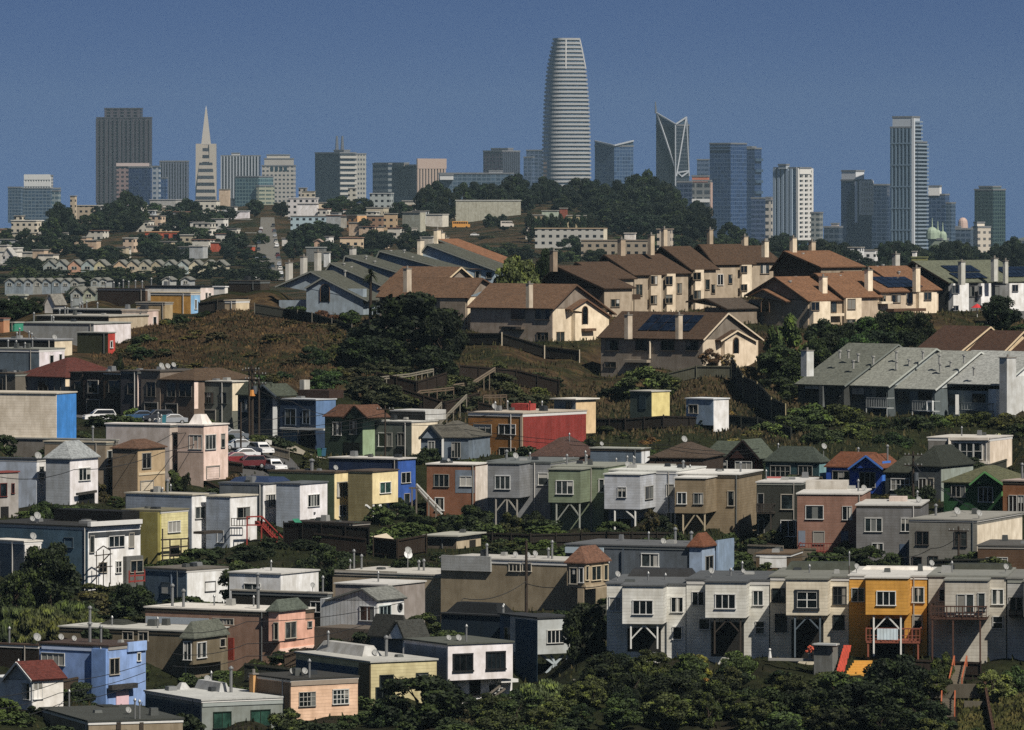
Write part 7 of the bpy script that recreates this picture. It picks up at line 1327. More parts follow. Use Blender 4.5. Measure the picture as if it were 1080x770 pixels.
for i, (x, yt, w, Y) in enumerate(((320, 70, 120, 2850), (370, 90, 100, 2800), (300, 130, 110, 2700), (240, 120, 90, 2650), (420, 120, 110, 2650), (500, 140, 110, 2600), (560, 60, 110, 2900), (640, 60, 120, 2900), (720, 60, 110, 2900), (780, 70, 100, 2900), (820, 100, 110, 2800), (750, 110, 110, 2750), (960, 15, 90, 3200), (1000, 30, 70, 3150), (940, 60, 90, 3000), (880, 70, 90, 2950), (1040, 70, 90, 2900), (60, 95, 80, 2800), (130, 110, 80, 2750), (1000, 80, 110, 2850))):
    tree('dark tree between the lodge roofs and the brown chimneys', x, yt, w, Y, 'broad', ['#151e14', '#1a2416', '#222c1a'][i % 3], 'trees by the lodge roofs')
tile(800, 100)
for k in range(46):
    x = -80 + k * 26; u = rg.random(); x += rg.uniform(-8, 8)
    yt = 575 + 22 * math.sin(k * .7) + (55 if 300 < x < 460 else 30 if x > 460 else 10) + rg.uniform(-10, 10)
    tree('dark tree in the long belt under the eastern towers', x, yt, rg.uniform(60, 110), 3150 - 300 * (k % 3) / 2, 'broad', rg.choice(['#131c16', '#18221a', '#1d271b']), 'tree belt under the eastern towers')
it = []
for k in range(30): it.append((gxy(tx(rg.uniform(-60, 1100)), rg.uniform(2350, 2800)), rg.uniform(9, 16), rg.uniform(5, 10)))
wood('tree_belt', 'dark wood on the slope behind the orange brown roofs', it, 'broad', '#18211a', 1400, .07); it = []
for k in range(34): it.append((gxy(rg.uniform(0, 243), rg.uniform(2850, 3650)), rg.uniform(8, 18), rg.uniform(6, 12)))
wood('woodland', 'dark mass of trees among the houses of the western far hill', it, 'broad', '#182117', 1400, .07)
for k in range(95):
    px = rg.choice([rg.uniform(0, 250), rg.uniform(308, 480), rg.uniform(0, 250)]); Y = rg.uniform(2850, 3600); p = gxy(px, Y); s_ = F / Y; wx = rg.uniform(5, 11) * s_; hy = rg.uniform(3, 7) * s_; py = HY + (CZ - p.z) * s_; T[:] = [0, 0, 1]
    far('small pale house scattered on the far hillside', px - wx * .8, px, px + wx * .3, py - hy, py + 2, Y, 22, rg.choice(['#c9c4b8', '#bdb8ac', '#cfccc6', '#b5a98f', '#a9aeb2', '#c2a98f']), wins=rg.random() < .4, roofc=rg.choice(['#8b8880', '#6d6a66', '#b5b2aa', '#7a5a4a']), group='small houses scattered on the far hills')
it = []
for k in range(40): it.append((gxy(rg.uniform(305, 760), rg.uniform(2600, 3150)), rg.uniform(6, 14), rg.uniform(2, 5)))
wood('scrub', 'dark scrub on the middle far slope', it, 'shrub', '#222b1c', 700, .08, 'scrub')
tile(560, 170, 7.0)
for k in range(9): tree('dark shrub before the sheds at the edge of the wooded knoll', -10 + k * 56, 372 + (k * 23 % 30), 85, 2980, 'broad', '#1a2418', 'shrubs before the knoll sheds')
# dry grass on the slopes
def grass(name, n, fpos, h, m, label, seed):
    rg = np.random.RandomState(seed); b = MB()
    for k in range(n):
        p = fpos(rg); a = rg.uniform(0, 6.28); w = rg.uniform(.08, .22); hh = h * rg.uniform(.5, 1.4); d = V((math.cos(a), math.sin(a), 0)); l = V((rg.uniform(-.3, .3), rg.uniform(-.3, .3), 1)) * hh
        b.poly([p - d * w, p + d * w, p + l + d * w * .3, p + l - d * w * .3])
    o = b.build(name, m, loc=fpos(rg)); return tag(o, label, 'grass', kind='stuff')
def gl(name, cols):
    t = NT(name); geo = t.n('ShaderNodeNewGeometry').outputs['Position']; t.col(t.ramp(t.noise(geo, .4, 5, .7), [(.32, srgb(cols[0])), (.5, srgb(cols[1])), (.68, srgb(cols[2]))])); t.b.inputs['Roughness'].default_value = .9; t.b.inputs['Specular IOR Level'].default_value = .05; return t.m
GSM = {}
def zfast(px, Y):
    j = int(np.searchsorted(YS, Y)) - 1; i = int(np.searchsorted(PXS, px)) - 1; u = (px - PXS[i]) / (PXS[i+1] - PXS[i]); v = (Y - YS[j]) / (YS[j+1] - YS[j])
    return (Z[j, i] * (1 - u) + Z[j, i+1] * u) * (1 - v) + (Z[j+1, i] * (1 - u) + Z[j+1, i+1] * u) * v
def gp2(px, Y): return V(((px - CX) / F * Y, Y, zfast(px, Y) - .02))
grass('dry_grass', 16000, lambda r: gp2(r.uniform(95, 470), r.uniform(903, 1012)), .32, gl('dry_grass', ('#2f261a', '#463726', '#6b5530')), 'dry brown grass covering the open hillside', 1)
grass('slope_grass', 9000, lambda r: gp2(r.uniform(440, 860), r.uniform(865, 945)), .45, gl('slope_grass', ('#2a2a18', '#4a402c', '#605236')), 'mixed dry grass round the hillside sheds and fences', 2)
grass('garden_grass', 5000, lambda r: gp2(r.uniform(1010, 1110), r.uniform(572, 603)), .3, gl('garden_grass', ('#2c3018', '#4a4a24', '#655a30')), 'yellow green rough lawn at the bottom corner of the gardens', 3)
grass('hill_grass', 14000, lambda r: gp2(r.uniform(330, 1090), r.uniform(850, 1090)), .5, gl('hill_grass', ('#1f2315', '#3a3a22', '#5a4d30')), 'rough grass and weeds on the hill among the townhouses', 6)
grass('weeds', 14000, lambda r: gp2(r.uniform(0, 1080), r.uniform(590, 850)), .4, gl('weeds', ('#1c2212', '#2c3019', '#453c24')), 'weeds and rough ground between the houses', 4)
# ================================================================== FENCES, CARS, POLES
def fence(label, pts, h, m, posts=True, board=.08, rails=True, name='fence', pm=None, step=2.4, up=0):
    """fence along (px, Y) points on the ground"""
    P = [gxy(x, Y) + V((0, 0, up)) for x, Y in pts]; o = empty(name, P[0], label, 'fence'); b = MB(); q = MB(); rl = MB()
    for A, B in zip(P, P[1:]):
        d = B - A; n = V((d.y, -d.x, 0)).normalized()
        if n.y > 0: n = -n
        Ln = d.length; k = max(1, int(Ln / step))
        for i in range(k):
            a, c = A + d * i / k, A + d * (i + 1) / k; z = min(a.z, c.z)
            b.obox(V((a.x, a.y, a.z - .3)), V((c.x, c.y, c.z)) - V((a.x, a.y, a.z)), n * board, V((0, 0, h + .3)))
        for i in range(k + 1):
            a = A + d * i / k; c = MB(); c.bar(a + n * (board + .1) - V((0, 0, .3)), a + n * (board + .1) + V((0, 0, h + .15)), .13); c.build('post', pm or m, o) if posts else None
        rl.bar(A + n * (board + .06) + V((0, 0, h - .15)), B + n * (board + .06) + V((0, 0, h - .15)), .1); rl.bar(A + n * (board + .06) + V((0, 0, .3)), B + n * (board + .06) + V((0, 0, .3)), .1)
    b.build('panel', m, o); rl.build('rail', m, o) if rails else None
    return o
BW = mat('boards', '#2b2119'); BG = mat('boards', '#3a3b33'); BC = mat('wood', '#80796a')
fence('dark mesh fence with pale posts along the top of the brown hillside', [(268, 1006), (300, 1008), (330, 998), (372, 992)], 1.7, mat('boards', '#22241f'), pm=mat('wood', '#6d685c'), step=4)
fence('dark timber fence with cream posts below the tan townhouse', [(488, 978), (530, 973), (575, 970), (612, 966)], 1.9, mat('boards', '#26231e'), pm=mat('plain', '#b9ac94'), step=4)
fence('grey green board fence below the solar roofed townhouse', [(690, 938), (735, 936), (772, 934)], 2.0, mat('boards', '#5b5b4c'), step=5)
fence('dark green fence descending beside the tall bright tree', [(772, 932), (785, 915), (800, 900), (815, 888), (830, 880)], 3.6, mat('boards', '#1d211d'), pm=mat('plain', '#9a8d66'), step=8)
fence('weathered fence across the slope under the huge dark tree', [(398, 915), (440, 912), (470, 918)], 2.2, BW); fence('second weathered fence across the slope, lower down', [(425, 895), (470, 893), (505, 898)], 2.2, BW); fence('dark brown fence above the rising hand rail', [(485, 930), (545, 930), (590, 928)], 2.4, BW)
fence('timber fence behind the mustard apartment roof', [(505, 890), (560, 888), (610, 884)], 1.8, BW); fence('dark garden fence below the garden sheds', [(610, 880), (660, 876), (700, 874), (755, 874)], 1.8, mat('boards', '#231d17')); fence('low dark fence along the path right of the white shed', [(765, 880), (800, 876), (835, 872)], 1.7, mat('boards', '#2b2f2a'))
fence('rusty post fence beside the lawn', [(1036, 606), (1042, 592), (1048, 578)], 1.4, mat('wood', '#4a3326'), step=1.6); fence('dark garden wall fence below the balcony', [(960, 612), (1000, 612), (1035, 611)], 1.5, BW)
fence('tall black timber fence before the green tarp garden', [(300, 748), (340, 745), (390, 742)], 3.0, mat('boards', '#17130f')); fence('plank fence behind the reddish garden', [(395, 738), (420, 735), (450, 735)], 2.2, mat('boards', '#352a20')); fence('low board fence in front of the stilt shrubs', [(500, 755), (560, 752), (640, 752), (720, 752)], 1.3, mat('boards', '#2a241d'))
fence('dark board fence behind the blue ended warehouse', [(45, 820), (80, 818), (112, 815)], 1.8, mat('boards', '#2e261e')); fence('timber fence on the hill top by the sky blue front', [(210, 1022), (230, 1020), (262, 1018)], 2.0, mat('boards', '#3c3833'))
T[:] = [0, 0, 1]; u_ = V((-math.cos(R(29)), math.sin(R(29)), 0))
for px, Y, hh, wc, rc, lab in ((893, 644, 4.7, '#bdb8ac', '#8b8a86', 'low pale house hidden behind the cream grey terrace house'), (190, 762, 4.6, '#8d8580', '#56585a', 'small taupe house wedged behind the lemon yellow one'), (296, 686, 5.1, '#cfd0d1', '#b5b3ae', 'small white house behind the terracotta long house'), (409, 678, 4.3, '#8d8580', '#b5b3ae', 'small taupe house behind the white board house')):
    p = gxy(px, Y); q = p + u_ * 6.5; s_ = F / Y; py = HY + (CZ - p.z) * s_; xl = CX + q.x / q.y * F
    h = H(lab, (xl, px, None, py - hh * s_, py), Y, 29, S(wc), D=8, rm=FR(rc), gp=False)
    h.win('L', xl + (px - xl) * .3, py - hh * s_ * .8, xl + (px - xl) * .6, py - hh * s_ * .45, 2); h.pipe(px - 10, .4, 1.2)
rg = random.Random(31); n = 0
while n < 34:
    px = rg.uniform(0, 1080); Y = rg.uniform(600, 840) if px < 560 else rg.uniform(640, 840); p = gxy(px, Y); a = rg.choice([0, 1]); d = V((math.cos(R(28)), -math.sin(R(28)), 0)) if a else V((math.sin(R(28)), math.cos(R(28)), 0)); q = p + d * rg.uniform(4, 8)
    if not (free(p) and free(q) and free((p + q) / 2)): continue
    n += 1; fence('weathered board fence dividing the small back yards', [(CX + k.x / k.y * F, k.y) for k in (p, q)], rg.uniform(1.4, 2.2), rg.choice([BW, BG, mat('boards', '#5d5446'), mat('boards', '#44382c'), mat('boards', '#7a7468')]), posts=False)['group'] = 'back yard fences'
def handrail(label, segs, m=BC, w=.16, name='hand_rail'):
    o = empty(name, W(tx(segs[0][0]), ty(segs[0][1]), segs[0][4]), label, 'hand rail'); b = MB(); c = MB()
    for x0, y0, x1, y1, Y0, Y1 in segs:
        for dy in (0, 16):
            A, B = W(tx(x0), ty(y0 + dy), Y0), W(tx(x1), ty(y1 + dy), Y1); b.bar(A, B, w)
        A, B = W(tx(x0), ty(y0), Y0), W(tx(x1), ty(y1), Y1)
        for k in range(5): q = A + (B - A) * k / 4; c.bar(q, V((q.x, q.y, zat(CX + q.x / q.y * F, q.y) - .3)), .13)
    b.build('rail', m, o); c.build('rail_posts', m, o); return o
tile(380, 360, 7.0)
handrail('long timber hand rail climbing then levelling under the huge dark tree', [(-120, 470, 135, 268, 905, 912), (135, 265, 370, 240, 912, 918), (370, 240, 540, 205, 918, 924)])
handrail('timber hand rail starting at the red topped post, middle of the slope', [(310, 470, 445, 365, 896, 902), (445, 365, 690, 340, 902, 910)], mat('wood', '#6b5a48')); handrail('rising hand rail below the dark brown fence', [(690, 320, 830, 300, 915, 920), (830, 300, 995, 195, 920, 927)], mat('wood', '#7a6c5a'))
handrail('steep pair of pale hand rails above the cream house roof', [(590, 590, 785, 395, 880, 893)]); handrail('short pale hand rail left of the steep pair', [(545, 505, 600, 450, 884, 888)], w=.12); handrail('timber platform rail at the top right of the slope stairs', [(910, 400, 1080, 395, 893, 893)], mat('wood', '#6b5a48'))
tile(590, 360, 7.0)
G4 = 'garden sheds on the hillside'
h = H('tiny garden shed with pale orange end above the red wall', (-40, 118, 268, 432, 525), 866, 40, S('#59636a'), rm=FR('#c9c4b8'), name='shed', cat='shed', group=G4, found=1.5, oh=.4); h.panel('R', 120, 440, 266, 515, S('#d6b98c'), 0, .05, 'end_wall'); h.win('L', 50, 445, 90, 500, 2, trim='#3a4a50')
h = H('garden shed with yellow end under a flat pale roof', (522, 678, 815, 374, 500), 884, 42, S('#3b4640'), rm=FR('#a8a59a'), name='shed', cat='shed', group=G4, found=1.5); h.panel('R', 680, 378, 812, 490, S('#cfc07a'), 0, .05, 'end_wall'); h.panel('L', 590, 400, 640, 500, mat('boards', '#2f4550'))
h = H('garden shed with white end and little window', (935, 1135, 1250, 430, 540), 872, 40, S('#6c7f92'), rm=FR('#c2c6c8'), name='shed', cat='shed', group=G4, found=1.5); h.win('L', 958, 470, 1022, 530, 2); h.panel('R', 1137, 435, 1248, 540, S('#cfcfcf'), 0, .05, 'end_wall')
# ------------------------------------------------------------------ vehicles
def car_parts(hexc, kind='car', Ln=4.4, Wd=1.8):
    """car body, glass, wheels as meshes along +x with its front at +x, standing on z=0"""
    hw = Wd / 2
    if kind == 'pickup': low = [(-2.6, .45), (-2.6, 1.05), (-.4, 1.08), (1.0, 1.08), (2.5, .95), (2.6, .45)]; cab = [(-.5, 1.08), (-.3, 1.75), (.8, 1.75), (1.4, 1.08)]
    elif kind == 'suv': low = [(-2.2, .4), (-2.25, 1.0), (-1.9, 1.1), (1.0, 1.08), (2.1, .92), (2.2, .4)]; cab = [(-2.1, 1.1), (-1.75, 1.68), (.4, 1.72), (1.15, 1.08)]
    else: low = [(-2.15, .35), (-2.2, .9), (-1.7, .98), (.9, .95), (2.05, .78), (2.15, .35)]; cab = [(-1.6, .98), (-1.0, 1.42), (.2, 1.45), (1.05, .95)]
    def ext(pts, w0, w1, b):
        zmax = max(p[1] for p in pts); zmin = min(p[1] for p in pts); A = []; B = []
        for x, z in pts:
            w = w0 + (w1 - w0) * (z - zmin) / (zmax - zmin); A.append((x, -w, z)); B.append((x, w, z))
        b.poly(A); b.poly(list(reversed(B)))
        for i in range(len(A)): j = (i + 1) % len(A); b.poly([A[j], A[i], B[i], B[j]])
    body = MB(); ext(low, hw, hw * .96, body)
    roof = [(x, z) for x, z in cab]; ext(roof, hw * .93, hw * .72, body)
    glass = MB(); c2 = [(x * 1.0, z) for x, z in cab]; zt = max(z for x, z in cab)
    g = [(cab[0][0] + .12, cab[0][1] + .03), (cab[1][0] + .02, zt - .1), (cab[2][0] - .02, zt - .1), (cab[3][0] - .12, cab[3][1] + .03)]
    ext(g, hw * .945, hw * .77, glass)
    g2 = MB(); ext([(cab[0][0] - .03, cab[0][1] + .08), (cab[1][0] - .05, zt - .12), (cab[2][0] + .05, zt - .12), (cab[3][0] + .03, cab[3][1] + .08)], hw * .8, hw * .62, g2)
    for v, f in ((glass, g2),): v.poly and [v.v.extend([]),]; 
    k = len(glass.v); glass.v += g2.v; glass.f += [tuple(i + k for i in f) for f in g2.f]; glass.uv += g2.uv
    wh = []
    for x in (low[0][0] + .8, low[-1][0] - .85):
        for s_ in (-1, 1): w = MB(); w.tube(V((x, s_ * (hw - .2), .33)), V((x, s_ * (hw + .02), .33)), .33, .33, 12); rim = MB(); rim.tube(V((x, s_ * (hw + .021), .33)), V((x, s_ * (hw + .04), .33)), .2, .17, 10); wh.append((w, rim))
    lights = []
    for s_ in (-1, 1): l = MB(); l.obox(V((low[-1][0] - .06, s_ * hw * .75 - .15, .68)), V((.08, 0, 0)), V((0, .3, 0)), V((0, 0, .13))); lights.append(('headlight', l, '#d9d9d5')); l = MB(); l.obox(V((low[0][0] - .05, s_ * hw * .75 - .12, .72)), V((.08, 0, 0)), V((0, .24, 0)), V((0, 0, .18))); lights.append(('tail_light', l, '#7a1512'))
    return body, glass, wh, lights
CARS = {}
def car(label, p, yaw, hexc, kind='car', group=None, small=False):
    key = (hexc, kind, small)
    o = empty('pickup_truck' if kind == 'pickup' else 'parked_car', p, label, 'pickup truck' if kind == 'pickup' else 'car', group); o.rotation_euler = (0, 0, yaw)
    if key not in CARS:
        body, glass, wh, lights = car_parts(hexc, kind); L_ = []
        def mk(nm, b, m): me = b.mesh(nm); me.materials.append(m); return me
        L_.append(('body', mk('body', body, mat('paint', hexc)), None)); L_.append(('window', mk('window', glass, mat('glass', '#101418')), None))
        for w, rim in wh: L_.append(('wheel', mk('wheel', w, mat('plain', '#151515')), mk('rim', rim, mat('metal', '#a5a5a5'))))
        if not small:
            for nm, l, c in lights: L_.append((nm, mk(nm, l, mat('paint', c)), None))
        CARS[key] = L_
    for nm, me, sub in CARS[key]:
        c = bpy.data.objects.new(nm, me); C.objects.link(c); c.parent = o
        if sub is not None: d = bpy.data.objects.new('rim', sub); C.objects.link(d); d.parent = c
    return o
car('white hatchback parked by the blue ended warehouse', gxy(105, 856) + V((0, 0, .15)), R(195), '#d8d8d6', 'suv')
car('white pickup truck nosing down the driveway', gxy(287, 822) + V((0, 0, .2)), R(-60), '#d6d6d6', 'pickup'); car('dark red car behind the pale pink house', gxy(247, 824) + V((0, 0, .15)), R(200), '#7a1d20')
car('silver car with open glare beside the poles', gxy(250, 836) + V((0, 0, .15)), R(200), '#9aa0a6'); car('grey car farther up beside the silver car', gxy(244, 848) + V((0, 0, .15)), R(200), '#5f666d'); car('white van glimpsed right of the poles', gxy(275, 834) + V((0, 0, .15)), R(-60), '#c9c9c9', 'suv'); car('blue car by the shaded row garages', gxy(148, 864) + V((0, 0, .15)), R(190), '#2a4a6b')
for px, Y, c, kd, lab in ((180, 861, '#8d9298', 'car', 'pale grey car below the pink edged slate house'), (166, 864, '#2a2d33', 'suv', 'black car below the dark brown house'), (256, 828, '#c9cacb', 'car', 'white car behind the dark red one'), (232, 851, '#3b4650', 'car', 'slate coloured car top of the short street'), (263, 822, '#5b1d1d', 'suv', 'maroon car across from the white pickup'), (268, 842, '#b5b2aa', 'car', 'beige car under the taller utility poles')): car(lab, gxy(px, Y) + V((0, 0, .15)), R(200), c, kd)
rg = random.Random(9); cols = ['#c9cacb', '#8d9298', '#2a2d33', '#1d2836', '#5b1d1d', '#b5b2aa', '#3b4650']
for k in range(15):
    Y = 2500 + k * 62; car('parked car on the west kerb of the steep far street', gxy(268.5 + k * .5, Y) + V((0, 0, .6)), R(90), cols[k * 3 % 7], ['car', 'suv'][k % 2], 'cars parked up the west side of the steep street', True)
    car('parked car on the east kerb of the steep far street', gxy(297 - k * .62, Y + 20) + V((0, 0, .6)), R(-90), cols[(k * 5 + 2) % 7], ['suv', 'car'][k % 2], 'cars parked up the east side of the steep street', True)
for k, (x, Y, c) in enumerate(((284, 2640, '#2a2d33'), (288, 2720, '#3b4650'), (279, 2830, '#1d2836'))): car('dark car driving on the steep far street, ' + ['lowest', 'middle', 'highest'][k] + ' of three', gxy(x, Y) + V((0, 0, .6)), R(90), c, 'car', None, True)
# school bus and coaches on the dry far slope
def bus(label, x, y, Y, Ln, Ht, hexc, cat='bus'):
    p = W(tx(x), ty(y), Y); o = empty('bus', p, label, cat); b = MB(); b.obox(p + V((-Ln / 2, 0, .5)), V((Ln, 0, 0)), V((0, 2.4, 0)), V((0, 0, Ht * .45))); b.obox(p + V((-Ln / 2 + .0, .05, .5 + Ht * .45)), V((Ln * .88, 0, 0)), V((0, 2.3, 0)), V((0, 0, Ht * .45))); b.build('body', mat('paint', hexc), o)
    for k in range(8): c = MB(); c.obox(p + V((-Ln / 2 + .5 + k * Ln * .1, -.0, .6 + Ht * .5)), V((Ln * .075, 0, 0)), V((0, .06, 0)), V((0, 0, Ht * .26))); c.build('window', mat('glass', '#14181c'), o)
    for k in (-.32, .3): c = MB(); c.tube(p + V((Ln * k, -.05, .5)), p + V((Ln * k, .3, .5)), .5, .5, 10); c.build('wheel', mat('plain', '#141414'), o)
tile(420, 180, 7.0)
bus('yellow orange school bus parked on the dry far slope', 465, 425, 3080, 8.6, 3.2, '#c98a22'); bus('white coach parked by trees on the dry far slope', 805, 420, 3080, 6.4, 3.0, '#c6bdb2')
car('white car parked beside the yellow school bus', gxy(tx(566), 3080) + V((0, 0, .3)), 0, '#c9c9c9', 'car', None, True)
# ------------------------------------------------------------------ utility poles and wires
PW = mat('wood', '#3a3027'); WR = mat('plain', '#2a2a2a')
def pole(label, x, yt, yb, Y, arms=2, w=.17, yaw=.5, trans=False, orange=False):
    p = W(tx(x), ty(yb), Y); t = W(tx(x), ty(yt), Y); o = empty('utility_pole', p, label, 'utility pole'); b = MB(); b.tube(p - V((0, 0, 3)), t, w * 1.15, w * .8, 10); b.build('pole', PW, o); d = V((math.cos(yaw), -math.sin(yaw), 0))
    for k in range(arms):
        q = t - V((0, 0, .5 + k * 1.3)); b = MB(); b.bar(q - d * 1.2 + V((0, -.2, 0)), q + d * 1.2 + V((0, -.2, 0)), .14); a = b.build('crossarm', PW, o)
        for e in (-1.1, -.6, .6, 1.1): c = MB(); c.tube(q + d * e + V((0, -.2, .07)), q + d * e + V((0, -.2, .27)), .06, .04, 6); c.build('insulator', mat('plain', '#8b8d8c'), a, root=o)
    if trans: q = t - V((0, 0, 3.2)); b = MB(); b.tube(q + d * .4 - V((0, 0, .5)), q + d * .4 + V((0, 0, .5)), .3, .3, 10); b.build('transformer', mat('metal', '#6a7075'), o)
    if orange: q = t - V((0, .3, 3.6)); b = MB(); b.tube(q - V((0, 0, .4)), q + V((0, 0, .4)), .42, .3, 8); b.build('signal_box', mat('plain', '#c07a1c'), o)
    return o
tile(200, 390, 7.0)
pole('tall utility pole with orange box beside the pale pink house', 462, -30, 700, 842, 2, .22, .6, True, True); pole('second utility pole right of the orange boxed one', 512, 5, 650, 850, 2, .16, .6); pole('leaning short pole left of the orange boxed one', 378, 240, 760, 834, 0, .13); pole('thin pole behind the orange boxed one', 440, -20, 520, 862, 1, .14, .6)
tile(520, 570)
pole('bare wooden pole in front of the taupe house', 135, 0, 290, 684, 0, .17, .5); tile(800, 420); pole('wooden pole with crossarm before the weathered corner house', 812, 520, 690, 728, 1, .13, .3); pole('cluttered wooden pole left of the dark pyramid roof', 628, 215, 400, 800, 2, .16, .4, True); pole('slim roof mast by the cream grey terrace house', 368, 680, 790, 622, 0, .07)
tile(260, 420); pole('thin pole before the charcoal green house', 563, 30, 240, 842, 1, .12, .3)
def wire(label, pts, sag=.6, r=.042, n=12):
    P = [W(tx(x), ty(y), Y) for x, y, Y in pts]; b = MB()
    for A, B in zip(P, P[1:]):
        prev = A
        for k in range(1, n + 1): u = k / n; q = A + (B - A) * u - V((0, 0, sag * 4 * u * (1 - u))); b.tube(prev, q, r, r, 4, False); prev = q
    o = b.build('overhead_wire', WR, loc=P[0]); return tag(o, label, 'overhead wire')
tile(0, 420)
wire('wire swooping from the orange boxed pole over the tan mansard house', [(1005, 85, 842), (660, 220, 775), (300, 290, 740), (0, 320, 720)]); wire('pale wire from the tall pole toward the pale pink roof', [(1000, 80, 842), (700, 145, 790), (440, 250, 770)], .4); tile(200, 390, 7.0); wire('wire crossing before the navy driveway house', [(462, 340, 842), (700, 340, 850), (1078, 300, 860)], .5); wire('upper wire from the poles over the navy roof', [(512, 150, 850), (760, 235, 856), (1000, 330, 850)], .3)
tile(520, 570); wire('wire slanting from the bare pole to the left hand bay', [(135, 165, 684), (-120, 235, 672), (-260, 300, 660)], .8); wire('wire from the bare pole past the brown hip bay', [(135, 175, 684), (300, 185, 672), (480, 175, 662)], .3)
tile(260, 570)
for k, (a, c) in enumerate((((0, 330), (640, 250)), ((0, 420), (520, 330)), ((0, 470), (420, 395)))): wire('thin wire over the peach pink house roofs, ' + ['top', 'middle', 'lowest'][k] + ' one', [(a[0] - 300, a[1] + 40, 612), (a[0], a[1], 628), (c[0], c[1], 662)], .5, .034)
tile(0, 570)
for k in range(3): wire('thin wire fanning before the periwinkle house, ' + ['top', 'middle', 'lowest'][k] + ' one', [(590, 500 + k * 35, 628), (240, 575 + k * 45, 600), (-60, 640 + k * 50, 585)], .3, .034)
tile(260, 420)
for k in range(3): wire('long wire spanning the middle gardens, ' + ['upper', 'central', 'lower'][k] + ' one', [(20, 130 + k * 14, 842), (563, 60 + k * 20, 842), (1000, 40 + k * 25, 838)], .5, .036)
tile(520, 420)
for k in range(2): wire('wire running above the stilt row roofs, ' + ['upper', 'lower'][k] + ' one', [(-160, 120 + k * 18, 842), (700, 190 + k * 14, 812), (1080, 205 + k * 14, 800)], .5, .036)
tile(800, 420)
for k in range(4): wire('wire fanning from the cluttered pole to the roofs, ' + ['first', 'second', 'third', 'fourth'][k] + ' of four', [(630, 255 + k * 6, 800), (690 + k * 35, 330 + k * 22, 775), (800 + k * 30, 400 + k * 20, 752)], .3, .036)
wire('service wire sagging to the grey corner house', [(812, 560, 728), (700, 610, 730), (560, 645, 732)], .4, .036); wire('dark wire running along the lower terrace roofs', [(-20, 645, 640), (200, 640, 640), (420, 635, 640)], .2, .03)
# ------------------------------------------------------------------ garden things
tile(800, 250)
p = W(tx(888), ty(322), 1008); o = empty('parasol', p, 'red parasol open on the terrace of the white townhouse', 'parasol'); zt = W(tx(888), ty(270), 1008).z - p.z; b = MB(); r = 26 / 3.85 / F * 1008
for k in range(8): a0, a1 = k * math.pi / 4, (k + 1) * math.pi / 4; A, B = p + V((math.cos(a0) * r, math.sin(a0) * r, zt * .68)), p + V((math.cos(a1) * r, math.sin(a1) * r, zt * .68)); b.poly([A, B, p + V((0, 0, zt))]); b.poly([B - V((0, 0, .02)), A - V((0, 0, .02)), p + V((0, 0, zt - .02))])
b.build('canopy', mat('plain', '#c01f22'), o); b = MB(); b.tube(p - V((0, 0, 1)), p + V((0, 0, zt)), .05); b.build('pole', WHW, o)
tile(800, 570)
def prop(name, label, cat, x, y, Y): p = W(tx(x), ty(y), Y); return empty(name, p, label, cat), p
f = hO.f
def garden_steps(label, x0, y0, x1, y1, Y0, Y1, wd, hexc, n, rail=None, name='garden_steps'):
    A, B = W(tx(x0), ty(y0), Y0), W(tx(x1), ty(y1), Y1); o = empty(name, A, label, 'steps')
    for k in range(n): q = A + (B - A) * k / n; b = MB(); b.obox(q, V((wd, 0, 0)), V((0, (Y1 - Y0) / n + .15, 0)), V((0, 0, (B.z - A.z) / n + .05))); b.build('step', mat('plain', hexc), o)
    if rail:
        for s_ in (0, wd):
            b = MB(); a, c = A + V((s_, 0, .95)), B + V((s_, 0, .95)); b.bar(a, c, .12); b.bar(a - V((0, 0, 1.3)), a, .12); b.bar(c - V((0, 0, 1)), c, .12); b.build('hand_rail', mat('wood', rail), o)
garden_steps('bright yellow painted steps below the orange house', 352, 552, 395, 490, 611, 615, 1.8, '#c78f1c', 6); garden_steps('garden stair with orange hand rails, upper flight', 775, 600, 795, 510, 606, 611, 1.2, '#6b6252', 9, '#a8552c'); garden_steps('garden stair with orange hand rails, lower flight', 742, 720, 745, 630, 596, 602, 1.25, '#5f574a', 9, '#a8552c')
b = MB(); A = W(tx(308), ty(570), 612); B = W(tx(345), ty(440), 616)
for k in range(10):
    q = A + (B - A) * k / 10; q2 = A + (B - A) * (k + 1) / 10; b.obox(q, V((.5 + .25 * (k % 2), 0, 0)), V((0, .06, 0)), q2 - q + V((0, 0, .35)))
tag(b.build('netting', mat('boards', '#b83c20'), loc=A), 'orange red plastic netting strung up beside the yellow steps', 'netting')
h = H('grey flat topped garden store left of the orange netting', (225, 300, 322, 428, 500), 614, 25, S('#6d6f6c'), rm=FR('#8f918d'), name='garden_store', cat='shed', group=None); h.panel('L', 228, 418, 320, 424, mat('plain', '#b5b8b8'), .1, .3, 'shelf_board')
o, p = prop('garden_statue', 'small white statue on the terrace edge left of the orange house', 'statue', 46, 485, 618); b = MB(); b.tube(p, p + V((0, 0, .35)), .22, .18); b.tube(p + V((0, 0, .351)), p + V((0, 0, .85)), .17, .1); b.ball(p + V((0, 0, 1.0)), .13); b.build('figure', mat('plain', '#c9c9c6'), o)
o, p = prop('flower_pot', 'red flowered pot on the terrace left of the grey garden store', 'flower pot', 210, 478, 617); b = MB(); b.tube(p, p + V((0, 0, .5)), .2, .3); b.build('pot', mat('plain', '#8d8a84'), o); c = bpy.data.objects.new('flowers', crown('shrub', 0, '#a03a3a')); C.objects.link(c); c.parent = o; c.scale = (1, 1, 1); c.location = (0, 0, .45)
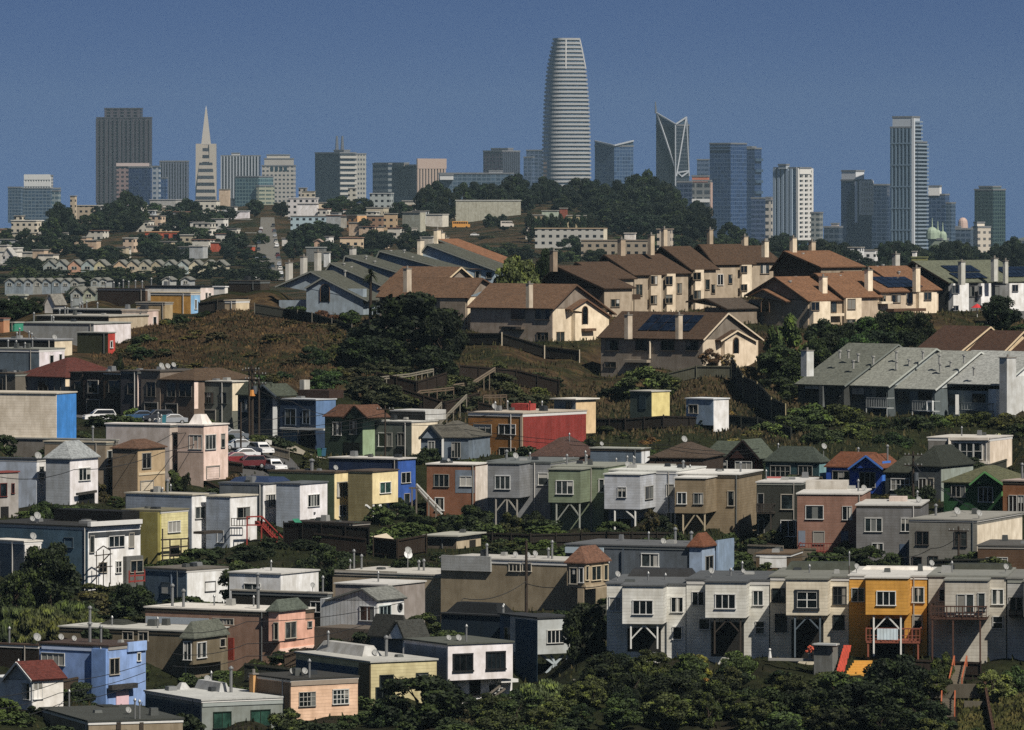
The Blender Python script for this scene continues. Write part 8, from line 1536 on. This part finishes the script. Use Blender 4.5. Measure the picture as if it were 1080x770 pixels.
b = MB(); A, B = W(tx(40), ty(488), 616.5), W(tx(235), ty(492), 615.5); b.obox(A, B - A, V((0, .4, 0)), V((0, 0, .25))); tag(b.build('garden_wall', mat('plain', '#8d8b84'), loc=A), 'low pale terrace wall along the cream grey house garden', 'garden wall')
b = MB(); A, B = W(tx(700), ty(640), 601), W(tx(900), ty(640), 600); b.obox(A, B - A, V((0, .5, 0)), V((0, 0, 1.3))); tag(b.build('retaining_wall', mat('stucco', '#5b5548'), loc=A), 'earth brown retaining wall between the flights of garden stair', 'retaining wall')
b = MB(); A, B = W(tx(835), ty(678), 597), W(tx(930), ty(680), 597); b.obox(A, B - A, V((0, .3, 0)), V((0, 0, .6))); tag(b.build('planter_box', mat('wood', '#5c5648'), loc=A), 'long grey planter box low in the stair garden', 'planter box')
tile(520, 570); b = MB()
o, p = prop('stone_terrace', 'tumbled stone terrace steps below the diagonal props', 'terrace', 300, 690, 604)
for k in range(6):
    A = W(tx(295 + k * 6), ty(690 - k * 22), 604 + k); b = MB(); b.obox(A, V((2.6 - k * .2, 0, 0)), V((0, 1.1, 0)), V((0, 0, .32))); b.build('step', mat('flatroof', '#6e6a5c'), o)
tile(260, 420)
p0 = W(tx(505), ty(562), 744); b = MB(); A, B, Cc = p0, W(tx(603), ty(575), 743), W(tx(568), ty(548), 748); b.poly([A, B, Cc]); b.poly([q - V((0, 0, .03)) for q in (Cc, B, A)]); o = b.build('shade_sail', mat('plain', '#c9b99f'), loc=A); tag(o, 'cream triangular shade sail over the timber yard', 'shade sail')
o, p = prop('satellite_dish', 'white satellite dish on a tall mast by the flat garden shed', 'satellite dish', 655, 262 + 430, 714); tile(260, 570); q = W(tx(655), ty(110), 714); zt = W(tx(655), ty(62), 714).z; dish_mesh(q, zt - q.z, .5, .4).build('dish', mat('plain', '#c9c9c9'), o)
o.location = q
for c in o.children: c.data.transform(Matrix.Translation(p - q))
tile(200, 390, 7.0)
for nm, lab, x, y, hexc in (('rubbish_bin', 'green wheeled bin by the driveway wall', 960, 640, '#1f5a45'), ('rubbish_bin', 'blue wheeled bin beside the green one', 990, 640, '#2c5f7c'), ('rubbish_bin', 'teal wheeled bin under the shaded taupe house', -190, 395, '#2a7a8a')):
    o, p = prop(nm, lab, 'wheeled bin', x, y, 850); b = MB(); b.hexa([p + V(v) for v in ((-.25, -.25, .05), (.25, -.25, .05), (.25, .25, .05), (-.25, .25, .05))], [p + V(v) for v in ((-.33, -.33, 1), (.33, -.33, 1), (.33, .33, 1), (-.33, .33, 1))]); b.build('bin', mat('plain', hexc), o); b = MB(); b.obox(p + V((-.36, -.36, 1.003)), V((.72, 0, 0)), V((0, .72, 0)), V((0, 0, .09))); b.build('lid', mat('plain', hexc), o)
# ================================================================== HILLS, HAZE, SKY, LIGHT, CAMERA
b = MB(); pts = [(-3000, 60), (-1200, 110), (-400, 80), (600, 60), (840, 95), (1000, 175), (1150, 215), (1400, 260), (1900, 190), (2600, 120)]
xs = np.linspace(-3000, 2600, 120); hz = np.interp(xs, [p[0] for p in pts], [p[1] for p in pts]) + np.random.RandomState(2).normal(0, 4, 120); hz = np.convolve(np.pad(hz, 2, 'edge'), np.ones(5) / 5, 'valid')
rows = []
for k, (dy, s_) in enumerate(((0, 0), (250, .5), (500, .85), (800, 1), (1300, .6), (1800, 0))): rows.append([V((x, 10100 + dy, 2 + z * s_ * .62)) for x, z in zip(xs, hz)])
for i in range(5):
    for k in range(119): b.poly([rows[i][k], rows[i][k+1], rows[i+1][k+1], rows[i+1][k]])
o = b.build('hills', mat('plain', '#5a5f52')); o['kind'] = 'structure'
me = bpy.data.meshes.new('haze'); x0, x1, y0, y1, z0, z1 = -4200, 4200, -120, 12700, float(Z.min()) - 1.5, 352
me.from_pydata([(x, y, z) for z in (z0, z1) for y in (y0, y1) for x in (x0, x1)], [], [(0, 2, 3, 1), (4, 5, 7, 6), (0, 1, 5, 4), (2, 6, 7, 3), (0, 4, 6, 2), (1, 3, 7, 5)]); me.update()
hm = bpy.data.materials.new('haze'); hm.use_nodes = True; nt = hm.node_tree; nt.nodes.clear(); out = nt.nodes.new('ShaderNodeOutputMaterial'); vol = nt.nodes.new('ShaderNodeVolumePrincipled'); vol.inputs['Density'].default_value = HAZE; vol.inputs['Color'].default_value = HAZEC; vol.inputs['Anisotropy'].default_value = .0
nt.links.new(vol.outputs[0], out.inputs['Volume']); me.materials.append(hm); o = bpy.data.objects.new('haze', me); C.objects.link(o); tag(o, 'thin blue smoky haze over the whole city', 'haze', kind='stuff')
sc = bpy.context.scene
w = bpy.data.worlds.new('World'); sc.world = w; w.use_nodes = True; nt = w.node_tree; bg = nt.nodes['Background']
sky = nt.nodes.new('ShaderNodeTexSky'); sky.sky_type = 'NISHITA'; sky.sun_disc = False; sky.sun_elevation = R(SUN_EL); sky.sun_rotation = R(SUN_AZ); sky.altitude = 0; sky.air_density = SKY[0]; sky.dust_density = SKY[1]; sky.ozone_density = SKY[2]
hi = nt.nodes.new('ShaderNodeTexSky'); hi.sky_type = 'NISHITA'; hi.sun_disc = False; hi.sun_elevation = R(SUN_EL); hi.sun_rotation = R(SUN_AZ); hi.dust_density = .5; hi.ozone_density = 1.5
# dim smoky air at the horizon; brighter unseen sky added above to fill shade
tcw = nt.nodes.new('ShaderNodeTexCoord'); sz = nt.nodes.new('ShaderNodeSeparateXYZ'); nt.links.new(tcw.outputs['Generated'], sz.inputs[0])
mp = nt.nodes.new('ShaderNodeMapping'); mp.inputs['Scale'].default_value = (1, 1, .35); nt.links.new(tcw.outputs['Generated'], mp.inputs['Vector']); nt.links.new(mp.outputs[0], sky.inputs['Vector'])
mr = nt.nodes.new('ShaderNodeMapRange'); mr.interpolation_type = 'SMOOTHSTEP'; mr.inputs[1].default_value = .06; mr.inputs[2].default_value = .35; mr.inputs[4].default_value = .6; nt.links.new(sz.outputs[2], mr.inputs[0])
mx = nt.nodes.new('ShaderNodeMix'); mx.data_type = 'RGBA'; nt.links.new(mr.outputs[0], mx.inputs[0]); nt.links.new(sky.outputs[0], mx.inputs[6]); nt.links.new(hi.outputs[0], mx.inputs[7])
nt.links.new(mx.outputs[2], bg.inputs[0]); bg.inputs[1].default_value = SKY[3]
sl = bpy.data.lights.new('sun', 'SUN'); sl.energy = SUN_E; sl.angle = R(.5); sl.color = (1, .93, .82); so = bpy.data.objects.new('sun', sl); C.objects.link(so)
sd = V((math.sin(R(SUN_AZ)) * math.cos(R(SUN_EL)), math.cos(R(SUN_AZ)) * math.cos(R(SUN_EL)), math.sin(R(SUN_EL)))); so.rotation_euler = sd.to_track_quat('Z', 'Y').to_euler(); so.location = (300, -300, 900)
cd = bpy.data.cameras.new('camera'); cam = bpy.data.objects.new('camera', cd); C.objects.link(cam); cam.location = (0, 0, CZ); cam.rotation_euler = (math.pi / 2, 0, 0)
cd.sensor_fit = 'HORIZONTAL'; cd.sensor_width = 36; cd.lens = 36 * F / 1080; cd.shift_y = -(385 - HY) / 1080; cd.clip_start = 1; cd.clip_end = 40000; sc.camera = cam
sc.view_settings.view_transform = 'Standard'; sc.view_settings.look = 'None'; sc.view_settings.gamma = 1; sc.view_settings.exposure = EXPO; sc.view_settings.use_curve_mapping = False
sc.cycles.max_bounces = 5; sc.cycles.diffuse_bounces = 2; sc.cycles.glossy_bounces = 2; sc.cycles.volume_bounces = 0; sc.cycles.use_denoising = False
